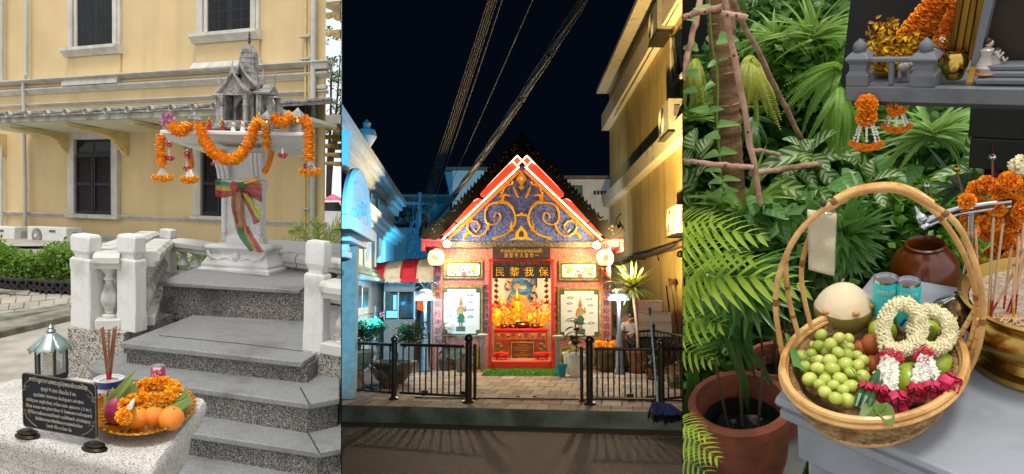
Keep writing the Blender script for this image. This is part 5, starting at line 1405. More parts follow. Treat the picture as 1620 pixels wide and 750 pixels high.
 A0,A1=SF.q(777,500)[0],SF.q(873,500)[0];Z0,Z1=SF.q(826,572)[1],SF.q(826,411)[1]
 bp('room_floor',SF.bx(MB(),A0-.8,Z0-.06,A1+.8,Z0-.003,-3.3,-.301),mat('room_tile','9A7A62',.5));bp('ceiling',SF.bx(MB(),A0-.8,Z1+.3,A1+.8,Z1+.36,-3.3,-.26),wht);bp('rear_wall',SF.bx(MB(),A0-.8,Z0,A1+.8,Z1+.3,-3.4,-3.3),wht)
 for s0,s1 in((A0-.86,A0-.8),(A1+.8,A1+.86)):bp('room_wall',SF.bx(MB(),s0,Z0,s1,Z1+.3,-3.3,-.26),wht)
 # hanging fascia with gold characters and carved border
 f=slab('name_board',779,420,871,440.5,-.2,-.15,M_black)
 for i,ch in enumerate('民黎我保'):text(ch,'lettering',16*PXM,M_gold,f,SF.up(*SF.q(791+23*i,431,-.15),-.148),ext=.012)
 f=slab('carved_valance',779,413.2,871,420,-.16,-.1,mat('valance_brown','4A2A1E',.6,col2='8A6A3A',mix=(.5,.6),scale=22),bev=.01)
 rg=random.Random(8)
 for i in range(30):
  x=rg.uniform(781,869);y=417+rg.uniform(-3,8)*(1.4 if 805<x<840 else .7);a,z=SF.q(x,y,-.09)
  mb=MB();petals(mb,SF.P(a,z,-.09),PXM*rg.uniform(1.4,2.6),16,rg,.8);stuff(bp('carving',mb,[M_goldfr,mat('carve_red','8A1E1A',.5),mat('carve_pink','B88A8A',.5),mat('carve_brown','4A2E22',.6)][i%4],f,smooth=0))
 for s in(0,1):
  mb=MB();xx=791 if s==0 else 861
  # rear painting with a blue dragon
 o_=-3.25
 f=slab('rear_painting',800,438,848,505,-3.29,o_,mat('painting_tan','C9AE86',.7,col2='B08A5E',mix=(.4,.6),scale=3))
 db=mat('dragon_blue','4A86A8',.6,col2='2E5E86',mix=(.45,.6),scale=9)
 pts=[(812,446),(820,444),(832,448),(838,456),(830,462),(818,460),(810,466),(806,476),(812,486)]
 bp('painted_dragon',MB().tube(bez([SF.w(x,y,o_+.0)for x,y in pts],30),[.06+.05*math.sin(PI*i/33)for i in range(33)],6),db,f)if 0 else bp('painted_dragon',MB().tube(bez([SF.w(x,y,o_)for x,y in pts],32),.085,6),db,f)
 for x,y in((824,447),(842,468),(806,452),(840,446),(812,474)):mb=MB();petals(mb,SF.w(x,y,o_),.16,30,rg,.9);bp('painted_cloud',mb,db,f,smooth=0)
 # altar
 alt=mat('altar_orange','B5562E',.5,col2='8A3A20',mix=(.4,.6),scale=5)
 f=slab('altar',782,524,866,572,-1.9,-1.2,alt,bev=.01);slab('altar_top',780,520.5,868,524,-1.95,-1.15,M_red,f,.008)
 slab('altar_band',784,526,864,537,-1.199,-1.17,mat('altar_band','C97A4A',.5,var=.2,scale=9),f)
 for ch,x in zip('安平家合',(796,812,832,853)):text(ch,'lettering',9*PXM,M_dred,f,SF.up(*SF.q(x,531.5,-1.16),-1.168),ext=.002)
 for x in(788,804,822,843,860):a,z=SF.q(x,531.5,-1.16);bp('altar_rosette',MB().lathe([(.05,0),(.03,.02),(.001,.02)],SF.P(a,z,-1.169),8,Mx.Rotation(PI/2,3,'X')),M_goldfr,f)
 for x in(790,858):
  for i in range(6):a,z=SF.q(x+(i%2)*4-2,545+4*i,-1.16);bp('altar_relief',MB().ball(SF.P(a,z,-1.19),(.07,.03,.05),8,5),mat('relief_green','7A7A3A',.5,.3),f)
  # brown votive plaque with a gold border
 f=slab('votive_plaque',807,540,846,571,-1.15,-1.1,mat('plaque_brown','6A3A1E',.4,var=.15),bev=.01)
 A,Zb,B,Zt=R(808.5,541.5,844.5,569.5,-1.09)
 for q in((A,Zb,B,Zb+.015),(A,Zt-.015,B,Zt),(A,Zb+.015,A+.015,Zt-.015),(B-.015,Zb+.015,B,Zt-.015)):bp('plaque_border',SF.bx(MB(),*q,-1.0995,-1.09),M_gold,f)
 for i,wv in enumerate((.5,.85,.7,.3,.85,.5)):text('ศาลสมเด็จพระพุทธยอดฟ้าจุฬาโลกมหาราช','lettering',.06,M_gold,f,SF.up(*SF.q(826.5,546+3.9*i,-1.09),-1.097),w_=.5*wv,ext=.001)
 # strings of brown lanterns at both jambs
 for x in(785.5,864):
  a,z0=SF.q(x,443,-.3);z1=SF.q(x,478,-.3)[1];mb=MB();mb.rod(SF.P(a,z0+.1,-.3),SF.P(a,z1,-.3),.008,5);st=bp('bead_string',mb,M_dred)
  for i in range(5):
   z=z0+(z1-z0)*i/4;bp('wooden_bead',MB().ball(SF.P(a,z,-.3),(.062,.062,.052),12,8),mat('bead_brown','7A3A24',.35,var=.15),st)
 slab('red_tassel',847,440,850,455,-.24,-.2,M_dred)
 # ------------------------------ gable
 apex,bl,br=(826,262),(703,383),(949,383)
 g0=.02
 pt=lambda x,y,o:SF.P(*SF.q(x,y,o),o)
 tri=[SF.q(*p,g0)for p in(bl,br,apex)]
 tym=mat('blue_mosaic','2E4A86',.35,.2,col2='6A6A9A',mix=(.46,.54),scale=26,detail=2)
 f=bp('tympanum',MB().prism(tri,SF.P(0,0,-.12),SF.x,V((0,0,1)),SF.n*.14),tym)
 gd=mat('gilded_relief','E0A418',.35,.5,var=.12,scale=16)
 Zc=lambda X,Y:(720+X/4.414,230+Y/4.414)
 def scroll(pts,r0,r1,o=.05,name='gilded_scroll'):
  for s in(1,-1):
   P_=bez([pt(*((lambda q:(q[0]if s==1 else 2*825.8-q[0],q[1]))(Zc(*p))),o)for p in pts],40)
   n=len(P_);rs=[(r0+(r1-r0)*i/n)*PXM for i in range(n)]
   mb=MB();mb.tube(P_,rs,7)
   for i in range(3,n-2,3):  # flame leaves along the stem
    t=(P_[i+1]-P_[i-1]).normalized();nn=V((-t.z,0,t.x))*(1 if s==1 else-1);L_=rs[i]*2.6
    mb.hexa([P_[i]-t*rs[i]-SF.n*.01,P_[i]+t*rs[i]-SF.n*.01,P_[i]+nn*L_+t*rs[i]*2.2-SF.n*.005,P_[i]+nn*L_+t*rs[i]*2-SF.n*.005,P_[i]-t*rs[i]+SF.n*.03,P_[i]+t*rs[i]+SF.n*.03,P_[i]+nn*L_+t*rs[i]*2.2+SF.n*.01,P_[i]+nn*L_+t*rs[i]*2+SF.n*.01])
   bp(name,mb,gd,f)
 scroll([(280,645),(340,630),(390,590),(422,520),(408,450),(370,408),(300,398),(240,415),(212,460),(212,520),(240,552),(290,545),(320,510),(308,472),(278,478),(274,508)],1.9,1.0)
 scroll([(236,540),(225,585),(190,625),(140,628),(100,600),(88,560),(115,528),(155,535),(172,570),(150,600),(130,585)],1.7,.9)
 scroll([(60,655),(85,620),(110,615)],1.6,1.0);scroll([(408,440),(370,400),(332,385),(328,340),(350,290),(395,270),(405,250)],1.8,1.2);scroll([(338,385),(345,350),(385,355)],1.3,.7);scroll([(410,295),(420,330),(440,365)],1.4,.8);scroll([(300,640),(260,645)],1.9,.9)
 scroll([(400,600),(395,560),(400,530)],1.5,.7)
 def motif(pts,o,m,t,name):
  bp(name,MB().prism([SF.q(*Zc(*p),o)for p in pts],SF.P(0,0,o),SF.x,V((0,0,1)),SF.n*t),m,f)
 motif([(425,240),(440,215),(463,183),(486,215),(501,240),(480,258),(470,285),(485,290),(463,318),(441,290),(456,285),(446,258)],.022,gd,.05,'lotus_finial');motif([(450,235),(463,215),(476,235),(463,250)],.073,mat('jewel','C8C0D8',.2),.015,'jewel')
 motif([(415,500),(425,485),(450,480),(463,465),(476,480),(501,485),(511,500),(463,492)],.022,gd,.05,'gilded_bar')
 motif([(380,663),(420,640),(425,610),(463,562),(501,610),(506,640),(546,663),(490,655),(463,660),(436,655)],.022,gd,.04,'gilded_spire');motif([(445,640),(445,612),(463,592),(481,612),(481,640)],.063,mat('spire_dark','4A3A2A',.5),.008,'spire_niche')
 # borders and neon: everything that follows the two slopes
 neonw=emitm('neon_white',(1.0,.80,.50),7);glowred=emitm('board_red_glow',(1.0,.035,.012),1.1);amber=mat('amber_border','C8741E',.5,.2,var=.2,scale=20)  # red boards given a glow for the neon light falling on them
 for s in(1,-1):
  X=lambda x:x if s==1 else 2*826-x
  Lp=lambda x,y,o:pt(X(x),y,o)
  def strip(name,p0,p1,wpx,o0,o1,m):
   a,b=V((p0[0],p0[1])),V((p1[0],p1[1]));d=(b-a).normalized();n_=V((-d.y,d.x))*wpx/2
   q=[a-n_,b-n_,b+n_,a+n_]
   bot=[Lp(v.x,v.y,o0)for v in q];top=[Lp(v.x,v.y,o1)for v in q]
   return bp(name,MB().grid([bot,top],True,True,True),m,bevel=0)
  strip('amber_border',(704,383),(823,269),5,.03,.09,amber)
  strip('gable_moulding',(701,378),(823,262),3,.02,.16,M_dred)
  bp('neon_tube',MB().tube([Lp(700,379,.24),Lp(821,264,.24)],.018,8),neonw)
  bp('neon_tube',MB().tube([Lp(818,246,.3),Lp(832,260,.3)],.011,8),neonw);bp('neon_tube',MB().tube([Lp(811,255,.3),Lp(820,264,.3)],.010,8),neonw);bp('neon_tube',MB().tube([Lp(818,246.5,.3),Lp(806,259,.3)],.009,8),neonw)
  # scalloped red barge boards in three lengths
  def board(pts):
   ol=[SF.q(X(x),y,.18)for x,y in pts]
   bp('barge_board',MB().prism(ol,SF.P(0,0,.18),SF.x,V((0,0,1)),SF.n*.07),glowred,bevel=.01)
  board([(819,246),(826,253),(823,260),(766,313),(761,311),(760,305)]);board([(757,314),(763,316),(724,353),(720,350),(722,343),(740,325),(750,316)]);board([(719,352),(722,356),(704,374),(699,372),(710,357),(715,352)])
  bp('neon_edge',MB().tube([Lp(760,305,.26),Lp(818,246,.26)],.005,6),emitm('neon_edge',(1,.45,.3),2.5));bp('neon_edge',MB().tube(bez([Lp(721,350,.26),Lp(722,343,.26),Lp(742,323,.26),Lp(757,314,.26)],12),.005,6),emitm('neon_edge',(1,.45,.3),2.5))
  # black scaled bargeboard with leaf teeth
  ol=[(826,208),(823,212),(819,224)]
  edge=[(819,224),(806,236),(775,268),(748,298),(722,326),(703,346),(688,357),(668,366)]
  for(xa,ya),(xb,yb)in zip(edge,edge[1:]):
   L_=math.hypot(xb-xa,yb-ya);n=max(1,int(L_/7))
   for i in range(n):
    t0,t1=i/n,(i+1)/n;x0,y0=xa+(xb-xa)*t0,ya+(yb-ya)*t0;x1,y1=xa+(xb-xa)*t1,ya+(yb-ya)*t1
    ol+=[(x0,y0),(x0+(x1-x0)*.3-1,y0+(y1-y0)*.3-5.5),(x0+(x1-x0)*.75,y0+(y1-y0)*.75)]
  ol+=[(668,376),(690,381),(700,374),(722,350),(758,310),(819,244),(826,240)]
  q=[SF.q(X(x),y,.1)for x,y in ol]
  bp('leaf_bargeboard',MB().prism(q,SF.P(0,0,.1),SF.x,V((0,0,1)),SF.n*.2),M_roofk,smooth=0)
  gx=random.Random(4+s)
  mb=MB()
  for i in range(80):
   t=gx.random();x=680+140*t;y=366-140*t+gx.uniform(-6,8);mb.ball(Lp(x,y,.302),.012*gx.uniform(.5,1.3),5,4)
  stuff(bp('glass_inlay',mb,mat('inlay','6E6448',.3,.4),smooth=0))
  bp('roof_horn',MB().tube(bez([Lp(676,374,.2),Lp(669,364,.2),Lp(673,354,.2),Lp(675,347,.2),Lp(669,338,.2)],14),[.1,.11,.11,.1,.085,.07,.06,.05,.045,.04,.035,.03,.02,.015,.01,.008,.006][:99][:len(bez([Lp(676,374,.2),Lp(669,364,.2),Lp(673,354,.2),Lp(675,347,.2),Lp(669,338,.2)],14))],7),M_roofk)
  # eave return: red boxed end with a lit soffit
  A,B=sorted((SF.q(X(668),385)[0],SF.q(X(701),385)[0]))
  zt,zb=SF.q(X(690),379)[1],SF.q(X(690),398)[1]
  bp('eave_box',SF.bx(MB(),A,zt-.07,B,zt,-3.2,.28),M_dred,bevel=.01);bp('eave_frame',SF.bx(MB(),A,zb,A+.09,zt-.071,-.6,.27)if s==1 else SF.bx(MB(),B-.09,zb,B,zt-.071,-.6,.27),M_dred,bevel=.01)
  bp('eave_soffit',SF.bx(MB(),A+.1,zb+.12,B-.03,zt-.072,-3,.15),mat('eave_red','A81A22',.4))
  # roof plane
  r0,r1=SF.q(X(826),236,-1)[0],SF.q(X(672),372,.1)[0]
  zr0,zr1=SF.q(826,238,.1)[1],SF.q(690,368,.1)[1]
  mb=MB();mb.hexa([SF.P(r1,zr1-.08,.09),SF.P(r0,zr0-.08,.09),SF.P(r0,zr0-.08,-4),SF.P(r1,zr1-.08,-4),SF.P(r1,zr1,.09),SF.P(r0,zr0,.09),SF.P(r0,zr0,-4),SF.P(r1,zr1,-4)]);bp('roof',mb,M_roofk)
 return T
SHR=build_shrine()
def bulb(px,py,label,e):
 o=SF.P(*SF.q(px,py,.5),.5)
 T=thing('floodlight_bulb',label,'lamp',o,group='bare bulbs under the shrine eaves')
 part('bulb',MB().ball((0,0,0),.085,14,10),emitm('bulb_glow',(1.0,.82,.5),60),T);part('socket',MB().lathe([(.05,.07),(.045,.16),(.02,.2)],n=12),M_black,T);part('bracket',MB().rod((0,0,.18),(0,.42,.2),.015,6),M_black,T)
 point('bulb_light',o+V((0,-.12,0)),e,(1.0,.72,.38),.06)
bulb(707,386,'bare bright bulb under the shrine eave beside the striped awning',250)
bulb(944,388,'bare bright bulb under the shrine eave beside the yellow building',250)
point('room_light',SF.P(*SF.q(826,416,-1.2),-1.0),210,(1.0,.76,.48),.2)
point('room_light',SF.P(*SF.q(826,452,-.5),-.45),22,(1.0,.7,.4),.1)
def lantern(px,py,label,ch):
 o=SF.P(*SF.q(px,py,.3),.3);T=thing('paper_lantern',label,'lantern',o,group='round paper lanterns at the shrine corners')
 gl=emitm('lantern_paper',(1.0,.46,.17),1.6)
 r=.2;n=20
 b=part('lantern_body',MB().lathe([(.09,-.19),(.16,-.16),(.2,-.08),(.21,0),(.2,.08),(.16,.16),(.09,.19)],n=n),gl,T)
 part('cap',MB().lathe([(.1,.19),(.1,.215),(.03,.23)],n=14),M_dred,T);part('base_cap',MB().lathe([(.03,-.24),(.1,-.215),(.1,-.19)],n=14),M_dred,T)
 part('tassel',MB().lathe([(.02,-.24),(.035,-.3),(.03,-.42)],n=8),M_red,T);part('hook',MB().rod((0,0,.22),(0,0,.4),.01,5),M_black,T)
 text(ch,'lettering',.2,mat('lantern_red','8E1A10',.6),T,axes(V((0,-.214,0)),V((1,0,0)),V((0,0,1)),V((0,-1,0))),ext=.004)
lantern(690,408,'glowing round paper lantern at the shrine corner near the striped awning','福')
lantern(957,408,'glowing round paper lantern at the shrine corner near the yellow building','壽')
# ------------------------------------------------------------------ things inside and in front of the shrine
def sp(px,py,o):return SF.P(*SF.q(px,py,o),o)
def build_idol(px,yb,yt,o,label,w=.34,m=M_gold,cat='statue',group=None,seed=0):
 p=sp(px,yb,o);h=(yb-yt)*(DS-o)/F;T=thing('deity_statue',label,cat,p,group=group)
 part('pedestal',MB().lathe([(h*w,0),(h*w*1.05,h*.05),(h*w*.85,h*.1),(h*w*.95,h*.16)],n=14),m,T)
 part('lap',MB().ball((0,0,h*.24),(h*w*.95,h*w*.6,h*.1),14,8),m,T)
 b=part('torso',MB().lathe([(h*w*.5,h*.2),(h*w*.42,h*.35),(h*w*.55,h*.5),(h*w*.45,h*.56),(h*w*.16,h*.6)],n=14,sy=.7),m,T)
 for s in(-1,1):part('arm',MB().tube([(s*h*w*.5,0,h*.52),(s*h*w*.8,-h*.02,h*.36),(s*h*w*.3,-h*w*.5,h*.28)],[h*.05,h*.045,h*.035],7),m,T)
 hd=part('head',MB().ball((0,0,h*.68),(h*.075,h*.08,h*.09),12,9),m,T)
 part('crown',MB().lathe([(h*.085,h*.73),(h*.07,h*.8),(h*.035,h*.88),(h*.008,h)],n=12),m,hd)
 rg=random.Random(seed);mb=MB()
 for i in range(60):a=rg.uniform(0,PI);mb.ball((math.cos(a)*h*w*rg.uniform(.4,1.15),h*.06,h*.45+math.sin(a)*h*.35*rg.uniform(.6,1)),h*.025,5,4)
 stuff(part('halo_ornament',mb,m if seed==0 else[M_gold,M_red,mat('orn_pink','C86A5A',.5)][seed%3],T))
build_idol(818,504,457,-2.6,'tall seated gold deity in the middle of the altar',.3)
build_idol(820,517,482,-2.0,'smaller seated gold deity before the tall one',.34)
build_idol(793,512,466,-2.5,'red and gold robed deity figure beside the tall gold one, bucket side far',.34,mat('robe_red','B84A2A',.5,.2,col2='D8A83A',mix=(.45,.6),scale=14),seed=1)
build_idol(846,512,466,-2.5,'gold robed deity figure between the tall gold one and the bright bead figure',.34,mat('robe_gold','D88A3A',.5,.2,col2='B8402A',mix=(.4,.55),scale=14),seed=2)
build_idol(863,508,464,-2.3,'figure in pink and gold beads close to the bead string',.3,mat('robe_pink','C8705A',.5,.1,col2='E0B860',mix=(.4,.6),scale=14),seed=4)
build_idol(783,508,472,-2.3,'small red figure half hidden by the door jamb',.3,mat('robe_red','B84A2A',.5,.2),seed=1)
def build_censer(px,yb,yt,wpx,label,o=-1.6):
 p=sp(px,yb,o);k=(DS-o)/F;h=(yb-yt)*k;r=wpx*k/2;T=thing('censer',label,'incense burner',p,group='bronze censers along the altar')
 part('bowl',MB().lathe([(r*.5,0),(r*.55,h*.1),(r*.45,h*.18),(r*.95,h*.5),(r,h*.7),(r*.85,h*.85),(r*.95,h),(r*.8,h)],n=18),mat('bronze','6A5030',.35,.8,var=.2),T)
 for s in(-1,1):part('handle',MB().tube([(s*r*.85,0,h*.8),(s*r*1.15,0,h*.9),(s*r*1.1,0,h*1.15)],h*.07,6),mat('bronze','6A5030',.35,.8),T)
 rg=random.Random(px);mb=MB()
 for i in range(26):mb.rod((rg.uniform(-.5,.5)*r,rg.uniform(-.4,.4)*r,h),(rg.uniform(-.9,.9)*r,rg.uniform(-.5,.5)*r,h*rg.uniform(1.6,3)),.007,4)
 stuff(part('joss_sticks',mb,mat('joss_gold','C89A3A',.6,var=.3,scale=40),T))
for a in((797,523,513,12,'small bronze censer at the bead string nearest the left mural deity'),(811,523,513,13,'bronze censer second along the altar from the small one'),(827,523,509,23,'largest bronze censer, in the middle of the altar'),(847,523,512,14,'bronze censer on the plant side of the largest one')):build_censer(*a)
def build_flame(px,yb,o,label):
 p=sp(px,yb,o);T=thing('gilt_ornament',label,'altar ornament',p,group='gilt flame ornaments on the altar');rg=random.Random(px)
 mb=MB()
 for i in range(16):a=rg.uniform(-1,1);blade(mb,(a*.1,0,0),(a*.8,rg.uniform(-.3,.3),1),(0,-1,0),rg.uniform(.2,.42),.06,.3,3)
 stuff(part('flame_leaves',mb,M_gold,T));part('vase',MB().lathe([(.04,-.12),(.09,-.05),(.05,0)],n=10),M_gold,T)
for px,l in((803,'gilt flame ornament rising between the two small censers'),(838,'gilt flame ornament rising behind the largest censer'),(856,'gilt flame ornament beside the bright bead figure'),(788,'gilt flame ornament at the jamb nearest the door mural')):build_flame(px,512,-1.8,l)
def build_stool(px,label):
 p=sp(px,574,-.7);T=thing('red_stool',label,'stool',p,group='round red stools in the doorway');k=(DS+.7)/F
 R=13.5*k
 part('seat',MB().lathe([(R*.8,.16),(R,.2),(R,.25),(R*.95,.27),(.001,.265)],n=24),mat('stool_red','D81A10',.35,coat=.3),T)
 for i in range(4):a=PI/4+PI/2*i;part('leg',MB().rod((math.cos(a)*R*.7,math.sin(a)*R*.7,.17),(math.cos(a)*R*.8,math.sin(a)*R*.8,0),.025,6),M_red,T)
build_stool(793,'round red stool in the doorway on the left mural side');build_stool(858,'round red stool in the doorway on the bucket side')
def build_mat():
 p=[NI.z(x,y,.012)for x,y in((762,594),(884,594),(877,584),(770,584))];c=sum(p,V())/4
 T=thing('grass_mat','green artificial grass mat before the red doorway','mat',c);Ti=T.matrix_world.inverted()@NI.M
 part('backing',MB().grid([[v-V((0,0,.008))for v in p],p],True,True,True),mat('turf_green','4E8A2A',.9,var=.25,scale=40,bump=.6),T,M=Ti)
 rg=random.Random(1);mb=MB()
 for i in range(2600):
  u,v=rg.random(),rg.random();q=(p[0]*(1-u)+p[1]*u)*(1-v)+(p[3]*(1-u)+p[2]*u)*v
  d=V((rg.uniform(-.02,.02),rg.uniform(-.02,.02),rg.uniform(.02,.04)));s=V((.008,0,0));mb.face([q-s,q+s,q+d])
 stuff(part('turf',mb,mat('turf_blade','5E9A30',.8,var=.3,scale=20),T,M=Ti,smooth=0))
build_mat()
# ------------------------------------------------------------------ buildings round the shrine
use(NI,'night')
M_yel=mat('yellow_render','C6AE6C',.85,var=.07,scale=1.2,bump=.2,bscale=18,detail=8,streak=('6E6038',.6,2.2))
M_ledge=mat('cream_ledge','D8D0B4',.8,col2='8E8A70',mix=(.25,.42),scale=3,detail=9)
M_acg=mat('condenser_grey','A8A698',.5,var=.1)
def pp(f,d,px,py):return f.at(px,py,d)
def condenser(name,label,M,wd,h,dp,group):
 T=thing('air_conditioner_unit',label,'air conditioner',M=M,group=group)
 part('casing',MB().box((0,dp/2,h/2),(wd,dp,h)),M_acg,T,.015)
 r=h*.4;cx=-wd*.2;RX=Mx.Rotation(PI/2,3,'X')
 part('fan_opening',MB().lathe([(r,0),(r*.9,.002)],(cx,-.003,h*.5),20,RX),mat('fan_dark',(.1,.1,.09),.7),T)
 mb=MB()
 for q in(.25,.4,.55,.7,.85,1.0):mb.lathe([(r*q-.008,0),(r*q,.012),(r*q+.008,0)],(cx,-.006,h*.5),20,RX,cap=False)
 part('fan_grille',mb,M_acg,T)
 part('side_handle',MB().box((wd/2+.006,dp*.5,h*.6),(.02,dp*.35,h*.35)),mat('handle_dark','6A685E',.6),T)
 part('wall_bracket',MB().box((0,dp/2,-.04),(wd*1.05,dp*1.1,.03)),M_steel,T)
 return T
def build_yellow():
 d=NI.hdir(800);d=d if d.y>0 else-d
 far=NI.at(967,480,36)
 P_=Pl(NI,far,d)  # s grows away from the viewer; s<0 nearer; out (n) points ...
 n=P_.n if P_.n.x<0 else-P_.n
 T=thing('yellow_building','tall yellow rendered building with cream ledges beside the shrine','building',far);Ti=T.matrix_world.inverted()@NI.M
 def W(px,py,out=0):return NI.pl(px,py,far+n*out,n)
 def sz(px,py,out=0):q=W(px,py,out)-far;return q.dot(d),q.z
 def Q(s,z,out):return far+d*s+V((0,0,z))+n*out
 def bx(name,s0,z0,s1,z1,o0,o1,m,par=T,bev=0):
  p=[Q(s0,z0,o0),Q(s1,z0,o0),Q(s1,z0,o1),Q(s0,z0,o1),Q(s0,z1,o0),Q(s1,z1,o0),Q(s1,z1,o1),Q(s0,z1,o1)]
  return part(name,MB().hexa(p),m,par,bev,M=Ti if par is T else Mx.Identity(4))
 sN=-24;zb=-1.79-0
 zt=sz(966,140)[1]
 part('wall',MB().hexa([Q(sN,zb-.2,0),Q(0,zb-.2,0),Q(0,zb-.2,-5),Q(sN,zb-.2,-5),Q(sN,zt,0),Q(0,zt,0),Q(0,zt,-5),Q(sN,zt,-5)]),M_yel,T,M=Ti)
 def ledge(pc,th,out,nm='ledge',extra=.25):
  z1=sz(pc[0],pc[1],out)[1]
  bx(nm,sN,z1,extra,z1+th,.001,out,M_ledge)
 ledge((944,147),.18,.6,'eave',.15)
 zz=sz(955,201,.36)[1];bx('ledge',sN,zz,.2,zz+.75,.001,.36,M_ledge)
 z3=sz(1078,190,.33)[1];z4=sz(1020,250,.33)[1];z3=(z3+z4)/2;bx('ledge',sN,z3-.38,.1,z3+.18,.001,.33,M_ledge)
 z5=sz(1000,410,.2)[1];bx('awning_ledge',sN,z5-.06,0,z5+.06,.001,.3,mat('rust_steel','6A5A48',.6,.3,var=.3))
 # window at the frame edge
 s0,z0=sz(1066,132);s1,z1=sz(1084,60);z1=sz(1067,80)[1]
 f=bx('window',min(s0,s1)-.2,z0-.1,s0,z1+.4,.001,.03,mat('night_glass',(.02,.03,.03),.1),T)
 for q in((s0-.02,z0-.16,s0+.09,z1+.45),(s0-2,z0-.2,s0-.021,z0-.08)):bx('window_frame',*q,.031,.1,mat('window_frame_white','C8C8BC',.6),f,.01)
 # pipes and a bracket lamp
 def run(pts,r,name='pipe',m=M_acg,o=.06):part(name,MB().tube([W(x,y,o)for x,y in pts],r,7),m,T,M=Ti)
 run([(1060,36),(1062,80),(1068,130),(1071,175)],.03);run([(1064,80),(1069,130),(1074,178)],.03);run([(972,184),(1074,4)],.015,'cable',M_black,.26)
 run([(985,408),(1030,398),(1040,404),(1042,412)],.02,'cable',M_black,.3);run([(1042,400),(1062,392),(1084,372)],.02,'cable',M_black,.3);run([(1020,399),(1060,390)],.015,'cable',M_black,.2)
 run([(1054,452),(1062,520),(1070,548)],.014,'cable',M_black,.05)
 for x,y in((1058,34),(1076,396),(1018,402)):
  part('wall_lamp',MB().lathe([(.03,0),(.09,-.06),(.1,-.16),(.06,-.2)],W(x,y,.12),12),M_black,T,M=Ti)
 def ac(px,py,h,out,label):
  s,z=sz(px,py,out);o=Q(s,z,out);x=-d;
  condenser('ac',label,axes(o,x,-n,V((0,0,1))),h*1.5,h,.45,'condensers on the yellow building')
 ac(1033,60,.93,.5,'highest wall mounted air conditioner, near the top eave of the yellow building');ac(1050,214,.9,.5,'wall mounted air conditioner under the window of the yellow building');ac(1062,371,.75,.5,'lowest wall mounted air conditioner, above the awning frame')
 return W,Q,sz,n,d
YW,YQ,Ysz,Yn,Yd=build_yellow()
def build_rear_buildings():
 M_w=mat('rear_white','C6C6C2',.85,var=.06,scale=2);M_roofd=mat('rear_roof','6A6258',.8,var=.2)
 P_=Pl(NI,NI.at(920,500,39),(1,0,0));T=thing('rear_house','grey white house with a green curtained window behind the right slope of the shrine roof','house',P_.p0);Ti=T.matrix_world.inverted()@NI.M
 a0,z0,a1,z1=P_.rect(856,282,972,600)[0],-2.5,P_.rect(856,282,978,600)[2],P_.q(920,284)[1]
 part('wall',P_.bx(MB(),a0,z0,a1,z1,-4,0),M_w,T,M=Ti);part('roof',P_.bx(MB(),a0-.2,z1,a1+.2,z1+.16,-4.2,.3),M_roofd,T,M=Ti)
 A,B,C,D=P_.rect(895,293,922,346);f=part('window',P_.bx(MB(),A,B,C,D,.001,.02),mat('green_curtain','4E6A54',.7,var=.2,scale=14,stretch=(6,1,.2)),T,M=Ti)
 for q in((A-.12,B,A,D+.12),(C,B,C+.12,D+.12),(A,D,C,D+.12)):part('window_frame',P_.bx(MB(),*q,.0,.08),M_w,f)
 for i in range(6):q=P_.rect(939+i*5.4,302,943+i*5.4,308);part('vent_block',P_.bx(MB(),*q,.001,.02),M_black,T,M=Ti)
 P_=Pl(NI,NI.at(745,500,38),(1,0,0));T=thing('rear_house','white flat roofed house behind the left slope of the shrine roof','house',P_.p0);Ti=T.matrix_world.inverted()@NI.M
 a0,a1,z1=P_.q(716,300)[0],P_.q(800,300)[0],P_.q(745,270)[1]
 part('wall',P_.bx(MB(),a0,-2.5,a1,z1,-3,0),M_w,T,M=Ti);part('roof',P_.bx(MB(),a0-.35,z1,a1,z1+.14,-3,.3),M_roofd,T,M=Ti)
 b0=P_.q(703,300)[0]
 part('side_wing',P_.bx(MB(),b0+.08,-2.5,a0-.01,P_.q(710,345)[1],-3,-.2),mat('rear_blue','4A8EA8',.8),T,M=Ti);part('gable_panel',MB().prism([(b0,z1-.05),(a0,z1-.05),(a0,P_.q(710,315)[1]),(a0-.1,P_.q(710,315)[1])],P_.P(0,0,-.1),P_.x,V((0,0,1)),P_.n*.08),mat('rear_blue','4A8EA8',.8),T,M=Ti)
 # a dark balustraded house further off, at the far end of the blue one
 P_=Pl(NI,NI.at(645,500,41),(1,0,0));T=thing('far_house','dim blue house with a roof balustrade and potted plants beyond the cyan building','house',P_.p0);Ti=T.matrix_world.inverted()@NI.M
 m=mat('far_blue','5E8A98',.85,var=.1)
 A,B,C,D=P_.rect(600,330,712,600);part('wall',P_.bx(MB(),A,-3,C,D,-4,0),m,T,M=Ti)
 z0,z1=P_.q(650,322)[1],P_.q(650,308)[1];part('cornice',P_.bx(MB(),A,D,C,z0,-4,.2),m,T,M=Ti,bevel=.02);part('top_rail',P_.bx(MB(),A+.3,z1-.12,C,z1,-.2,.12),m,T,M=Ti)
 for i in range(34):a=A+.4+(C-A-.4)*i/34;part('baluster',P_.bx(MB(),a,z0,a+.06,z1-.12,-.1,.02),m,T,M=Ti)
 zl,zh=P_.q(650,396)[1],P_.q(650,366)[1];part('lower_wall',P_.bx(MB(),A,-3,C,zl,.2,2.2),m,T,M=Ti);part('parapet',P_.bx(MB(),A,zl,C,zh,2.0,2.2),m,T,M=Ti)
 rg=random.Random(3);mb=MB()
 for i in range(24):a,z=P_.q(rg.uniform(622,680),rg.uniform(330,352));tuft(mb,rg,P_.P(a,z,1.2),16,(.4,.2,.25),.2)
 stuff(part('foliage',mb,leafm('dark_leaf',(.03,.06,.03)),T,M=Ti,smooth=0))
build_rear_buildings()
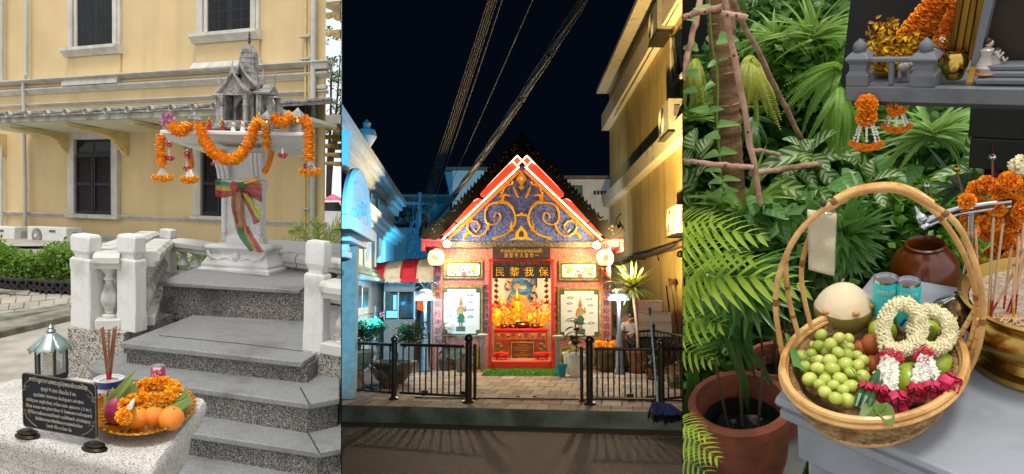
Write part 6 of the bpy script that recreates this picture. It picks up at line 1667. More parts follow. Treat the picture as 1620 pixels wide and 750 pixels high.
def build_cyan():
 d=NI.hdir(742);d=d if d.y>0 else-d
 far=NI.at(622,480,26);n=V((d.y,-d.x,0))  # faces the street (to +x)
 T=thing('cyan_lit_building','classical white building bathed in cyan light across the side lane','building',far);Ti=T.matrix_world.inverted()@NI.M
 m=mat('cyan_plaster','B8C4C2',.8,var=.05,scale=2,streak=('6A7674',.6,2.5));m2=mat('cyan_trim','D2DAD8',.75,var=.04);md=mat('night_window',(.02,.03,.035),.15);mb_=mat('cyan_brick','8E9A90',.85,var=.1)
 def W(px,py,out=0):return NI.pl(px,py,far+n*out,n)
 def sz(px,py,out=0):q=W(px,py,out)-far;return q.dot(d),q.z
 def Q(s,z,out):return far+d*s+V((0,0,z))+n*out
 def bx(name,s0,z0,s1,z1,o0,o1,m=m,par=T,bev=0):
  p=[Q(s0,z0,o1),Q(s0,z0,o0),Q(s1,z0,o0),Q(s1,z0,o1),Q(s0,z1,o1),Q(s0,z1,o0),Q(s1,z1,o0),Q(s1,z1,o1)]
  return part(name,MB().hexa(p),m,par,bev,M=Ti if par is T else Mx.Identity(4))
 sN=-15;zt=sz(606,322)[1]
 bx('wall',sN,-3,0,zt,-4,0)
 zr=sz(583,290)[1]
 for k,(o,h)in enumerate(((.14,.2),(.26,.16),(.38,.18))):bx('cornice',sN,zt+sum((.2,.16,.18)[:k]),.1+o,zt+sum((.2,.16,.18)[:k+1]),-.5,o,m2,bev=.01)
 zm=sz(600,372)[1]
 for k,(o,h)in enumerate(((.12,.14),(.24,.12),(.34,.14))):bx('string_course',sN,zm+.13*k,.1+o,zm+.13*k+.12,.001,o,m2,bev=.01)
 def win(x0,x1,yc,h,frame=True):
  s0,z=sz(x0,yc);s1=sz(x1,yc)[0];f=bx('window',s0,z-h/2,s1,z+h/2,.001,.02,md)
  if frame:
   w=.09
   for q in((s0-w,z-h/2-w,s0,z+h/2+w),(s1,z-h/2-w,s1+w,z+h/2+w),(s0,z+h/2,s1,z+h/2+w),(s0,z-h/2-w,s1,z-h/2),((s0+s1)/2-.03,z-h/2,(s0+s1)/2+.03,z+h/2)):bx('window_frame',*q,.021,.07,m2,f)
 for x in(586,597,602.5,607.5):win(x,x+3.4,331+(x-586)*.62,.62)
 for x0,x1,y,h in((575,583,392,1.0),(592,605,399,.9),(541,550,372,1.1)):win(x0,x1,y,h)
 for x0,x1,y,h in((553,560,470,.7),(566,571,472,.6),(574,582,474,.6)):win(x0,x1,y,h,False)
 # shutters below: pale roller fronts with grooves
 for x0,x1 in((543,556),(560,588),(592,612)):
  s0,s1=sz(x0,500)[0],sz(x1,500)[0];z0=-1.9;z1=sz(575,485)[1]
  for i in range(10):bx('roller_slat',s0,z0+(z1-z0)*i/10,s1,z0+(z1-z0)*(i+.88)/10,.002,.05,mat('roller_pale','A8B4B0',.6,var=.05))
 zc=sz(575,445)[1]
 for k in range(3):bx('canopy_tile_row',sN,zc+.12*k,.1,zc+.12*k+.1,.001,.34-.1*k,mat('tile_blue','6E8E96',.7,var=.15),bev=.02)
 # projecting bays with arched pediments towards the viewer
 def bay(x0,x1,ytop,ybase,out,seed):
  s0,z1=sz(x0,ybase,out);s1=sz(x1,ybase,out)[0];w=s1-s0;c=(s0+s1)/2
  ol=[(w/2*math.cos(PI*i/14),w/2*.62*math.sin(PI*i/14))for i in range(15)]
  o=part('pediment',MB().prism(ol,Q(c,z1,.01),d,V((0,0,1)),n*out),m2,T,.01,M=Ti)
  ring=[Q(c+w/2*1.02*math.cos(PI*i/20),z1+w/2*.66*math.sin(PI*i/20),out)for i in range(21)]
  part('pediment_moulding',MB().tube(ring,.07,7),m2,o);part('pediment_moulding',MB().tube([Q(c+w*.36*math.cos(PI*i/20),z1+.1+w*.22*math.sin(PI*i/20),out)for i in range(21)],.035,7),m2,o)
  rg=random.Random(seed);mb=MB()
  for i in range(16):mb.ball(Q(c+w*.28*rg.uniform(-1,1),z1+w*.1*rg.uniform(.4,1.4),out),(.07,.07,.06),6,4)
  stuff(part('relief_ornament',mb,m,o));bx('pediment_base',s0-.1,z1-.22,s1+.1,z1-.001,.001,out+.12,m2,bev=.02)
  return s0,s1,z1
 s0,s1,z1=bay(546,582,290,340,.7,2)
 for sa in(s0,s1-.35):bx('bay_pier',sa,-2,sa+.35,z1-.23,.001,.55,mb_)
 s0,s1,z1=bay(545,571,330,361,.5,3)
 bx('column_base',s0+.2,sz(556,415,.3)[1],s0+.9,sz(556,405,.3)[1],.001,.5,m2,bev=.02)
 c=W(556,405,.3);part('column',MB().lathe([(.24,0),(.22,.1),(.2,2.0),(.24,2.1)],Q(s0+.55,sz(556,405,.3)[1],.28),14),m2,T,M=Ti)
 ur=sz(565,268)
 part('urn',MB().lathe([(.18,0),(.1,.1),(.24,.35),(.2,.5),(.08,.55),(.1,.66),(.02,.75)],Q(ur[0],zt+.55,.2),14),m2,T,M=Ti)
build_cyan()
def area(name,loc,tgt,e,col,size,cone=105):
 l=bpy.data.lights.new(name,'SPOT');l.energy=e;l.color=lin(col);l.shadow_soft_size=size;l.spot_size=rad(cone);l.spot_blend=.6
 o=bpy.data.objects.new(name,l);COL.objects.link(o);v=(FR.M.to_3x3()@(V(tgt)-V(loc))).normalized();o.matrix_world=Mx.Translation(FR.M@V(loc))@v.to_track_quat('-Z','Y').to_matrix().to_4x4()
area('cyan_lamp',(-.3,9.0,3.0),(-5.4,15.6,2.7),1500,(.04,.50,1.0),.15,66)
area('cyan_lamp',(-2.75,15.2,1.4),(-4.4,20,1.3),750,(.04,.50,1.0),.15,125)  # added cyan fill for the street-level front
area('cyan_lamp',(-2.8,21,2.6),(-5.4,25,4.6),1500,(.04,.52,1.0),.15)
area('cyan_lamp',(-3.4,28,2.5),(-5.5,41,5.0),1300,(.06,.5,.8),.15)
area('lantern_fill',(2.75,18.1,2.3),(5.4,24,7.0),7000,(1.0,.68,.28),.12)  # extra spot by the lantern, added to brighten the yellow wall
area('lantern_fill',(-2.85,18.1,2.4),(-3.2,20.6,1.4),160,(1.0,.74,.42),.12)  # extra spot by the other lantern, added for the awning
area('rear_lamp',(1.2,27,3),(1.5,39,5.6),900,(.85,.9,1.0),.15)
area('street_glow',(1.2,6.0,3.3),(.3,10.5,-.3),1050,(1.0,.82,.58),.2)
# ------------------------------------------------------------------ overhead lines
def build_wires():
 wm=mat('wire_grey','48453F',.6,.3);bk=mat('wire_black','0E0E10',.6)
 def far_near(a,b,da,db):return NI.at(a[0],a[1],da),NI.at(b[0],b[1],db)
 def wire(a,b,da,db,r,label,m=wm,sag=.2,group='thin overhead wires'):
  p,q=far_near(a,b,da,db);n=18;pts=[p.lerp(q,i/n)-V((0,0,sag*4*(i/n)*(1-i/n)))for i in range(n+1)]
  T=link('overhead_wire',MB().tube([x-p for x in pts],r,5).mesh('overhead_wire',m),M=Mx.Translation(p));tag(T,label,'wire',group)
 tops=[774,777.5,781,784,788,796];bots=[664,668,671,674,677,682]
 for i,(t,b)in enumerate(zip(tops,bots)):wire((b,330),(t,-6),27,11,.011+(i%2)*.003,'thin pale wire running up from the pole, %s'%['on the open sky side','second from the open sky','third from the open sky','fourth from the open sky','fifth from the open sky','apart from the rest'][i],sag=.05)
 wire((690,340),(845,-6),26,11,.010,'single faint wire between the pale bundle and the thick black cable',mat('wire_faint','4A4844',.6),.05)
 # thick cable bundle
 p,q=far_near((664,372),(930,-14),26,9.5);n=30
 pts=[p.lerp(q,i/n)-V((0,0,.28*4*(i/n)*(1-i/n)))for i in range(n+1)]
 T=thing('cable_bundle','thick black cable bundle slanting over the shrine roof','cable',p);Ti=T.matrix_world.inverted()@NI.M
 part('cable_core',MB().tube(pts,[.05]*(n+1),8),bk,T,M=Ti)
 for k in range(5):
  rg=random.Random(k);a0=k*1.25;mb=MB()
  mb.tube([v+V((math.cos(a0+i*.5)*.06,0,math.sin(a0+i*.5)*.06))for i,v in enumerate(pts)],.016,5);part('cable_strand',mb,bk if k<4 else wm,T,M=Ti)
 for i in(6,12,18,24,27):part('cable_tie',MB().ball(pts[i],(.07,.07,.07),8,6),wm,T,M=Ti);part('tie_tail',MB().tube([pts[i],pts[i]+V((.05,0,-.12)),pts[i]+V((.14,0,-.1))],.012,5),wm,T,M=Ti)
 # pole with its mess of cables
 b=NI.at(657,600,27);o=V((b.x,b.y,0));H=NI.at(660,322,27).z
 T=thing('utility_pole','utility pole wrapped in coiled cables beside the far blue house','pole',o);rg=random.Random(2)
 part('pole',MB().rod((0,0,0),(.1,0,H+.4),.1,8,.08),mat('pole_concrete','5E7078',.8),T)
 mb=MB()
 for i in range(26):
  z=H*rg.uniform(.45,1);x=rg.uniform(-.35,.35);mb.tube(bez([(x,0,z),(x+rg.uniform(-.3,.3),-.2,z-rg.uniform(.3,.9)),(rg.uniform(-.4,.4),-.1,z-rg.uniform(1,2.2)),(rg.uniform(-.3,.3),0,z-rg.uniform(.4,2.8))],10),.022,5)
 stuff(part('coiled_cables',mb,mat('cable_blue','3E5A68',.6),T));part('crossarm',MB().box((0,0,H),(.9,.1,.1)),mat('pole_concrete','5E7078',.8),T)
 for i in range(7):part('insulator',MB().lathe([(.03,0),(.05,.05),(.03,.1)],(-.4+.13*i,0,H+.05),8),wm,T)
build_wires()
# ------------------------------------------------------------------ railings along the kerb
def fence(p0,p1,h,nb,label,rise=.05,low=.11,every=4,thick=.014,sub=True,ends=True,group='steel railings before the shrine'):
 d=(p1-p0);L_=d.length;d.normalize();T=thing('railing',label,'railing',M=axes(p0,d,V((-d.y,d.x,0)),V((0,0,1))),group=group)
 part('top_rail',MB().tube([(0,0,h),(L_,0,h)],.028,8),M_steel,T);part('bottom_rail',MB().tube([(0,0,low),(L_,0,low)],.022,8),M_steel,T)
 me=MB().tube([(0,0,low),(0,0,h*.5),(0,0,h)],thick,6).add(MB().ball((0,0,low+(h-low)*.42),(thick*1.7,)*3,6,4)).mesh('baluster',M_steel)
 for i in range(nb):link('baluster',me,T,loc=(L_*(i+.5)/nb,0,0))
 return T,d,L_
def post(p,h,r,label,ball=True,group='steel railing posts with ball tops'):
 T=thing('railing_post',label,'post',p,group=group)
 part('shaft',MB().rod((0,0,0),(0,0,h),r,12),M_steel,T);part('collar',MB().lathe([(r*1.8,0),(r*1.8,.03),(r*1.05,.05)],n=12),M_steel,T)
 part('cap',MB().lathe([(r*1.15,h),(r*1.2,h+.02),(r*.5,h+.035)],n=12),M_steel,T)
 if ball:part('ball_top',MB().ball((0,0,h+r*1.5),r*1.35,12,9),M_steel,T)
G=lambda x,y:NI.z(x,y,0)
pA,pB,pC=G(528,622),G(623,632),G(741,637)
hF=NI.at(741,548,pC.y).z
fence(pA,pB,hF,7,'steel railing section running off the frame beside the big urn');fence(pB+V((.1,.05,0)),pC-V((.08,0,0)),hF,11,'steel gate railing section between the broom and the shrine path')
post(pB,hF+.02,.05,'ball topped steel post beside the broom');post(pC,hF+.05,.058,'ball topped steel post at the open path, on the awning side');post(pC+V((.09,.4,0)),hF*.98,.03,'thin steel post tucked behind the gate post on the awning side',False)
pD,pE,pF=G(933,640),G(1047,642),G(1095,640)
hG=NI.at(933,552,pD.y).z
fence(pD+V((.08,0,0)),pE,hG,12,'steel gate railing section between the white pot and the mop');fence(pE+V((.06,0,0)),pF+V((.4,.5,0)),hG,7,'steel railing section beyond the mop running off the frame')
post(pD,hG+.06,.058,'ball topped steel post at the open path, on the bucket side');post(pE,hG+.03,.05,'ball topped steel post behind the blue mop');post(pD+V((-.1,.35,0)),hG*.98,.03,'thin steel post tucked beside the gate post on the bucket side',False)
def track():
 a,b=G(655,632),G(1095,637);T=thing('gate_track','thin steel gate track laid across the path opening','gate track',a);Ti=T.matrix_world.inverted()@NI.M
 part('rail',MB().tube([a+V((0,.1,.02)),b+V((0,.1,.02))],.014,6),M_steel,T,M=Ti)
 for x,y in((671,628),(732,630),(998,634),(820,634),(846,634)):part('wheel_box',MB().box(G(x,y)+V((0,.1,.06)),(.12,.06,.1)if x<740 or x>990 else(.05,.04,.03)),M_steel,T,.01,M=Ti)
track()
# second row of railings nearer the shrine
hs=.95
for a,b,nb,l in(((528,566),(612,560),12,'back railing running behind the clipped bonsai toward the kiosk'),((612,560),(640,556),5,'short back railing in front of the striped kiosk'),((985,590),(1034,583),8,'back railing in front of the standing person'),((1034,583),(1105,612),12,'back railing slanting toward the frame edge past the boxes')):
 p,q=G(*a),G(*b);fence(p,q,hs,nb,l,thick=.012,group='inner steel railings')
for x,y,l in((1034,583,'ball topped steel post at the corner of the inner railing by the boxes'),(612,560,'ball topped steel post of the inner railing before the kiosk')):post(G(x,y),hs+.04,.045,l)
# ------------------------------------------------------------------ kiosk, awning, lamps, flags
def build_kiosk():
 D_=21.5;P_=Pl(NI,NI.at(632,560,D_),(1,0,0));T=thing('kiosk_booth','small grey booth with lit windows under the striped awning','kiosk',P_.p0);Ti=T.matrix_world.inverted()@NI.M
 g=mat('booth_grey','8A8A84',.6,var=.1);
 A,B,C,Dz=P_.rect(607,446,657,600)
 zb=P_.q(630,505)[1];part('lower_wall',P_.bx(MB(),A,-2,C,zb,-1.2,0),g,T,M=Ti,bevel=.01);zt=P_.q(630,462)[1];ztop=P_.q(630,447)[1]
 part('roof_panel',P_.bx(MB(),A,zt,C,ztop,-1.2,.05),g,T,M=Ti,bevel=.02);part('rear_wall',P_.bx(MB(),A,zb,C,zt,-1.2,-1.1),mat('booth_inside','3E6A6A',.7),T,M=Ti)
 for x0,x1 in((607,609.5),(629,631),(654.5,657)):q=P_.rect(x0,462,x1,505);part('mullion',P_.bx(MB(),*q,-.06,.001),mat('booth_frame','B8B8AE',.4,.4),T,M=Ti)
 q=P_.rect(610,464,628.5,503);part('window_pane',P_.bx(MB(),*q,-.035,-.03),mat('booth_glass',(.05,.12,.12),.08,spec=.6),T,M=Ti);q=P_.rect(632,464,654,503);part('window_pane',P_.bx(MB(),*q,-.035,-.03),mat('booth_glass_dark',(.01,.015,.015),.08,spec=.6),T,M=Ti)
 q=P_.rect(611,492,628,503);part('counter_screen',P_.bx(MB(),*q,-.028,-.02),emitm('screen_teal',(.2,.7,.75),.5),T,M=Ti);q=P_.rect(622,467,627,490);part('window_glow',P_.bx(MB(),*q,-.028,-.02),emitm('screen_teal',(.2,.7,.75),.5),T,M=Ti)
 q=P_.rect(620,518,627,524);part('sticker',P_.bx(MB(),*q,.001,.006),M_goldfr,T,M=Ti)
build_kiosk()
def build_awning():
 D_=20.3;P_=Pl(NI,NI.at(630,560,D_),(1,0,0));T=thing('striped_awning','red and cream striped awning over the booth','awning',P_.p0);Ti=T.matrix_world.inverted()@NI.M
 rd=mat('awning_red','B8161E',.75,var=.08);cr=mat('awning_cream','C8AE8A',.75,var=.08)
 xs=[578,606,632,658,690]
 top=lambda x:419-(x-578)*.108-(6 if x>580 else-8)
 for i in range(4):
  rows=[]
  for t in range(5):
   x=xs[i]+(xs[i+1]-xs[i])*t/4
   a0,z0=P_.q(x,441);a1,z1=P_.q(x+2,top(x));row=[]
   for k in range(4):u=k/3;row.append(P_.P(a0+(a1-a0)*u,z0+(z1-z0)*math.sin(u*PI/2),-1.1*u*u))
   rows.append(row)
  part('canopy_stripe',MB().grid(rows),rd if i%2==0 else cr,T,M=Ti).modifiers.new('thick','SOLIDIFY').thickness=.02
 for i in range(16):
  x0,x1=578+7*i,585+7*i;a0,z=P_.q(x0,441);a1=P_.q(x1,441)[0];r=(a1-a0)/2
  col=rd if int((x0+3-578)/27.5)%2==0 else cr
  part('valance_scallop',MB().prism([(a0,z),(a1,z)]+[((a0+a1)/2+r*math.cos(-PI*j/6),z-.06+r*.8*math.sin(-PI*j/6))for j in range(7)],P_.P(0,0,.01),P_.x,V((0,0,1)),P_.n*.015),col,T,M=Ti)
 for x in(587,684):a,z=P_.q(x,441);part('pole',MB().rod(P_.P(a,-1.8,-.02),P_.P(a,z,-.02),.045,8),mat('awning_pole','A8AAA8',.4,.6),T,M=Ti)
build_awning()
def lamp_post(px,yb,yt,label,e,col):
 p=G(px,yb);k=p.y/F;h=NI.at(px,yt,p.y).z;T=thing('lamp_post',label,'lamp post',p,group='old style lamp posts')
 m=mat('lamp_post_grey','6E7274',.5,.4,var=.15)
 part('shaft',MB().lathe([(.13,0),(.13,.08),(.09,.14),(.08,.8),(.06,.9),(.045,1.0),(.04,h-.1),(.055,h)],n=14),m,T)
 R=17*k
 s=part('shade',MB().lathe([(R*.9,h+.13),(R*.6,h+.22),(.05,h+.26)],n=24,cap=False),mat('shade_metal','C8CCC8',.4,.4),T)
 mb=MB()
 for i in range(28):a,b=2*PI*i/28,2*PI*(i+1.5)/28;mb.rod((math.cos(a)*R*.98,math.sin(a)*R*.98,h-.02),(math.cos(b)*R*.8,math.sin(b)*R*.8,h+.2),.012,4)
 stuff(part('lattice',mb,m,T));part('lamp_glow',MB().ball((0,0,h+.06),(R*.74,R*.74,.085),14,8),emitm('lamp_white',(.85,.95,1.0),3.2),T)
 for sg in(-1,1):part('scroll',MB().tube(bez([(0,0,h+.26),(sg*.16,0,h+.42),(sg*.3,0,h+.36),(sg*.24,0,h+.28),(sg*.16,0,h+.32)],12),.014,5),m,T)
 point('street_lamp',p+V((0,-.15,h-.12)),e,col,.1)
lamp_post(672,588,474,'grey lamp post with a lit lattice shade beside the shrine corner on the awning side',60,(.8,.92,1.0))
lamp_post(980,592,474,'grey lamp post with a lit lattice shade beside the dracaena palm',60,(.9,.95,1.0))
def flag(px,py,label,cols,wpx,hpx,d,ang):
 o=NI.at(px,py,d);k=d/F;T=thing('small_flag',label,'flag',o)
 part('stick',MB().rod((0,0,-hpx*k*1.3),(0,0,hpx*k*.55),.012,5),M_black,T);n=len(cols)
 for i,c in enumerate(cols):
  z0,z1=-hpx*k*(.5-(n-1-i)/n),-hpx*k*(.5-(n-i)/n);rows=[[(wpx*k*t*math.cos(ang),.04*math.sin(t*6),(z0 if j==0 else z1)+wpx*k*t*math.sin(ang))for t in(0,.25,.5,.75,1)]for j in(0,1)]
  part('stripe',MB().grid(rows),mat('flag_'+c,c,.8,var=.05),T)
flag(600,499,'small Thai flag of red white and blue stripes beside the booth',['B8283A','D8D8D8','2A3A7A','D8D8D8','B8283A'],9,10,20.6,.35)
flag(659,481,'plain orange flag hanging beside the booth and lamp post',['E8641A'],11,18,20.4,-.25)
flag(552,560,'tiny striped flag on the inner railing beside the bonsai',['B8283A','D8D8D8','2A3A7A'],5,9,18,.0)
# ------------------------------------------------------------------ plants, pots and odds and ends on the pavement
M_terc=mat('terracotta_pot','8A5A38',.8,var=.2,scale=8,bump=.3);M_glz=mat('glazed_pot','5A4A34',.35,var=.3,scale=6);M_wpot=mat('white_pot','C8C8C0',.5,var=.06)
def pot(T,R,h,m,lip=.12):part('pot',MB().lathe([(R*.62,0),(R*.7,h*.05),(R*.95,h*.7),(R,h*.88),(R*1.1,h*.9),(R*1.1,h),(R*.95,h),(R*.9,h*.86)],n=22),m,T);part('soil',MB().lathe([(R*.92,h*.86),(.001,h*.87)],n=18,cap=False),mat('soil',(.04,.03,.02),.95),T)
def bonsai(px,yb,Rpx,hpx,crown,label,m,seed,ped=False):
 p=G(px,yb);k=p.y/F;T=thing('bonsai',label,'potted tree',p);rg=random.Random(seed);z0=0
 if ped:part('stand',MB().lathe([(Rpx*k*.5,0),(Rpx*k*.42,.1),(Rpx*k*.32,.35),(Rpx*k*.5,ped)],n=16),M_terc,T);z0=ped
 R,h=Rpx*k,hpx*k
 part('pot',MB().lathe([(R*.5,z0),(R*.85,z0+h*.5),(R*1.0,z0+h*.85),(R*1.08,z0+h*.9),(R*1.06,z0+h),(R*.9,z0+h),(R*.85,z0+h*.85),(.001,z0+h*.84)],n=24,cap=False),m,T)
 cx,cz,cw,ch=[(v-(px if i==0 else 0))for i,v in enumerate(crown)];zt=NI.at(px,crown[1],p.y).z
 part('trunk',MB().tube(bez([(0,0,z0+h*.8),(.06,.02,z0+h+.15),(-.05,0,(z0+h+zt)/2),(cx*k,0,zt)],14),[.06-.003*i for i in range(15)][:len(bez([(0,0,0),(0,0,1),(0,0,2),(0,0,3)],14))],7),mat('bonsai_bark','4A3C2E',.9,var=.3,bump=.5),T)
 mb=MB()
 for i in range(26):
  a=rg.uniform(0,2*PI);q=rg.random()**.5;c=(cx*k+math.cos(a)*q*cw*k,math.sin(a)*q*cw*k*.8,zt+rg.uniform(-1,1)*ch*k*(1.05-q*.6));mb.tube([(cx*k*.6,0,zt-ch*k),c],.008,4)if i%3==0 else None;tuft(mb,rg,c,40,(.16,.16,.09),.07)
 stuff(part('crown',mb,leafm('bonsai_leaf',(.045,.10,.03),(.015,.04,.01)),T,smooth=0))
bonsai(563,612,30,30,(580,522,22,18),'clipped round bonsai in a wide pale urn on a stand by the railing',mat('urn_pale','8A7658',.6,var=.2),3,ped=.35)
bonsai(622,606,34,34,(650,528,18,22),'loose bonsai rising from a broad dark brown bowl behind the broom',M_glz,8)
def leafy(px,yb,yt,label,m,potm,Rpx,hpx,n=16,seed=1,w=.16,stand=False,L_=.3):
 p=G(px,yb);k=p.y/F;T=thing('potted_plant',label,'potted plant',p);rg=random.Random(seed);pot(T,Rpx*k,hpx*k,potm);h=NI.at(px,yt,p.y).z
 part('stem',MB().tube([(0,0,hpx*k*.8),(.03,0,h*.6),(-.02,0,h*.92)],.018,6),mat('plant_stem','5A4A34',.8),T)
 for i in range(n):
  z=hpx*k+(h-hpx*k)*(.15+.8*i/n);a=i*2.4;mb=MB();blade(mb,(0,0,z),(math.cos(a),math.sin(a),rg.uniform(.1,.8)),(0,0,1),L_*rg.uniform(.8,1.2),w*rg.uniform(.8,1.1),rg.uniform(.4,1.4),5,.25);part('leaf',mb,m,T,smooth=60)
dkleaf=leafm('rubber_leaf',(.05,.045,.03),(.02,.018,.012),rough=.3)
leafy(703,586,505,'tall brown leaved plant in a pot before the mural, awning side',leafm('brown_leaf',(.16,.10,.06),(.06,.035,.02)),M_glz,10,18,18,4,.1,L_=.26)
leafy(911,596,498,'dark rubber plant in a white pot before the mural, bucket side',dkleaf,M_wpot,14,35,18,5,.17,L_=.3)
leafy(902,590,553,'small pale green sprig in a white pot beside the rubber plant',leafm('pale_sprig',(.3,.4,.06)),M_wpot,11,32,9,6,.05,L_=.2)
leafy(733,588,560,'low grey green shrub in a stone tub at the lower mural',leafm('grey_sprig',(.08,.09,.05)),mat('stone_tub','6E6C62',.8),15,22,10,9,.06,L_=.16)
leafy(1032,600,560,'spiky aloe in a small pot behind the mop handle',leafm('aloe',(.12,.2,.1)),M_terc,10,14,12,10,.05,L_=.3)
leafy(1071,612,590,'low green herbs in a lime planter at the frame edge',leafm('herb',(.2,.34,.05)),mat('lime_planter','6A8A2A',.6),16,10,14,11,.06,L_=.16)
leafy(1080,606,560,'leafy plant in a round terracotta planter at the frame edge',leafm('herb2',(.1,.16,.05)),M_terc,22,26,10,12,.07,L_=.2)
def build_dracaena():
 p=G(1010,590);k=p.y/F;T=thing('dracaena','tall dracaena with a yellow green starburst crown in a brown tub','potted tree',p);rg=random.Random(7)
 pot(T,19*k,36*k,mat('brown_tub','7A5230',.7,var=.2))
 top=NI.at(1001,455,p.y)-p
 part('trunk',MB().tube(bez([(0,0,.3),(-.02,0,top.z*.5),(top.x*.8,0,top.z*.85),(top.x,0,top.z)],12),.035,8),mat('draca_trunk','8A7456',.85,var=.2,scale=20),T)
 m=leafm('draca_leaf',(.36,.40,.06),(.10,.17,.03))
 for i in range(58):
  a=i*2.399;el=rg.uniform(-.5,1.35);mb=MB();blade(mb,top,(math.cos(a)*math.cos(el),math.sin(a)*math.cos(el),math.sin(el)),(0,0,1),rg.uniform(.55,.82),.075,rg.uniform(.1,.6),5,.3);part('leaf',mb,m,T,smooth=60)
build_dracaena()
def build_marigold_tub():
 p=G(963,588);k=p.y/F;T=thing('flower_urn','dark urn full of yellow marigold bunches before the lamp post','flower pot',p);rg=random.Random(2);pot(T,22*k,34*k,M_glz)
 for i in range(9):mb=MB();petals(mb,(rg.uniform(-.28,.28),rg.uniform(-.2,.2),38*k+rg.uniform(-.05,.09)),.11,90,rg,.5);stuff(part('flower_head',mb,M_mari,T,smooth=0))
build_marigold_tub()
def build_bucket():
 p=G(888,595);k=p.y/F;R,h=8.5*k,19*k;T=thing('teal_bucket','small teal plastic bucket on the pavement by the green mat','bucket',p);m=mat('teal_plastic','1E8E9A',.4,var=.05)
 part('body',MB().lathe([(R*.75,0),(R,h),(R*1.1,h),(R*1.1,h-.03),(R*1.04,h-.03),(R*.93,h*.98),(R*.7,.02),(.001,.02)],n=22,cap=False),m,T);part('handle',MB().tube([(R*1.08*math.cos(a),-R*1.1*abs(math.sin(a))*.6,h-.02-.12*math.sin(a))for a in[PI*i/10 for i in range(11)]],.008,5),m,T)
build_bucket()
def bollard(px,yb,yt,label):
 p=G(px,yb);h=NI.at(px,yt,p.y).z;T=thing('bollard',label,'bollard',p,group='short capped posts before the shrine');part('shaft',MB().rod((0,0,0),(0,0,h-.08),.045,12),mat('bollard_grey','8A8C88',.4,.6),T);part('cap',MB().lathe([(.05,h-.1),(.12,h-.05),(.13,h-.02),(.08,h)],n=14),mat('bollard_cap','A8A498',.5),T)
bollard(763,588,528,'short capped post by the mat corner on the awning side');bollard(883,592,530,'short capped post beside the teal bucket')
def build_broom():
 a,b=G(588,612),G(626,618);T=thing('twig_broom','brown twig broom lying on the pavement behind the railing','broom',a);rg=random.Random(3);mb=MB()
 A=NI.at(590,585,a.y)-a;mid=NI.at(603,595,a.y)-a
 for i in range(90):e=NI.at(rg.uniform(604,632),rg.uniform(608,621),a.y-rg.uniform(0,.5))-a;e.z=max(.01,e.z);mb.tube([A+V((rg.uniform(-.04,.04),rg.uniform(-.04,.04),0)),mid+V((rg.uniform(-.12,.12),rg.uniform(-.1,.1),rg.uniform(-.06,.06))),e],.006,4)
 stuff(part('twigs',mb,mat('twig_brown','7A5230',.9,var=.3,scale=20),T));part('handle',MB().rod(A,A+(A-mid).normalized()*.9,.016,6),mat('broom_handle','6A5A44',.8),T);part('binding',MB().ball(A,(.06,.06,.06),8,6),M_black,T)
build_broom()
def build_mop():
 p=G(1052,655);top=NI.at(1028,490,p.y+.55);T=thing('blue_mop','dark blue string mop leaning on the railing with its head on the kerb','mop',p);rg=random.Random(4)
 part('handle',MB().rod((-.1,.05,.12),top-p,.016,6),mat('mop_handle','6A8A9A',.5),T);part('grip',MB().rod((top-p)*.94+V((-.006,.003,.006)),top-p+V((0,0,.03)),.022,6),M_black,T);mb=MB()
 for i in range(120):a=rg.uniform(0,2*PI);r=rg.uniform(.1,.3);mb.tube([(-.1,.04,.17),(-.06+math.cos(a)*r*.5,math.sin(a)*r*.35,.15),(math.cos(a)*r,math.sin(a)*r*.55,.0)],.011,4)
 stuff(part('strings',mb,mat('mop_blue','1E2A5E',.9,var=.3,scale=20),T))
build_mop()
def shoe(px,py,rz,label):
 p=G(px,py);T=thing('shoe',label,'shoe',p,rz,group='pair of black shoes');m=mat('shoe_black','16161A',.6)
 part('upper',MB().grid([[V((math.cos(a)*w_,-.15+.3*t,z0+abs(math.sin(a))*h_))for a in[PI*j/8 for j in range(9)]]for t,w_,h_,z0 in((0,.02,.03,.02),(.15,.045,.09,.02),(.45,.045,.1,.02),(.75,.05,.06,.02),(1,.02,.02,.02))]),m,T);part('sole',MB().box((0,0,.012),(.1,.31,.022)),m,T,.01)
shoe(1026,634,.3,'black shoe nearer the railing section of the pair by the mop');shoe(1038,633,-.2,'black shoe of the pair touching the mop head')
def build_crates():
 m=mat('crate_white','B8AC98',.7,var=.08,scale=4);rd=mat('crate_red_print','A83A34',.6)
 D_=20.3;P_=Pl(NI,NI.at(1030,560,D_),(1,0,0))
 for(x0,y0,x1,y1,l)in((1011,510,1063,533,'lowest pale box of the stack by the yellow wall'),(1010,494,1062,509.5,'middle pale box with red print in the stack by the yellow wall'),(1010,475,1048,493.5,'topmost narrow pale box of the stack by the yellow wall'),(975,497,1000,520,'pale carton behind the standing person')):
  A,B,C,Dz=P_.rect(x0,y0,x1,y1);T=thing('storage_box',l,'box',P_.P((A+C)/2,B,0),group='pale storage boxes');w_,h=C-A,Dz-B
  part('box_body',MB().box((0,.3,h/2),(w_,.6,h)),m,T,.012);part('lid_edge',MB().box((0,.3,h-.02),(w_+.03,.63,.035)),m,T,.006)
  rg=random.Random(int(x0));mb=MB()
  for i in range(9):part('red_print',MB().box((-w_*.45+w_*.1*i,-.002,h*rg.choice((.8,.82,.2))),(.05,.004,.02)),rd,T)
 p=NI.z(1036,575,0);T=thing('black_table','low black table carrying the pale storage boxes','table',P_.P(P_.q(1036,534)[0],0,0));zt=P_.q(1036,534)[1]
 T.location=T.location;part('table_top',MB().box((0,.3,zt-.03),(1.1,.7,.05)),M_black,T)
 for sx in(-.5,.5):
  for sy in(.0,.6):part('leg',MB().box((sx,sy,(zt-.06-P_.p0.z)/2-0),(.05,.05,abs(zt))),M_black,T)
build_crates()
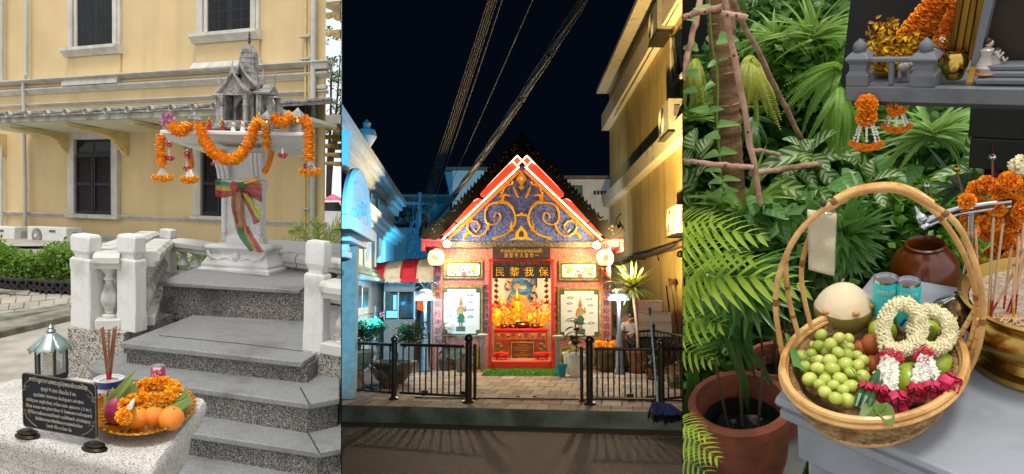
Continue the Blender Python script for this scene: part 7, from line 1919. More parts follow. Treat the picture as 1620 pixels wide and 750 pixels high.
def build_lotus_lamp():
 a=YW(1062,447,.25);T=thing('lotus_stem','dry lotus seed head on a long stem against the yellow wall','ornament',a);Ti=T.matrix_world.inverted()@NI.M
 part('seed_head',MB().lathe([(.02,-.12),(.07,-.03),(.13,.06),(.1,.09),(.001,.08)],n=14,rot=Mx.Rotation(.5,3,'Y')),mat('lotus_brown','4A2A1E',.8),T);part('stem',MB().tube([(0,0,-.1),(.1,0,-.9),(.22,0,-1.7)],.014,6),mat('lotus_brown','4A2A1E',.8),T)
build_lotus_lamp()
# ------------------------------------------------------------------ the person by the boxes
def skin(name,pts,edges,radii,m,parent,root=0,lv=2):
 me=bpy.data.meshes.new(name);me.from_pydata([tuple(p)for p in pts],edges,[]);me.materials.append(m);o=link(name,me,parent)
 md=o.modifiers.new('skin','SKIN');sv=me.skin_vertices[0].data
 for i,r in enumerate(radii):sv[i].radius=(r,r)if not hasattr(r,'__len__')else r;sv[i].use_root=i==root
 sb=o.modifiers.new('sub','SUBSURF');sb.levels=sb.render_levels=lv;me.shade_smooth();return o
def build_person():
 p=G(996,588);hgt=NI.at(996,497,p.y).z;k=hgt/1.68
 T=thing('person','person in a grey polo shirt looking down at hands behind the inner railing','person',p,group=None,rotz=.35)
 S_=lambda q:V(q)*k
 sk=mat('skin_tone','8A5A40',.6,var=.06);sh=mat('shirt_grey','8A7A6C',.85,var=.12,scale=9);tr=mat('trousers_dark','3A3430',.9,var=.15);hr=mat('hair_black','120E0C',.6)
 pts=[(0,0,.95),(0,.01,1.2),(0,.0,1.38),(0,-.02,1.46),(0,-.07,1.54),(0,-.1,1.62),(.19,0,1.37),(.25,0,1.12),(.12,-.22,1.1),(.05,-.28,1.14),(-.19,0,1.37),(-.25,0,1.12),(-.12,-.22,1.1),(-.05,-.28,1.14),(.09,0,.9),(.1,0,.5),(.1,.02,.08),(.11,-.12,.04),(-.09,0,.9),(-.1,0,.5),(-.1,.02,.08),(-.11,-.12,.04)]
 ed=[(0,1),(1,2),(2,3),(3,4),(4,5),(2,6),(6,7),(7,8),(8,9),(2,10),(10,11),(11,12),(12,13),(0,14),(14,15),(15,16),(16,17),(0,18),(18,19),(19,20),(20,21)]
 rr=[.13,.13,.12,.055,.085,.085,.055,.045,.035,.03,.055,.045,.035,.03,.08,.055,.04,.035,.08,.055,.04,.035]
 skin('body',[S_(q)for q in pts],ed,[r*k for r in rr],sk,T)
 sp_=[(0,0,.92),(0,.01,1.2),(0,0,1.38),(0,-.01,1.42),(.19,0,1.37),(.235,0,1.19),(-.19,0,1.37),(-.235,0,1.19)]
 skin('polo_shirt',[S_(q)for q in sp_],[(0,1),(1,2),(2,3),(2,4),(4,5),(2,6),(6,7)],[r*k for r in(.165,.16,.145,.07,.075,.07,.075,.07)],sh,T)
 tp=[(0,0,.95),(.1,0,.86),(.1,0,.5),(.1,.02,.1),(-.1,0,.86),(-.1,0,.5),(-.1,.02,.1)]
 skin('trousers',[S_(q)for q in tp],[(0,1),(1,2),(2,3),(0,4),(4,5),(5,6)],[r*k for r in(.14,.1,.075,.06,.1,.075,.06)],tr,T)
 hd=S_((0,-.09,1.585))
 part('hair',MB().ball(hd+V((0,.02,.035)),(.098*k,.105*k,.095*k),14,9,Mx.Rotation(.35,3,'X')),hr,T)
 part('nose',MB().ball(hd+V((0,-.1,-.02)),(.014,.02,.018),7,5),sk,T)
 for s in(-1,1):
  part('ear',MB().ball(hd+V((s*.088,0,-.01)),(.012,.025,.035),7,5),sk,T);part('eye',MB().ball(hd+V((s*.034,-.088,.0)),(.013,.006,.005),7,5),hr,T);part('shoe',MB().ball(S_((s*.11,-.07,.04)),(.05,.13,.045),10,6),hr,T)
  for f in range(4):part('finger',MB().tube([S_((s*.045,-.29,1.15+.012*f)),S_((s*.015,-.325+.004*f,1.15+.012*f)),S_((-s*.012,-.31,1.15+.012*f))],.008,6),sk,T)
  part('thumb',MB().tube([S_((s*.05,-.28,1.18)),S_((s*.03,-.29,1.215)),S_((s*.01,-.3,1.225))],.009,6),sk,T)
 part('mouth',MB().ball(hd+V((0,-.09,-.052)),(.022,.006,.005),8,5),mat('lip','6A3A34',.6),T)
build_person()
# ================================================================== DAY, GARDEN ALTAR (frame RI, seen from above)
use(RI,'right')
ZB=.75
rz=RI.z
def ra(px,py,d):return RI.at(px,py,d)
M_tabp=mat('grey_table_paint','8E9399',.42,col2='7E8288',mix=(.3,.5),detail=11,scale=9,bump=.12,bscale=50)
M_shelf=mat('grey_shelf_paint','686B6F',.5,col2='55585B',mix=(.3,.5),detail=11,scale=12,bump=.15,bscale=50)
M_rattan=mat('rattan','D6A868',.42,col2='B27F42',mix=(.35,.6),scale=16,stretch=(1,1,1),bump=.3,bscale=80,coat=.2)
M_rattan2=mat('rattan_wrap','E2B868',.4,col2='C9964A',mix=(.35,.6),scale=60,bump=.3,coat=.25)
M_weave=mat('sea_grass','A88656',.8,col2='6E5230',mix=(.35,.62),scale=40,bump=.6,bscale=150)
M_terra=mat('terracotta','8A4C30',.75,col2='5E3322',mix=(.35,.6),scale=7,detail=9,bump=.3)
M_brass=mat('brass','B8964A',.22,1,var=.12,scale=8,bump=.05)
M_chrome=mat('chrome','C8CACC',.12,1,var=.03)
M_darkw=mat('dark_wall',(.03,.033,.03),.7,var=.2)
# ground, paving, dark rear wall
mb=MB();mb.face([(-4,.2,0),(6,.2,0),(9,9,0),(-5,9,0)]);struct('garden_soil',mb,mat('wet_soil',(.035,.03,.02),.9,col2=(.03,.05,.012),mix=(.4,.6),scale=7,detail=9,bump=.8),0)
M_slate=mat('slate_slab','6E706C',.6,col2='3E4238',mix=(.3,.62),scale=5,detail=10,bump=.4,bscale=30)
def gslab(px):
 p=[rz(x,y,.03)for x,y in px];return struct('paving_slab',MB().grid([[q-V((0,0,.05))for q in p],p],True,True,True),M_slate,30,.008)
gslab([(1040,660),(1225,590),(1296,672),(1250,800),(1040,800)]);gslab([(1311,684),(1560,800),(1270,830),(1262,790)]);gslab([(1240,585),(1420,560),(1600,700),(1560,790),(1318,676),(1300,664)])
def moss():
 rg=random.Random(3);mb=MB()
 for i in range(2600):
  t=rg.random();x,y=(1300-46*t+rg.uniform(-7,7),674+118*t)if i%3 else(1250+rg.uniform(-14,60),640+rg.uniform(-30,40));p=rz(x,y,.0);mb.face([p+V((-.006,0,0)),p+V((.006,0,0)),p+V((rg.uniform(-.01,.01),rg.uniform(-.01,.01),rg.uniform(.005,.02)))])
 stuff(part('moss',mb,leafm('moss_green',(.12,.2,.02),(.05,.09,.01)),smooth=0))
moss()
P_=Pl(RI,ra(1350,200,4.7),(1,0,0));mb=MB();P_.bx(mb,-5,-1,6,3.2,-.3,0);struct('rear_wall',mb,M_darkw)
def quad_thing(name,label,cat,d,px,m,th=.05):
 """an upright board whose outline is known"""
 Pq=Pl(RI,ra(px[0][0],px[0][1],d),(1,0,0));ol=[Pq.q(x,y)for x,y in px];o=Pq.p0
 T=thing(name,label,cat,o);part('board',MB().prism([(a,z)for a,z in ol],(0,0,0),(1,0,0),(0,0,1),(0,th,0)).box((0,0,0),(0,0,0))if 0 else MB().prism([(a,z)for a,z in ol],(0,0,0),(1,0,0),(0,0,1),(0,th,0)),m,T,.004)
 return T,Pq
T,Pq=quad_thing('black_post','tall black post behind the fern at the shelf end','post',4.1,[(1325,-30),(1340,-30),(1338,150),(1324,150)],mat('post_black',(.012,.012,.012),.4));part('post_face',MB().box((.06,.02,0),(.02,.05,2.0)),mat('post_black2',(.03,.03,.032),.4),T)
T,Pq=quad_thing('white_post','pale concrete post behind the palm props','post',4.4,[(1164,-30),(1181,-30),(1182,70),(1166,70)],mat('post_pale','9A9A92',.8,var=.15));part('cap',MB().box((.04,.02,.5),(.2,.12,.06)),mat('post_pale','9A9A92',.8),T)
T,Pq=quad_thing('timber_box','orange brown timber planter box in the shade behind the ferns','planter',4.0,[(1208,162),(1270,162),(1270,225),(1208,225)],mat('timber_orange','7A3416',.6,var=.2,scale=3,stretch=(1,1,8)),.3)
for i in range(3):a,z=Pq.q(1208,178+15*i);part('plank_edge',MB().box((.16,-.004,z),(.33,.008,.006)),M_darkw,T)
# ------------------------------------------------------------------ leaves
def place(me,A,B,w,parent,name='leaf',face=None):
 A,B=V(A),V(B);y=B-A;L_=y.length;y.normalize()
 nz=face if face is not None else((RI.eye-A).normalized()+V((0,0,.8))+V((rnd(-.4,.4),rnd(-.4,.4),0)))
 x=y.cross(nz).normalized();z=x.cross(y)
 o=bpy.data.objects.new(name,me);COL.objects.link(o);o['bay']=BAY;o.parent=parent
 o.matrix_local=parent.matrix_world.inverted()@RI.M@axes(A,x*w,y*L_,z*L_);return o
G_dieff=leafm('dieff_leaf',(.14,.34,.06),(.08,.22,.03),rough=.35,stripes=((.72,.80,.52),30))
G_dieff2=leafm('dieff_dark',(.09,.24,.04),(.05,.14,.02),rough=.35,stripes=((.48,.58,.20),28))
G_heart=leafm('heart_leaf',(.15,.40,.08),(.08,.25,.05),rough=.3,stripes=((.20,.40,.12),26))
G_vine=leafm('vine_leaf',(.32,.58,.18),(.18,.38,.08),rough=.3)
G_strap=leafm('strap_leaf',(.32,.50,.08),(.15,.28,.04),rough=.35)
G_palm=leafm('areca_leaf',(.52,.66,.08),(.28,.44,.035),rough=.35)
G_rhap=leafm('rhapis_leaf',(.13,.32,.06),(.07,.19,.035),rough=.25,spec=.6)
G_fern=leafm('fern_leaf',(.28,.50,.06),(.13,.29,.03))
G_fern2=leafm('fern_yellow',(.62,.62,.10),(.38,.46,.05))
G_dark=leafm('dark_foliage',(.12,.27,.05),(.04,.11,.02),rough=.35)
G_pan=leafm('pandan_leaf',(.38,.60,.16),(.18,.34,.06),rough=.35)
ov=lambda t:.5*math.sin(PI*min(1,t**.8))**.8+.004
L_dieff=leaf_mesh('variegated_leaf',lambda t:.52*max(0,math.sin(PI*t**.85))**.75+.004,G_dieff,.22,.22,12,.004)
L_dieff2=leaf_mesh('striped_leaf',lambda t:.5*max(0,math.sin(PI*t**.85))**.75+.004,G_dieff2,.22,.22,12,.004)
def hw(t):return .5*(max(0,1-t)**.62)*min(1,.55+3.5*t)+.004
L_heart=leaf_mesh('heart_leaf',hw,G_heart,.18,.16,12,.004)
L_vine=leaf_mesh('vine_leaf',hw,G_vine,.2,.2,8)
def frond_mesh(name,m,n,bend,leaflet,lw,up=.2,taper=True,droop=.5):
 mb=MB();pts=[V((0,t,up*math.sin(PI*t*.9)-bend*t*t))for t in[i/n for i in range(n+1)]]
 mb.tube(pts,[.008*(1-.8*i/n)for i in range(n+1)],4)
 for i in range(1,n+1):
  t=i/n;tg=(pts[i]-pts[i-1]).normalized();L_=leaflet*(math.sin(PI*min(1,.12+.88*t))**.6 if taper else 1-.6*t)
  for s in(-1,1):blade(mb,pts[i],tg*(.35+.5*t)+V((s,0,.12)),(0,0,1),L_*random.uniform(.9,1.1),lw,droop,3,.3)
 me=bpy.data.meshes.new(name);me.from_pydata(mb.v,[],mb.f);me.materials.append(m);me.shade_smooth();return me
F_areca=frond_mesh('areca_frond',G_palm,15,.25,.34,.046,.25)
F_fern=frond_mesh('fern_frond',G_fern,40,.45,.075,.026,.25,True,.25)
F_fern2=frond_mesh('yellow_fern_frond',G_fern2,40,.5,.08,.026,.25,True,.25)
def fan_mesh(name,m,n,w):
 mb=MB()
 for i in range(n):a=-1.25+2.5*i/(n-1);blade(mb,(0,0,0),(math.sin(a),math.cos(a),.15),(0,0,1),random.uniform(.85,1.05),w,random.uniform(.35,.8),5,.35,tipw=0)
 me=bpy.data.meshes.new(name);me.from_pydata(mb.v,[],mb.f);me.materials.append(m);me.shade_smooth();return me
F_rhap=[fan_mesh('rhapis_fan',G_rhap,n,.13)for n in(8,7,9)]
def plant(name,label,px,py,d,cat='plant',group=None):return thing(name,label,cat,ra(px,py,d),group=group)
def stems(T,o,ends,r,m):
 for e in ends:
  A=V(o);B=V(e);part('stem',MB().tube(bez([A,A.lerp(B,.5)+V((0,0,.06)),B],8),r,5),m,T,M=T.matrix_world.inverted()@RI.M)
M_stem=mat('green_stem','4A6A2A',.6,var=.15)
# variegated dumb-cane leaves: base and tip in the picture
def dieff(label,root,rd,leaves,d,me=L_dieff):
 T=plant('dumb_cane',label,*root,rd,group='variegated dumb canes');o=ra(*root,rd);rg=random.Random(len(leaves))
 for(x0,y0,x1,y1,w)in leaves:
  dd=d+rg.uniform(-.08,.08);A,B=ra(x0,y0,dd),ra(x1,y1,dd-.08);k=RI.k(A)
  place(me if rg.random()<.8 else L_dieff2,A,B,w*k*1.0,T);part('petiole',MB().tube(bez([o,o.lerp(A,.6)+V((0,0,.03)),A],6),.007,5),M_stem,T,M=T.matrix_world.inverted()@RI.M)
dieff('variegated dumb cane in the middle of the bed, leaves fanned above the crossed props',(1282,300),2.75,[(1285,238,1196,262,30),(1272,240,1248,212,22),(1274,245,1286,208,24),(1284,240,1312,202,26),(1296,250,1352,236,27),(1280,246,1313,262,26),(1272,240,1276,256,24),(1262,262,1240,275,22),(1260,280,1214,306,34),(1270,268,1290,290,20),(1300,268,1330,300,26)],2.7)
dieff('dark striped dumb cane low in the middle of the bed',(1262,330),2.6,[(1226,290,1278,306,30),(1250,300,1282,320,24),(1240,318,1216,330,22),(1290,300,1316,318,24),(1258,312,1244,338,20)],2.55,L_dieff2)
dieff('variegated dumb cane at the frame edge beside the palm trunk',(1094,330),2.5,[(1100,238,1088,196,30),(1108,250,1122,206,26),(1098,258,1112,218,24),(1090,262,1074,230,34),(1096,300,1072,268,34),(1100,340,1078,300,30),(1112,336,1076,352,34),(1118,330,1140,352,30),(1128,318,1136,290,22),(1086,300,1104,264,24)],2.45)
dieff('variegated dumb cane behind the basket handle top',(1385,330),2.75,[(1376,290,1362,240,24),(1384,280,1372,240,22),(1382,286,1422,268,22),(1390,300,1398,322,20),(1352,262,1330,240,24),(1360,296,1336,316,24)],2.7)
dieff('variegated dumb cane beside the brass finials under the shelf',(1540,300),2.7,[(1540,272,1482,270,22),(1548,262,1538,218,34),(1544,268,1560,232,26),(1552,276,1530,262,18)],2.65)
def hearts(label,root,rd,leaves,d):
 T=plant('heart_leaf_plant',label,*root,rd,group='broad heart leaved plants');o=ra(*root,rd);rg=random.Random(len(leaves))
 for(x0,y0,x1,y1,w)in leaves:
  dd=d+rg.uniform(-.06,.06);A,B=ra(x0,y0,dd),ra(x1,y1,dd-.06);place(L_heart,A,B,w*RI.k(A),T)
  part('petiole',MB().tube(bez([o,o.lerp(A,.6)+V((0,0,.05)),A],6),.005,5),M_stem,T,M=T.matrix_world.inverted()@RI.M)
hearts('broad heart leaved plant low between the props and the palm fronds',(1212,380),2.45,[(1198,310,1190,338,36),(1215,332,1176,352,38),(1214,328,1246,342,34),(1190,352,1206,378,34),(1230,350,1246,384,42),(1226,354,1194,384,42),(1206,312,1214,340,34),(1246,326,1262,348,30)],2.4)
hearts('broad heart leaved plant behind the handle at the tag',(1300,350),2.6,[(1296,300,1270,312,34),(1312,292,1340,300,34),(1300,312,1290,336,34),(1330,280,1352,300,32),(1322,312,1306,340,30)],2.52)
hearts('broad heart leaved plant behind the hanging orange garlands',(1385,320),2.85,[(1402,246,1396,278,36),(1350,270,1336,294,36),(1352,276,1372,300,34),(1424,270,1408,286,24),(1452,262,1436,292,30),(1368,300,1340,310,30)],2.8)
# vine climbing the palm trunk
def vine():
 T=plant('climbing_vine','bright green vine with heart leaves climbing the palm trunk',1122,330,2.35);pts=[ra(x,y,2.36)for x,y in((1122,-10),(1124,40),(1128,80),(1134,110),(1136,150),(1134,190),(1138,240),(1142,290),(1144,330))]
 part('stem',MB().tube(bez(pts,24),.0035,5),mat('vine_stem','7A9A3A',.5),T,M=T.matrix_world.inverted()@RI.M)
 for x0,y0,x1,y1,w in((1126,14,1098,10,16),(1100,30,1078,26,16),(1136,62,1166,60,24),(1104,76,1078,74,18),(1134,98,1120,104,14),(1136,98,1146,92,14),(1106,116,1080,116,18),(1130,132,1112,142,14),(1102,142,1080,144,14),(1122,176,1092,172,18),(1122,176,1142,170,16),(1136,198,1168,194,16),(1138,214,1114,216,18),(1136,242,1112,248,16),(1140,240,1164,240,16),(1140,268,1116,268,14),(1142,286,1122,288,15),(1144,284,1170,282,14),(1144,304,1124,306,14),(1146,302,1166,300,14),(1146,312,1166,316,15)):
  A,B=ra(x0,y0,2.33),ra(x1,y1,2.30);place(L_vine,A,B,w*RI.k(A)*1.1,T)
vine()
def trunk():
 a,b=ra(1136,-40,2.55),ra(1162,350,2.55);T=plant('palm','brown ringed palm trunk with wooden props lashed round it',1162,350,2.55,'palm');Ti=T.matrix_world.inverted()@RI.M;n=40;rg=random.Random(5);pts=[];rr=[]
 k=RI.k(a)
 for i in range(n+1):t=i/n;pts.append(a.lerp(b,t));rr.append(k*(21+1.6*(i%2==0)+rg.uniform(-.7,.7)))
 part('trunk',MB().tube(pts,rr,16),mat('palm_bark','A07C56',.85,col2='6E5236',mix=(.35,.6),scale=9,detail=9,bump=.6,stretch=(1,1,4)),T,M=Ti,smooth=20)
 for i in range(20):
  t=rg.random();c=a.lerp(b,t);ang=rg.uniform(3.4,6.0);part('bark_scar',MB().tube([c+V((math.cos(ang+j*.2)*k*24,math.sin(ang+j*.2)*k*24,0))for j in range(5)],.004,5),mat('bark_pale','9A7A56',.9),T,M=Ti)
trunk()
def pole(a,b,da,db,r,label):
 A,B=ra(*a,da),ra(*b,db);T=thing('wooden_prop',label,'pole',A,group='wooden props round the palm');Ti=T.matrix_world.inverted()@RI.M;n=14;rg=random.Random(int(a[0]+b[0]));pts=[A.lerp(B,i/n)+V((rg.uniform(-.003,.003),0,rg.uniform(-.003,.003)))for i in range(n+1)]
 k=RI.k(A);part('shaft',MB().tube(pts,[r*k*rg.uniform(.92,1.08)for _ in pts],9),mat('prop_wood','BC967E',.8,col2='8A6650',mix=(.35,.6),scale=14,bump=.4,stretch=(1,1,1)),T,M=Ti)
 for i in(4,9):part('knot',MB().ball(pts[i]+V((0,-r*k*.8,0)),(r*k*.5,)*3,7,5),mat('prop_knot','5A4030',.9),T,M=Ti)
pole((1143,-15),(1203,322),2.30,2.22,5.2,'pinkish prop leaning across the front of the palm trunk')
pole((1148,-20),(1272,230),2.36,2.9,5,'long prop slanting away from the palm trunk behind the ferns')
pole((1110,-10),(1078,130),2.42,2.2,5,'short prop slanting toward the frame edge from the palm trunk')
pole((1072,30),(1142,10),2.28,2.28,5,'highest cross bar lashed to the palm trunk, end toward the frame edge');pole((1140,22),(1182,27),2.26,2.26,5.2,'stub cross bar at the top of the palm trunk')
pole((1070,254),(1192,266),2.22,2.22,4.4,'level cross bar tied to the leaning prop, low on the trunk');pole((1187,275),(1300,258),2.24,2.6,4.8,'level cross bar running off behind the dumb cane');pole((1186,236),(1256,248),2.5,2.75,3.4,'thin far cross bar between two props')
# ferns, straps, palms
def fern(label,px,py,d,fr,me,group='ferns of the garden',w=1):
 T=plant('fern',label,px,py,d,'fern',group)
 for(x1,y1)in fr:
  A=ra(px+rnd(-5,5),py+rnd(-4,4),d);B=ra(x1,y1,d-rnd(.05,.2));L_=(B-A).length;place(me,A,B,L_*w,T,'frond')
rgf=random.Random(12)
fern('bright green fern arching before the black post',1330,112,3.0,[(1240,150),(1250,130),(1262,112),(1280,104),(1256,170),(1272,186),(1300,102),(1296,190),(1244,162),(1310,170),(1268,140),(1284,124),(1262,196)],F_fern)
fern('fern of long fronds hanging under the shelf end',1330,140,2.7,[(1290,236),(1302,250),(1318,262),(1330,256),(1345,250),(1310,226),(1338,240),(1358,230),(1280,216),(1324,220),(1372,236)],F_fern)
fern('small fern rising between black post and shelf',1346,120,3.2,[(1338,52),(1350,44),(1332,74),(1356,70),(1344,60)],F_fern)
fern('yellow green fern drooping between the props',1188,92,2.8,[(1180,180),(1196,186),(1166,160),(1208,172),(1228,150),(1232,168),(1216,120),(1160,120),(1200,150),(1222,188),(1174,140),(1190,160)],F_fern2)
fern('yellow green fern at the frame edge behind the trunk',1100,96,2.9,[(1080,160),(1092,170),(1112,172),(1076,130),(1120,150),(1100,182)],F_fern2)
fern('dark feathery fern below the timber box',1190,190,2.9,[(1214,160),(1220,190),(1216,220),(1200,236),(1186,244),(1176,220),(1208,206)],frond_mesh('dark_frond',G_rhap,28,.4,.14,.03,.25))
def straps(name,label,px,py,d,n,R0,R1,w,m,a0=-1.6,a1=1.6,bend=(.6,1.6),seed=1,group=None,sp=.02):
 T=plant(name,label,px,py,d,'plant',group);rg=random.Random(seed);k=RI.k(ra(px,py,d));eye=(RI.eye-ra(px,py,d)).normalized();rt=V((0,0,1)).cross(eye).normalized()*-1
 rt=V((1,0,0))
 for i in range(n):
  a=a0+(a1-a0)*rg.random();dirv=rt*math.sin(a)+V((0,0,1))*math.cos(a)+V((0,-1,0))*rg.uniform(-.1,.7);mb=MB();blade(mb,(rg.uniform(-sp,sp),rg.uniform(-sp,sp),0),dirv,(0,-.5,1),rg.uniform(R0,R1)*k,w*k,rg.uniform(*bend),7,.3);part('leaf',mb,m,T,smooth=60)
straps('pandan_plant','starburst plant of long green strap leaves under the shelf',1474,214,2.75,74,60,105,6.5,G_pan,-2.2,2.2,(.4,1.7),3)
straps('spider_plant','tall bright grassy plant at the top before the dark wall',1290,60,3.2,46,50,105,5,G_strap,-1.5,1.3,(.5,1.5),4);straps('spider_plant','second bright grassy plant nearer the concrete post',1232,64,3.2,30,40,76,4.5,G_strap,-1.5,1.5,(.6,1.7),5)
straps('grassy_plant','fine grassy leaves at the frame edge behind the vine',1090,190,2.8,40,60,120,3.2,G_strap,-1.3,1.3,(.4,1.2),6);straps('lily_plant','strap leaved lily among the props',1176,330,2.4,15,70,120,8,G_strap,-1.2,1.1,(.4,1.3),7);straps('lily_plant','strap leaved lily behind the dumb cane stems',1316,330,2.6,13,60,110,7,G_rhap,-1.1,1.2,(.3,1.0),8)
straps('grey_leaf_plant','grey green drooping leaves beside the marigold bunch',1520,300,2.75,18,40,80,9,leafm('grey_leaf',(.16,.22,.14),(.08,.12,.07)),-2.6,1.0,(.3,1.2),9)
def rhapis(label,spots,root,d,seed,group='rhapis palms'):
 T=plant('rhapis_palm',label,*root,d,'palm',group);rg=random.Random(seed);o=ra(*root,d)
 for(x0,y0,x1,y1)in spots:
  dd=d-rg.uniform(.05,.3);A,B=ra(x0,y0,dd),ra(x1,y1,dd-.1);place(rg.choice(F_rhap),A,B,(B-A).length,T,'leaf_fan');part('stalk',MB().tube(bez([o,o.lerp(A,.6)+V((0,0,.05)),A],8),.005,5),M_stem,T,M=T.matrix_world.inverted()@RI.M)
rhapis('glossy rhapis palm behind the basket handle and cloth tag',[(1345,372,1400,350),(1346,376,1402,392),(1340,378,1380,420),(1334,360,1344,306),(1338,366,1384,324),(1330,380,1320,436),(1330,366,1290,330),(1340,392,1352,446),(1352,366,1404,370),(1326,384,1288,400)],(1338,440),2.45,2)
rhapis('dark rhapis palm leaning over the terracotta pot',[(1166,440,1214,470),(1160,450,1170,520),(1150,450,1106,490),(1176,430,1236,420),(1150,430,1100,420),(1162,430,1176,380),(1190,470,1244,520),(1150,470,1130,540),(1120,470,1086,520),(1200,440,1250,470)],(1178,640),2.05,5)
def rstrips():
 T=plant('rhapis_palm','long drooping rhapis leaf strips hanging in front of the terracotta pot',1150,520,1.85,'palm','rhapis palms');Ti=T.matrix_world.inverted()@RI.M
 for pts,w in((((1140,500),(1156,540),(1172,590),(1186,656)),15),(((1120,500),(1150,530),(1180,560),(1196,600)),11),(((1150,530),(1190,560),(1216,600),(1222,606)),9),(((1100,570),(1102,610),(1104,660),(1104,688)),11),(((1100,560),(1094,590),(1086,640),(1080,660)),9),(((1128,470),(1150,478),(1180,476),(1204,480)),8),(((1146,540),(1120,548),(1104,560),(1096,580)),12),(((1190,530),(1224,536),(1248,540),(1262,538)),7),(((1180,500),(1182,530),(1186,556),(1180,570)),12)):
  P_=bez([ra(x,y,1.82)for x,y in pts],15);k=RI.k(P_[0]);rows=[]
  for i,p in enumerate(P_):
   t=i/(len(P_)-1);tg=(P_[min(i+1,len(P_)-1)]-P_[max(0,i-1)]).normalized();s=tg.cross((RI.eye-p).normalized()).normalized()*w*k*.5*(min(1,.35+2*t)if t<.8 else max(.08,(1-t)*5));rows.append([p-s,p-s*.5-V((0,-.004,.002)),p,p+s*.5-V((0,-.004,.002)),p+s])
  part('leaf_strip',MB().grid(rows),leafm('rhapis_strip_leaf',(.10,.22,.045),(.05,.13,.025),rough=.25,spec=.6),T,M=Ti,smooth=60)  # the strips have a deeper green than the fan leaves
rstrips()
def areca(label,fr,root,d):
 T=plant('areca_palm',label,*root,d,'palm','areca palms')
 for(x0,y0,x1,y1,w)in fr:A,B=ra(x0,y0,d),ra(x1,y1,d-.1);place(F_areca,A,B,(B-A).length*w,T,'frond',face=(RI.eye-A).normalized()*.6+V((0,0,1)))
areca('bright yellow green areca palm arching in from the frame edge',[(1066,500,1262,430,.9),(1060,420,1196,356,.9),(1050,440,1180,392,.8),(1060,560,1128,500,1.3),(1050,580,1118,560,1.2),(1060,400,1130,340,1.0),(1058,470,1150,440,1.0)],(1056,600),1.75)
areca('small areca frond poking in at the bottom corner',[(1060,700,1132,716,1.1),(1062,740,1120,744,1.1),(1064,690,1110,680,.9)],(1050,740),1.55)
# masses that fill the bed
def mass(name,label,regs,n,size,m,seed,spread=(.1,.1,.07)):
 rg=random.Random(seed);mb=MB()
 for i in range(n):
  x0,y0,x1,y1,d0,d1=rg.choice(regs);p=ra(rg.uniform(x0,x1),rg.uniform(y0,y1),rg.uniform(d0,d1))
  if p.z<.02:p.z=rg.uniform(.02,.15)
  tuft(mb,rg,p,8,spread,size)
 o=part(name,mb,m,smooth=0);return tag(o,label,'foliage',None,'stuff')
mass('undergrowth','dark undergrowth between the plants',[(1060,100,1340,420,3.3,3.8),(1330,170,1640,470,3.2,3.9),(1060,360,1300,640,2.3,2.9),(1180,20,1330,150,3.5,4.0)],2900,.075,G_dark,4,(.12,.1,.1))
mass('undergrowth','mid green small leaves',[(1190,60,1320,160,3.3,3.5),(1060,330,1260,430,2.5,2.8),(1290,330,1530,460,2.9,3.2),(1400,300,1520,400,2.9,3.2),(1080,520,1110,620,2.1,2.3)],1700,.055,leafm('mid_foliage',(.22,.44,.07),(.08,.22,.03)),5)
mass('ground_cover','bright small leaved ground cover',[(1070,400,1240,460,2.35,2.6),(1090,340,1200,400,2.5,2.7),(1080,560,1110,640,2.1,2.2),(1480,380,1540,450,2.8,3.0)],1100,.026,leafm('bright_cover',(.26,.5,.05),(.11,.27,.02)),6,(.07,.07,.04))
# pots
def tpot(label,px,py,zr,Rpx,m=M_terra,inner=True,h=.34,sq=.8,group='terracotta pots'):
 c=rz(px,py,zr);k=RI.k(c);R=Rpx*k;T=thing('flower_pot',label,'pot',(c.x,c.y,0),group=group)
 z0=zr-h
 part('pot_body',MB().lathe([(R*.58,z0),(R*.62,z0+.01),(R*.66,z0+.03),(R*.9,z0+h*.45),(R*.98,zr-.07),(R*.99,zr-.05),(R*1.04,zr-.045),(R*1.06,zr-.012),(R*1.0,zr),(R*.9,zr-.004),(R*.86,zr-.04),(R*.8,zr-.16)],n=48,cap=False),m,T)
 if inner:
  bl=mat('black_plastic',(.012,.012,.013),.35)
  part('inner_pot',MB().lathe([(R*.84,zr-.1),(R*.76,zr-.07),(R*.74,zr-.08),(R*.7,zr-.15),(.001,zr-.16)],n=32,cap=False),bl,T);rg=random.Random(int(px));mb=MB();rows=[]
  for i in range(9):rows.append([V((R*.72*i/8*math.cos(a),R*.72*i/8*math.sin(a),zr-.12+rg.uniform(-.028,.028)))for a in[2*PI*j/18 for j in range(18)]])
  part('plastic_liner',MB().grid(rows,True),mat('liner_black',(.02,.02,.022),.22,spec=.7),T,smooth=15)
  for q in range(3):part('plant_stem',MB().rod((R*(-.3+.3*q),R*.1,zr-.13),(R*(-.5+.5*q),R*.3,zr+.12),.0045,6),mat('dead_stem','4A3A24',.8),T)
 return T
tpot('large terracotta pot with a black liner beside the grey table corner',1170,632,.36,76)
tpot('terracotta pot half hidden behind the large one by the basket',1226,566,.3,46)
tpot('terracotta pot deep in shade behind the palm leaves',1258,540,.28,36)
def jar():
 c=rz(1464,386,.42);k=RI.k(c);R=27*k;T=thing('glazed_jar','round brown glazed water jar behind the basket','jar',(c.x,c.y,0));z=.42
 part('jar_body',MB().lathe([(R*1.0,z-.42),(R*1.3,z-.33),(R*1.75,z-.2),(R*1.92,z-.12),(R*1.75,z-.055),(R*1.2,z-.018),(R*1.05,z-.01),(R*1.1,z),(R*1.0,z+.004),(R*.88,z-.01),(R*.9,z-.05),(R*1.5,z-.15)],n=40,cap=False),mat('brown_glaze','6E3312',.22,col2='4A200C',mix=(.35,.6),scale=5,coat=.5),T)
 part('water',MB().lathe([(R*.95,z-.06),(.001,z-.06)],n=24,cap=False),mat('dark_water',(.01,.012,.01),.05,spec=.8),T)
jar()
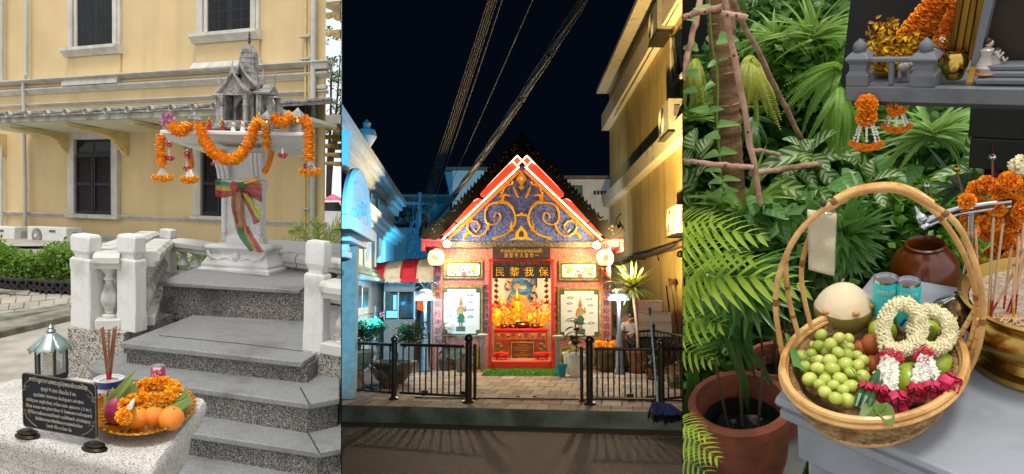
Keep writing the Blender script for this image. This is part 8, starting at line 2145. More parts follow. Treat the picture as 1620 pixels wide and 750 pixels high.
# ------------------------------------------------------------------ grey table with the basket
def build_grey_table():
 c=[rz(x,y,ZB)for x,y in((1228,628),(1690,826),(1730,492),(1384,432))];o=sum(c,V())/4
 T=thing('grey_table','grey painted table with a moulded edge carrying the basket and brass censer','table',(o.x,o.y,0));Ti=T.matrix_world.inverted()@RI.M
 def ring(off,z):
  out=[]
  for i,p in enumerate(c):
   a,b=c[i-1],c[(i+1)%4];d=(p-a).normalized()+(p-b).normalized();out.append(V((p.x,p.y,z))+V((d.x,d.y,0))*off)
  return out
 part('table_top',MB().grid([ring(0,ZB-.022),ring(.004,ZB-.012),ring(0,ZB)],True,True,True),M_tabp,T,.003,M=Ti)
 part('edge_moulding',MB().grid([ring(-.012,ZB-.06),ring(-.004,ZB-.052),ring(-.004,ZB-.034),ring(-.014,ZB-.028),ring(-.014,ZB-.0225)],True,True,True),M_tabp,T,.002,M=Ti)
 part('apron',MB().grid([ring(-.03,ZB-.16),ring(-.03,ZB-.061)],True,True,True),M_tabp,T,M=Ti)
 for p in ring(-.07,0):part('leg',MB().box((p.x,p.y,(ZB-.161)/2),(.06,.06,ZB-.161)),M_tabp,T,.004,M=Ti)
build_grey_table()
ZRIM=ZB+.095
BC=rz(1379,568,ZRIM);E1=(rz(1522,562,ZRIM)-rz(1237,562,ZRIM))/2;E2=(rz(1388,481,ZRIM)-rz(1372,657,ZRIM))/2
KB=RI.k(BC)
def bo(a,s,z):return V((BC.x,BC.y,0))+(E1*math.cos(a)+E2*math.sin(a))*s+V((0,0,z))
M_node=mat('cane_node','8E5E2C',.6,var=.2,scale=40)
def build_basket():
 T=thing('fruit_basket','round woven basket with tall cane hoop handle full of fruit and garlands','basket',(BC.x,BC.y,ZB));Ti=T.matrix_world.inverted()@RI.M
 N=72
 sh=lambda t:.70+.30*t**.6  # widens to the rim
 part('basket_bottom',MB().grid([[bo(2*PI*i/N,s,ZB+.012)for i in range(N)]for s in(.001,.7)],True),M_weave,T,M=Ti)
 part('inner_lining',MB().grid([[bo(2*PI*i/N,sh(t)*.955,ZB+.012+(ZRIM-ZB-.015)*t)for i in range(N)]for t in[j/6 for j in range(7)]],True),M_weave,T,M=Ti)
 for k in range(36):
  a=2*PI*k/36;part('upright_cane',MB().tube([bo(a,sh(t)*.99,ZB+.006+(ZRIM-ZB-.01)*t)for t in(0,.25,.5,.75,1)],.0032,5),M_weave,T,M=Ti)
 for r in range(9):
  t=(r+.5)/9;
  for s in(0,1):
   n=144;pts=[bo(2*PI*i/n,sh(t)*(.985+.016*math.cos(36*PI*i/n*1.0+PI*r+PI*s)),ZB+.008+(ZRIM-ZB-.016)*t+.0032*math.sin(36*2*PI*i/n+PI*s))for i in range(n)]
   part('weave_strand',MB().tube(pts,.0047,5,closed=True),M_weave,T,M=Ti)
 for r in range(5):  # twisted braid seen inside
  t=.35+.13*r;n=180
  for s in(0,1):part('inner_braid',MB().tube([bo(2*PI*i/n,sh(t)*(.925+.012*math.cos(45*2*PI*i/n+PI*s)),ZB+.01+(ZRIM-ZB-.016)*t+.005*math.sin(45*2*PI*i/n+PI*s))for i in range(n)],.0052,5,closed=True),M_weave,T,M=Ti)
 for s,z,r in((1.0,ZRIM+.002,.0068),(1.02,ZRIM-.009,.0055),(.97,ZRIM-.006,.0055),(.735,ZB+.008,.008)):part('rim_cane',MB().tube([bo(2*PI*i/96,s,z)for i in range(96)],r,8,closed=True),M_rattan,T,M=Ti)
 xd=rz(1535,540,ZRIM)-rz(1235,540,ZRIM);xd.z=0
 H=Pl(RI,rz(1237,540,ZRIM),xd.normalized())
 def hoop(pts,r,o0,o1,name='handle_cane',m=M_rattan,n=30):
  P_=[]
  for i,(x,y)in enumerate(pts):t=i/(len(pts)-1);P_.append(H.w(x,y,o0+(o1-o0)*t))
  B_=bez(P_,n);part(name,MB().tube(B_,r*KB,9),m,T,M=Ti)
  if name=='handle_cane':
   for f in(.17,.38,.63,.84):i=int(f*(len(B_)-2));part('cane_node',MB().tube([B_[i].lerp(B_[i+1],.2),B_[i].lerp(B_[i+1],.4),B_[i].lerp(B_[i+1],.7),B_[i].lerp(B_[i+1],.9)],[r*KB*q for q in(1.0,1.13,1.13,1.0)],9),M_node,T,M=Ti)
 hoop([(1264,612),(1243,578),(1231,522),(1227,470),(1237,421),(1261,371),(1299,334),(1340,308),(1385,297),(1428,300),(1474,324),(1512,352),(1537,400),(1551,450),(1555,500),(1549,545),(1532,586),(1508,612)],4.5,.03,.03,n=60)
 hoop([(1284,520),(1272,470),(1268,425),(1281,373),(1301,344),(1340,313),(1385,301),(1430,305),(1472,330),(1500,360),(1524,400),(1540,448),(1545,490),(1538,530),(1524,566)],4.0,-.03,.015,n=50)
 hoop([(1264,532),(1250,482),(1243,430),(1246,400),(1262,371)],4.2,.0,.02);hoop([(1515,536),(1530,512),(1545,486)],4,.0,.01);hoop([(1522,566),(1540,530),(1549,505)],4,.015,.02);hoop([(1512,590),(1536,560),(1550,520)],4,.02,.03)
 hoop([(1322,318),(1352,303),(1385,297),(1415,297),(1445,306),(1473,324)],7,.02,.02,'handle_wrap',M_rattan2,40)
 # binding turns on the wrap
 W_=bez([H.w(x,y,.02)for x,y in((1322,318),(1352,303),(1385,297),(1415,297),(1445,306),(1473,324))],60);mb=MB()
 for i in range(1,len(W_)-1):
  t=(W_[i+1]-W_[i-1]).normalized();u=t.cross(V((0,-1,0))).normalized();v=t.cross(u);mb.tube([W_[i]+(u*math.cos(a)+v*math.sin(a))*7.2*KB for a in[2*PI*j/10 for j in range(10)]],.0014,4,closed=True)
 stuff(part('binding_turns',mb,M_rattan2,T,M=Ti))
 return H
HP=build_basket()
zz=lambda x,y,h:rz(x,y,ZB+h)
def build_tag():
 T=thing('cloth_tag','blank cream cloth tag hanging from the basket handle by a wire ring','tag',HP.w(1300,335,.05));Ti=T.matrix_world.inverted()@RI.M;rows=[]
 for j in range(13):
  t=j/12;rows.append([HP.w(1278+(1280-1278)*t+(1323-1278+(1319-1280-45)*t)*s,332+(426-332)*t+(6+4*t)*s,.0+.006*math.sin(5*s+6*t)+.004*math.sin(14*t))for s in[i/8 for i in range(9)]])
 o=part('cloth',MB().grid(rows),mat('calico','C8BC9E',.9,var=.07,scale=30,bump=.4,bscale=260),T,M=Ti,smooth=180);o.modifiers.new('thick','SOLIDIFY').thickness=.0025
 hem=rows[0]+[r[-1]for r in rows]+rows[-1][::-1]+[r[0]for r in rows][::-1];part('hem',MB().tube(hem,.0012,5,closed=True),mat('calico_hem','B8AC8C',.9),T,M=Ti)
 part('wire_ring',MB().tube([HP.w(1312+9*math.cos(a),328+12*math.sin(a),.01+.01*math.cos(a))for a in[2*PI*i/18 for i in range(18)]],.001,5,closed=True),M_chrome,T,M=Ti);part('bead',MB().ball(HP.w(1302,322,.03),(.006,.006,.006),8,6),mat('bead_black',(.02,.02,.02),.3),T,M=Ti)
build_tag()
def build_coconut():
 p=zz(1334,487,.095);k=RI.k(p);R=44*k;T=thing('coconut','trimmed young coconut with a pale cut top in the basket','coconut',p)
 hk=mat('coconut_husk',(.30,.23,.055),.5,col2=(.17,.115,.03),mix=(.35,.62),scale=9,detail=8,bump=.15);ct=mat('coconut_flesh','DCC8A4',.6,var=.05,scale=9,bump=.2)
 rows=[];n=40
 part('husk',MB().lathe([(R*.45,-R*.9),(R*.72,-R*.75),(R*.93,-R*.35),(R*1.0,0),(R*.985,R*.12)],n=n),hk,T)
 mb=MB();rows=[]
 for r,z in((.985,.12),(.92,.30),(.74,.56),(.50,.78),(.25,.92),(.10,.97),(.02,.98)):
  rows.append([V((R*r*(1+.02*math.sin(3*a+5*z))*math.cos(a),R*r*math.sin(a),R*(z+.05*math.sin(2*a)*(1 if z<.5 else .3))))for a in[2*PI*j/16 for j in range(18)]])
 part('cut_top',MB().grid(rows,True,False,True),ct,T,smooth=30)
 for a,z in((-1.1,.3),(-2.2,.26),(-.3,.3)):part('cut_scar',MB().ball((R*.93*math.cos(a),R*.93*math.sin(a),R*z),(R*.14,R*.1,R*.09),10,6),mat('coconut_scar','C08A50',.7,var=.15),T)
build_coconut()
def build_beverage(px,pyt,wpx,label):
 h=.15;p=zz(px,pyt,.02+h);p.z=ZB+.02;k=RI.k(p+V((0,0,h)));R=wpx*k/2;T=thing('water_can',label,'can',p,group='turquoise sparkling water cans');tq=mat('can_turquoise','34CCCC',.3,.0,var=.04);wh=mat('can_white','D8DCDE',.3,.1,var=.02);al=mat('can_aluminium','C4C6C8',.25,1,var=.03)
 part('upper_sleeve',MB().lathe([(R,h*.38),(R,h*.9),(R*.93,h*.96)],n=36,cap=False),tq,T);part('lower_sleeve',MB().lathe([(R*.9,0),(R,.006),(R,h*.379)],n=36,cap=False),wh,T)
 part('lid',MB().lathe([(R*.93,h*.96),(R*.94,h),(R*.87,h),(R*.85,h*.97),(.001,h*.968)],n=32,cap=False),al,T)
 f=(RI.eye-p);base=math.atan2(f.y,f.x)
 def on(a,z,o=.0004):return V((math.cos(base+a)*(R+o),math.sin(base+a)*(R+o),z))
 rg=random.Random(int(px));mb=MB()
 for i in range(70):a=rg.gauss(0,.33);z=h*rg.uniform(.48,.8);r=.0009*rg.uniform(.5,1.5);c=on(a,z,.0006);t=V((-math.sin(base+a),math.cos(base+a),0));mb.face([c+t*r,c+V((0,0,r)),c-t*r,c-V((0,0,r))])
 stuff(part('bubble_print',mb,wh,T,smooth=0))
 bl=mat('print_blue','1E5AA8',.35)
 def peak(x,wd,ht,m,o):part('mountain_print',MB().grid([[on(x+wd*s,h*.375,o)for s in(-1,-.5,0,.5,1)],[on(x+wd*s*.62,h*.375+ht*(.45+.12*(j%2)),o)for j,s in enumerate((-1,-.5,0,.5,1))],[on(x+wd*s*.12,h*.375+ht,o)for s in(-1,-.5,0,.5,1)]]),m,T)
 peak(-.2,.5,.020,bl,.0006);peak(.42,.4,.017,bl,.0007);peak(-.1,.28,.0135,wh,.0010);peak(.5,.2,.011,wh,.0011)
 part('line_print',MB().grid([[on(-.75+1.5*i/16,z,.0006)for i in range(17)]for z in(h*.825,h*.832)]),wh,T)
 def word(s_,z,size,m,a0,a1):
  for i,ch in enumerate(s_):
   a=a0+(a1-a0)*i/(len(s_)-1);t=V((-math.sin(base+a),math.cos(base+a),0));n_=V((math.cos(base+a),math.sin(base+a),0));text(ch,'lettering',size,m,T,axes(on(a,z,.0012),t,V((0,0,1)),n_),ext=.0002)
 word('SPARKLING',h*.865,.0095,wh,-.62,.62);word('evian',h*.27,.032,mat('print_red','B81E3A',.35),-.62,.62)
build_beverage(1402,439,38,'turquoise sparkling water can standing against the coconut');build_beverage(1438,444,36,'turquoise sparkling water can farther from the coconut, behind the jasmine ring')
def ball_fruit(name,px,py,h,rpx,label,m,cat,group,sq=1.0,dim=True):
 p=zz(px,py,h);r=rpx*RI.k(p);T=thing(name,label,cat,p,group=group);rows=[];n=22
 for i in range(15):
  t=PI*i/14;rr=r*math.sin(t);z=-r*math.cos(t)*sq
  if i>9 and dim:z-=r*.22*((i-9)/5)**2.2
  rows.append([V((rr*math.cos(2*PI*j/n),rr*math.sin(2*PI*j/n),z))for j in range(n)])
 mb=MB().grid(rows,True);o=part('skin',mb,m,T,M=Mx.Rotation(rnd(-.6,.6),4,'X')@Mx.Rotation(rnd(-.5,.5),4,'Y'),smooth=80)
 if dim:part('stalk',MB().rod((0,0,r*.68),(.003,0,r*1.0),.0016,5),mat('stalk_brown','5A4424',.8),T)
 return T
M_apple=mat('apple_green',(.30,.44,.022),.28,col2=(.40,.50,.06),mix=(.4,.65),scale=30,orand=.4,coat=.25,bump=.1,bscale=200);M_egg=mat('egg_brown',(.42,.10,.022),.45,var=.1,scale=40)
for a in((1396,524,.075,21,'green apple behind the first jasmine ring, close to the coconut'),(1470,524,.075,23,'green apple inside the second jasmine ring'),(1441,606,.062,33,'largest green apple, in front under the white flower strands'),(1484,578,.065,25,'green apple against the basket wall under the second ring')):ball_fruit('green_apple',*a,M_apple,'apple','green apples in the basket')
for a in((1379,545,.085,15.5,'brown egg lying highest between grapes and first jasmine ring'),(1362,554,.07,14,'brown egg half under the topmost one, nearest the coconut'),(1381,578,.065,15,'brown egg low beside the grapes'),(1425,574,.06,14,'brown egg showing between the two flower strands')):ball_fruit('brown_egg',*a,M_egg,'egg','brown eggs in the basket',1.08,False)
def build_grapes():
 T=thing('grape_bunch','large bunch of pale green grapes at the front of the basket','grapes',zz(1315,590,.06));Ti=T.matrix_world.inverted()@RI.M;rg=random.Random(8)
 m=mat('grape_skin',(.56,.60,.13),.25,col2=(.40,.48,.07),mix=(.4,.65),scale=60,orand=.55,coat=.2,sss=.25);sp_=[(1299,530,9),(1295,547,9),(1314,545,10),(1327,535,9),(1343,536,8),(1267,564,10),(1284,560,8.5),(1274,581,10),(1296,569,8),(1313,570,10),(1326,558,9),(1343,550,8),(1341,562,10),(1356,562,8),(1281,600,11.5),(1292,582,9),(1300,585,10),(1317,583,10.5),(1337,577,11.5),(1357,579,10),(1366,570,9),(1305,602,10),(1297,608,9),(1329,600,11),(1345,590,9),(1365,598,12),(1346,612,11.5),(1305,620,10),(1322,630,10),(1341,634,11.5),(1334,617,9),(1318,610,9),(1356,618,8),(1285,547,8),(1308,556,9),(1334,546,8),(1350,570,9),(1290,572,8),(1310,595,9),(1326,618,9),(1352,603,9),(1368,584,8),(1276,571,8),(1328,570,9),(1349,628,8)]
 gm=MB().ball((0,0,0),(1,1,1.14),16,12).mesh('grape',m,80);
 for i,(x,y,r)in enumerate(sp_):
  h=.075+.03*(1-abs(x-1318)/70)+rg.uniform(-.006,.006)+(.0 if i<33 else-.018);p=zz(x,y,h);k=RI.k(p);o=link('grape',gm,T,M=Ti@TM(p,rg.uniform(0,6),r*k,rg.uniform(-1.2,1.2),rg.uniform(-1.2,1.2)))
 hub=zz(1318,575,.06)
 for x,y,r in sp_[::3]:part('stem',MB().tube(bez([hub,hub.lerp(zz(x,y,.07),.6),zz(x,y,.08)],6),.0012,5),mat('grape_stem','8A8A44',.7),T,M=Ti)
 for x,y in((1278,566),(1340,548),(1352,590),(1366,600)):part('stem',MB().tube(bez([zz(x-6,y-8,.11),zz(x,y,.115),zz(x+8,y+3,.11)],6),.0012,5),mat('grape_stem','8A8A44',.7),T,M=Ti)
build_grapes()
M_bananal=leafm('banana_leaf',(.05,.17,.03),(.02,.09,.015),rough=.3,tr=.15,stripes=((.10,.24,.06),90))
def build_leaf_lining():
 T=thing('banana_leaf','dark green banana leaf lining the basket beside the grapes','leaf',zz(1250,560,.08));Ti=T.matrix_world.inverted()@RI.M;rows=[];vn=[]
 for j in range(9):
  t=j/8;a=zz(1241+14*t,527+52*t,.10-.0*t);b=zz(1256+32*t,543+62*t,.075);rows.append([a.lerp(b,s)+V((0,0,.008*math.sin(3*s)))for s in(0,.25,.5,.75,1)])
 part('leaf_blade',MB().grid(rows),M_bananal,T,M=Ti,smooth=60);rows=[]
 for j in range(7):t=j/6;a=zz(1270+60*t,588+52*t,.062);b=zz(1300+62*t,600+46*t,.05);rows.append([a.lerp(b,s)for s in(0,.5,1)])
 part('leaf_blade',MB().grid(rows),M_bananal,T,M=Ti,smooth=60)
 T=thing('leaf_cone','rolled dark leaf cones holding the flowers at the front rim','leaf cone',zz(1372,630,.09));Ti=T.matrix_world.inverted()@RI.M
 for x0,y0,x1,y1,r in((1392,584,1372,622,7),(1366,608,1354,644,6),(1378,612,1362,648,6),(1384,618,1372,650,6)):part('cone',MB().tube([zz(x0,y0,.105),zz((x0+x1)/2,(y0+y1)/2,.108),zz(x1,y1,.10)],[.4*r*KB,r*KB,.5*r*KB],9),mat('cone_green',(.025,.085,.025),.3,var=.2,scale=30),T,M=Ti)
 mb=MB();
 for x0,y0,x1,y1 in((1392,640,1372,654),(1392,640,1400,652),(1392,638,1382,644)):blade(mb,zz(x0,y0,.105),zz(x1,y1,.105)-zz(x0,y0,.105),(0,0,1),.05,.03,.3,4,.3)
 part('star_leaf',mb,leafm('star_leaf',(.2,.3,.06)),T,M=Ti,smooth=0)
build_leaf_lining()
M_jas=mat('jasmine_bud',(.78,.72,.46),.5,col2=(.70,.62,.34),mix=(.35,.6),scale=60,sss=.15);M_crown=mat('crown_flower_white',(.82,.80,.68),.5,var=.08,scale=60,sss=.15);M_rose=mat('rose_red',(.52,.012,.035),.45,col2=(.66,.03,.10),mix=(.4,.65),scale=40,sheen=.2);M_rosep=mat('rose_pink',(.62,.05,.14),.45,col2=(.48,.01,.045),mix=(.4,.65),scale=40);M_sep=mat('sepal',(.12,.22,.04),.6,var=.2)
def bud(mb,p,r,rg):
 q=Mx.Rotation(rg.uniform(0,6),3,'Z')@Mx.Rotation(rg.uniform(-1.5,1.5),3,'X');mb.ball(p,(r,r,r*1.3),6,4,q)
 t=q@V((0,0,r*1.3));mb.ball(V(p)+t,(r*.45,r*.45,r*.5),5,3,q)
def rose(T,Ti,x,y,h,r,tipx,tipy,m=M_rosep):
 c=zz(x,y,h);k=RI.k(c);R=r*k;d=(zz(tipx,tipy,h)-c).normalized();u=d.cross(V((0,0,1))).normalized();v=d.cross(u);mb=MB()
 for layer,(n_,rr,L_)in enumerate(((3,.45,1.05),(5,.72,1.0),(6,1.0,.92))):
  for i in range(n_):
   a=2*PI*(i+.5*layer)/n_;rows=[]
   for t in(0,.35,.7,1.0):
    w=R*rr*(.45+.75*math.sin(PI*min(.75,t+.15)));row=[]
    for s in(-1,-.5,0,.5,1):an=a+s*2.2/n_*1.0;row.append(c+d*(R*1.7*L_*t-R*.6)+(u*math.cos(an)+v*math.sin(an))*w*(1+.12*(t==1.0))+d*(-.12*R*abs(s)*t))
    rows.append(row)
   mb.grid(rows)
 o=part('rose',mb,m,T,M=Ti,smooth=70);part('sepal',MB().tube([c-d*R*.95,c-d*R*.55,c-d*R*.1],[R*.22,R*.55,R*.62],8).add(MB().tube([c-d*R*.4+u*R*.6,c+d*R*.2+u*R*.95],[R*.18,R*.03],5)).add(MB().tube([c-d*R*.4-u*R*.6,c+d*R*.3-u*R*.9],[R*.18,R*.03],5)),M_sep,o)
def build_jasmine(label,ring,collar,strands,roses,seed):
 rg=random.Random(seed);T=thing('jasmine_garland',label,'garland',zz(*collar[:2],.12),group='jasmine garlands in the basket');Ti=T.matrix_world.inverted()@RI.M
 P_=[zz(x,y,h)for x,y,h in ring];P_=bez(P_+[P_[0]],90);k=KB;mb=MB();R=10.5*k
 for i,p in enumerate(P_[:-1]):
  t=(P_[i+1]-p).normalized();u=t.cross(V((0,0,1))).normalized();v=t.cross(u);ph=i*.55
  for j in range(7):a=ph+2*PI*j/7;bud(mb,p+(u*math.cos(a)+v*math.sin(a))*R*rg.uniform(.7,.98),3.0*k*rg.uniform(.8,1.15),rg)
 stuff(part('jasmine_buds',mb,M_jas,T,M=Ti,smooth=60));part('cord',MB().tube(P_,R*.6,8),M_jas,T,M=Ti)
 mb=MB();c=zz(collar[0],collar[1],.118)
 for i in range(70):a=rg.uniform(0,2*PI);r=rg.uniform(.3,1)*collar[2]*k;p=c+V((math.cos(a)*r,math.sin(a)*r*1.1,rg.uniform(-.006,.01)));petals(mb,p,4.6*k,3,rg,1.6)
 stuff(part('rose_collar',mb,M_rose,T,M=Ti,smooth=0))
 for s in strands:
  Q=bez([zz(x,y,.118-.012*i)for i,(x,y)in enumerate(s)],10);mb=MB()
  for i,p in enumerate(Q):
   for j in range(4):a=i*1.1+PI/2*j;bud(mb,p+V((math.cos(a),math.sin(a),.4*math.sin(a)))*4.2*k,3.4*k*rg.uniform(.9,1.2),rg)
  part('flower_strand',mb,M_crown,T,M=Ti,smooth=60)
 for(x,y,r,tx,ty)in roses:rose(T,Ti,x,y,.105,r,tx,ty)
build_jasmine('jasmine garland ring lying nearer the grapes, with red collar and rose tassel',[(1403,552,.115),(1397,522,.13),(1405,494,.15),(1425,480,.155),(1446,490,.15),(1457,512,.135),(1452,536,.12),(1434,552,.115),(1418,554,.115)],(1409,565,17),[((1402,568),(1394,586),(1386,602)),((1408,572),(1406,592),(1402,612)),((1414,574),(1414,596),(1412,614))],[(1371,615,12,1366,632),(1394,620,12,1394,638),(1420,632,15,1428,646)],3)
build_jasmine('jasmine garland ring against the right basket wall, with red collar and rose tassel',[(1452,548,.11),(1446,520,.12),(1456,496,.13),(1476,493,.135),(1496,504,.13),(1504,524,.12),(1494,545,.11),(1474,553,.11)],(1462,564,15),[((1460,568),(1454,584),(1448,602)),((1466,568),(1474,582),(1480,598)),((1463,570),(1462,586),(1464,604))],[(1449,618,13,1450,634),(1474,614,13,1476,632),(1498,606,16,1512,612)],4)
# ------------------------------------------------------------------ brass censer, incense, marigold stand
def build_brass_censer():
 c=rz(1646,566,ZB);k=RI.k(c);T=thing('brass_censer','large polished brass incense censer full of pale sand','incense burner',c)
 R=104*k;h=.145
 e1=(rz(1746,566,ZB)-rz(1546,566,ZB)).normalized();
 part('censer_bowl',MB().lathe([(R*.96,0),(R*1.0,.006),(R*.98,.016),(R*.86,.022),(R*.84,.03),(R*.94,.036),(R*.9,.046),(R*1.0,.058),(R*1.1,.078),(R*1.12,.096),(R*1.04,.112),(R*.98,.118),(R*1.0,.126),(R*1.13,.138),(R*1.15,h),(R*1.1,h+.002),(R*1.02,h-.012),(R*.98,h-.02)],n=64,cap=False),M_brass,T,smooth=50)
 part('sand',MB().grid([[V((math.cos(2*PI*j/32)*R*r,math.sin(2*PI*j/32)*R*r,h-.016+rnd(-.003,.003)))for j in range(32)]for r in(.99,.8,.6,.4,.2,.01)],True),mat('censer_sand','B8A890',.95,var=.2,scale=120,bump=1,bscale=300),T)
 a=math.atan2((rz(1510,500,ZB+.1)-c).y,(rz(1510,500,ZB+.1)-c).x);d=V((math.cos(a),math.sin(a),0));br=mat('dark_bronze_mask','6A5434',.4,.9,var=.3,scale=60,bump=.6);l=part('lion_handle',MB().ball(d*R*1.16+V((0,0,.1)),(.03,.03,.034),14,10),br,T);rg=random.Random(1);mb=MB()
 for i in range(26):b=rg.uniform(0,6.28);e=rg.uniform(-1,1);mb.ball(d*R*1.16+V((math.cos(b)*.028,math.sin(b)*.028,.1+e*.03)),(.008,.008,.008),6,4)
 part('mane',mb,br,l);part('jaw_ring',MB().tube([d*R*1.26+V((math.cos(t)*.018,0,.085+math.sin(t)*.02))for t in[2*PI*i/14 for i in range(14)]],.004,6,closed=True),br,l)
 js=mat('joss_pale','C49C78',.85,var=.1);jr=mat('joss_foot_red','A81E2A',.6);jy=mat('joss_foot_yellow','B8901E',.6)
 top=lambda x,y,dd:ra(x,y,dd)
 for i,(x0,y0,x1,y1)in enumerate(((1563,508,1572,343),(1566,506,1570,357),(1567,508,1587,352),(1550,470,1543,360),(1566,500,1622,396),(1598,500,1618,400),(1602,502,1612,372),(1606,496,1620,350),(1592,498,1632,380),(1604,506,1604,420),(1588,488,1600,392))):
  b=rz(x0,y0,ZB+h-.016);t=ra(x1,y1,b.y+.02);m_=b.lerp(t,.22);T2=tag(link('joss_stick',MB().rod(m_,t,.0022,6).mesh('joss_stick',js),M=Mx.Identity(4)),'thin brown joss stick standing in the brass censer','joss stick','joss sticks in the brass censer');part('stick_foot',MB().rod(b,m_,.0019,6),jr if i%3 else jy,T2)
  part('ash_tip',MB().ball(t,(.0026,.0026,.004),6,4),mat('ash_grey','6A6660',.9),T2)
 rg=random.Random(6);mb=MB()
 for i in range(40):x=rg.uniform(1560,1620);y=rg.uniform(502,514);p=rz(x,y,ZB+h-.012);a=rg.uniform(0,3.1);mb.rod(p,p+V((math.cos(a)*.02,math.sin(a)*.02,.002)),.0012,4)
 stuff(part('stick_stubs',mb,js,T,M=T.matrix_world.inverted()@RI.M))
build_brass_censer()
def build_stand():
 c=rz(1512,488,ZB);k=RI.k(c);T=thing('chrome_stand','polished chrome stand with a finial bar behind the basket','stand',c);Ti=T.matrix_world.inverted()@RI.M
 part('base',MB().lathe([(34*k,0),(34*k,.004),(28*k,.012),(16*k,.02),(5*k,.03),(4*k,.04)],n=32),M_chrome,T)
 part('column',MB().tube([c+V((.01,.01,.03)),ra(1534,400,c.y+.04),ra(1536,340,c.y+.05)],6*k,12),M_chrome,T,M=Ti)
 y=c.y+.06;a,b=ra(1462,352,y),ra(1600,318,y);part('bar',MB().tube(bez([a,ra(1490,338,y),ra(1525,328,y),b],12),4.6*k,10),M_chrome,T,M=Ti);part('lower_bar',MB().tube(bez([ra(1460,361,y),ra(1490,348,y),ra(1525,337,y),ra(1600,326,y)],12),3*k,8),M_chrome,T,M=Ti)
 d=(ra(1447,325,y)-ra(1464,358,y)).normalized();rot=d.to_track_quat('Z','Y').to_matrix();part('finial',MB().lathe([(7*k,0),(9*k,3*k),(6*k,7*k),(7.5*k,10*k),(10*k,15*k),(9*k,21*k),(5*k,25*k),(4*k,28*k),(2.4*k,34*k),(.3*k,40*k)],ra(1464,358,y),16,rot),M_chrome,T,M=Ti)
build_stand()
def pin(px,py,bx_,by_,m,label):
 d=2.05;p=ra(bx_,by_,d);t=ra(px,py,d);k=RI.k(p);T=thing('ball_pin',label,'ornament',p,group='ball topped pins behind the marigolds');part('stem',MB().rod((0,0,0),t-p,1.6*k,7),mat('pin_stem','A8845C',.4,.6),T);part('ball_head',MB().ball(t-p,(5.6*k,)*3,14,10),m,T)
pin(1466,294,1478,322,M_chrome,'small silver ball pin over the finial bar');pin(1513,267,1526,322,mat('pin_gold','C8A43A',.2,1),'gold ball pin beside the marigold bunch');pin(1570,249,1570,300,M_chrome,'tall silver ball pin rising above the marigold bunch')
M_mo=mat('marigold_garden',(.92,.25,.008),.6,col2=(.95,.38,.016),mix=(.38,.62),scale=40)
def build_marigold_bunch():
 rg=random.Random(31);d=1.72;T=thing('marigold_garland','heavy orange marigold garland looped over the chrome stand','garland',ra(1575,340,d),group='marigold garlands of the garden altar');Ti=T.matrix_world.inverted()@RI.M;k=RI.k(ra(1575,340,d));mb=MB();core=MB()
 for i,(x,y,r)in enumerate(((1530,318,13),(1545,300,15),(1562,292,15),(1580,300,15),(1598,286,16),(1614,272,15),(1626,300,16),(1532,342,13),(1534,366,14),(1536,392,13),(1540,414,13),(1548,432,11),(1556,330,14),(1578,326,16),(1600,322,17),(1618,334,16),(1572,352,15),(1596,352,17),(1616,362,17),(1588,380,16),(1608,392,17),(1624,400,15),(1598,410,13),(1560,372,11),(1566,400,10),(1556,352,12),(1590,428,10),(1608,436,11),(1548,322,12))):
  p=ra(x,y,d+rg.uniform(-.05,.04));petals(mb,p,r*k,300,rg,.3);core.ball(p,(r*k*.75,)*3,8,6)
 stuff(part('petals',mb,M_mo,T,M=Ti,smooth=0));stuff(part('flower_cores',core,mat('marigold_core',(.45,.08,.004),.8),T,M=Ti))
 T=thing('marigold_flower','loose small marigold heads hanging low over the censer','flower',ra(1596,450,d));Ti=T.matrix_world.inverted()@RI.M
 for x,y,r in((1590,446,8),(1602,452,9),(1616,444,8),(1612,456,7),(1537,452,4.5)):mb=MB();petals(mb,ra(x,y,d-.02),r*k,160,rg,.4);stuff(part('flower_head',mb,mat('marigold_light',(.88,.36,.012),.6,var=.15),T,M=Ti,smooth=0))
 T=thing('jasmine_ball','cream jasmine ball on top of the marigold bunch','flower',ra(1614,262,d));Ti=T.matrix_world.inverted()@RI.M;mb=MB()
 for i in range(120):z=rg.uniform(-1,1);a=rg.uniform(0,6.28);q=math.sqrt(1-z*z);bud(mb,ra(1614,262,d-.03)+V((q*math.cos(a),q*math.sin(a),z))*13*k,2.8*k,rg)
 stuff(part('jasmine_buds',mb,M_jas,T,M=Ti));part('pale_petal',MB().grid([[ra(1612,384,d-.07),ra(1626,366,d-.07)],[ra(1610,396,d-.08),ra(1630,388,d-.08)],[ra(1620,398,d-.08),ra(1632,396,d-.08)]]),M_jas,T,M=Ti)
 T=thing('maroon_cloth','dark maroon cloth hanging in the shade behind the ball pins','cloth',ra(1572,262,2.5));Ti=T.matrix_world.inverted()@RI.M;part('cloth_fold',MB().grid([[ra(1553+6*s+30*t,228+62*s,2.5+.03*math.sin(9*t))for t in[i/8 for i in range(9)]]for s in(0,.5,1)]),mat('maroon',(.10,.008,.03),.8),T,M=Ti,smooth=180)
build_marigold_bunch()
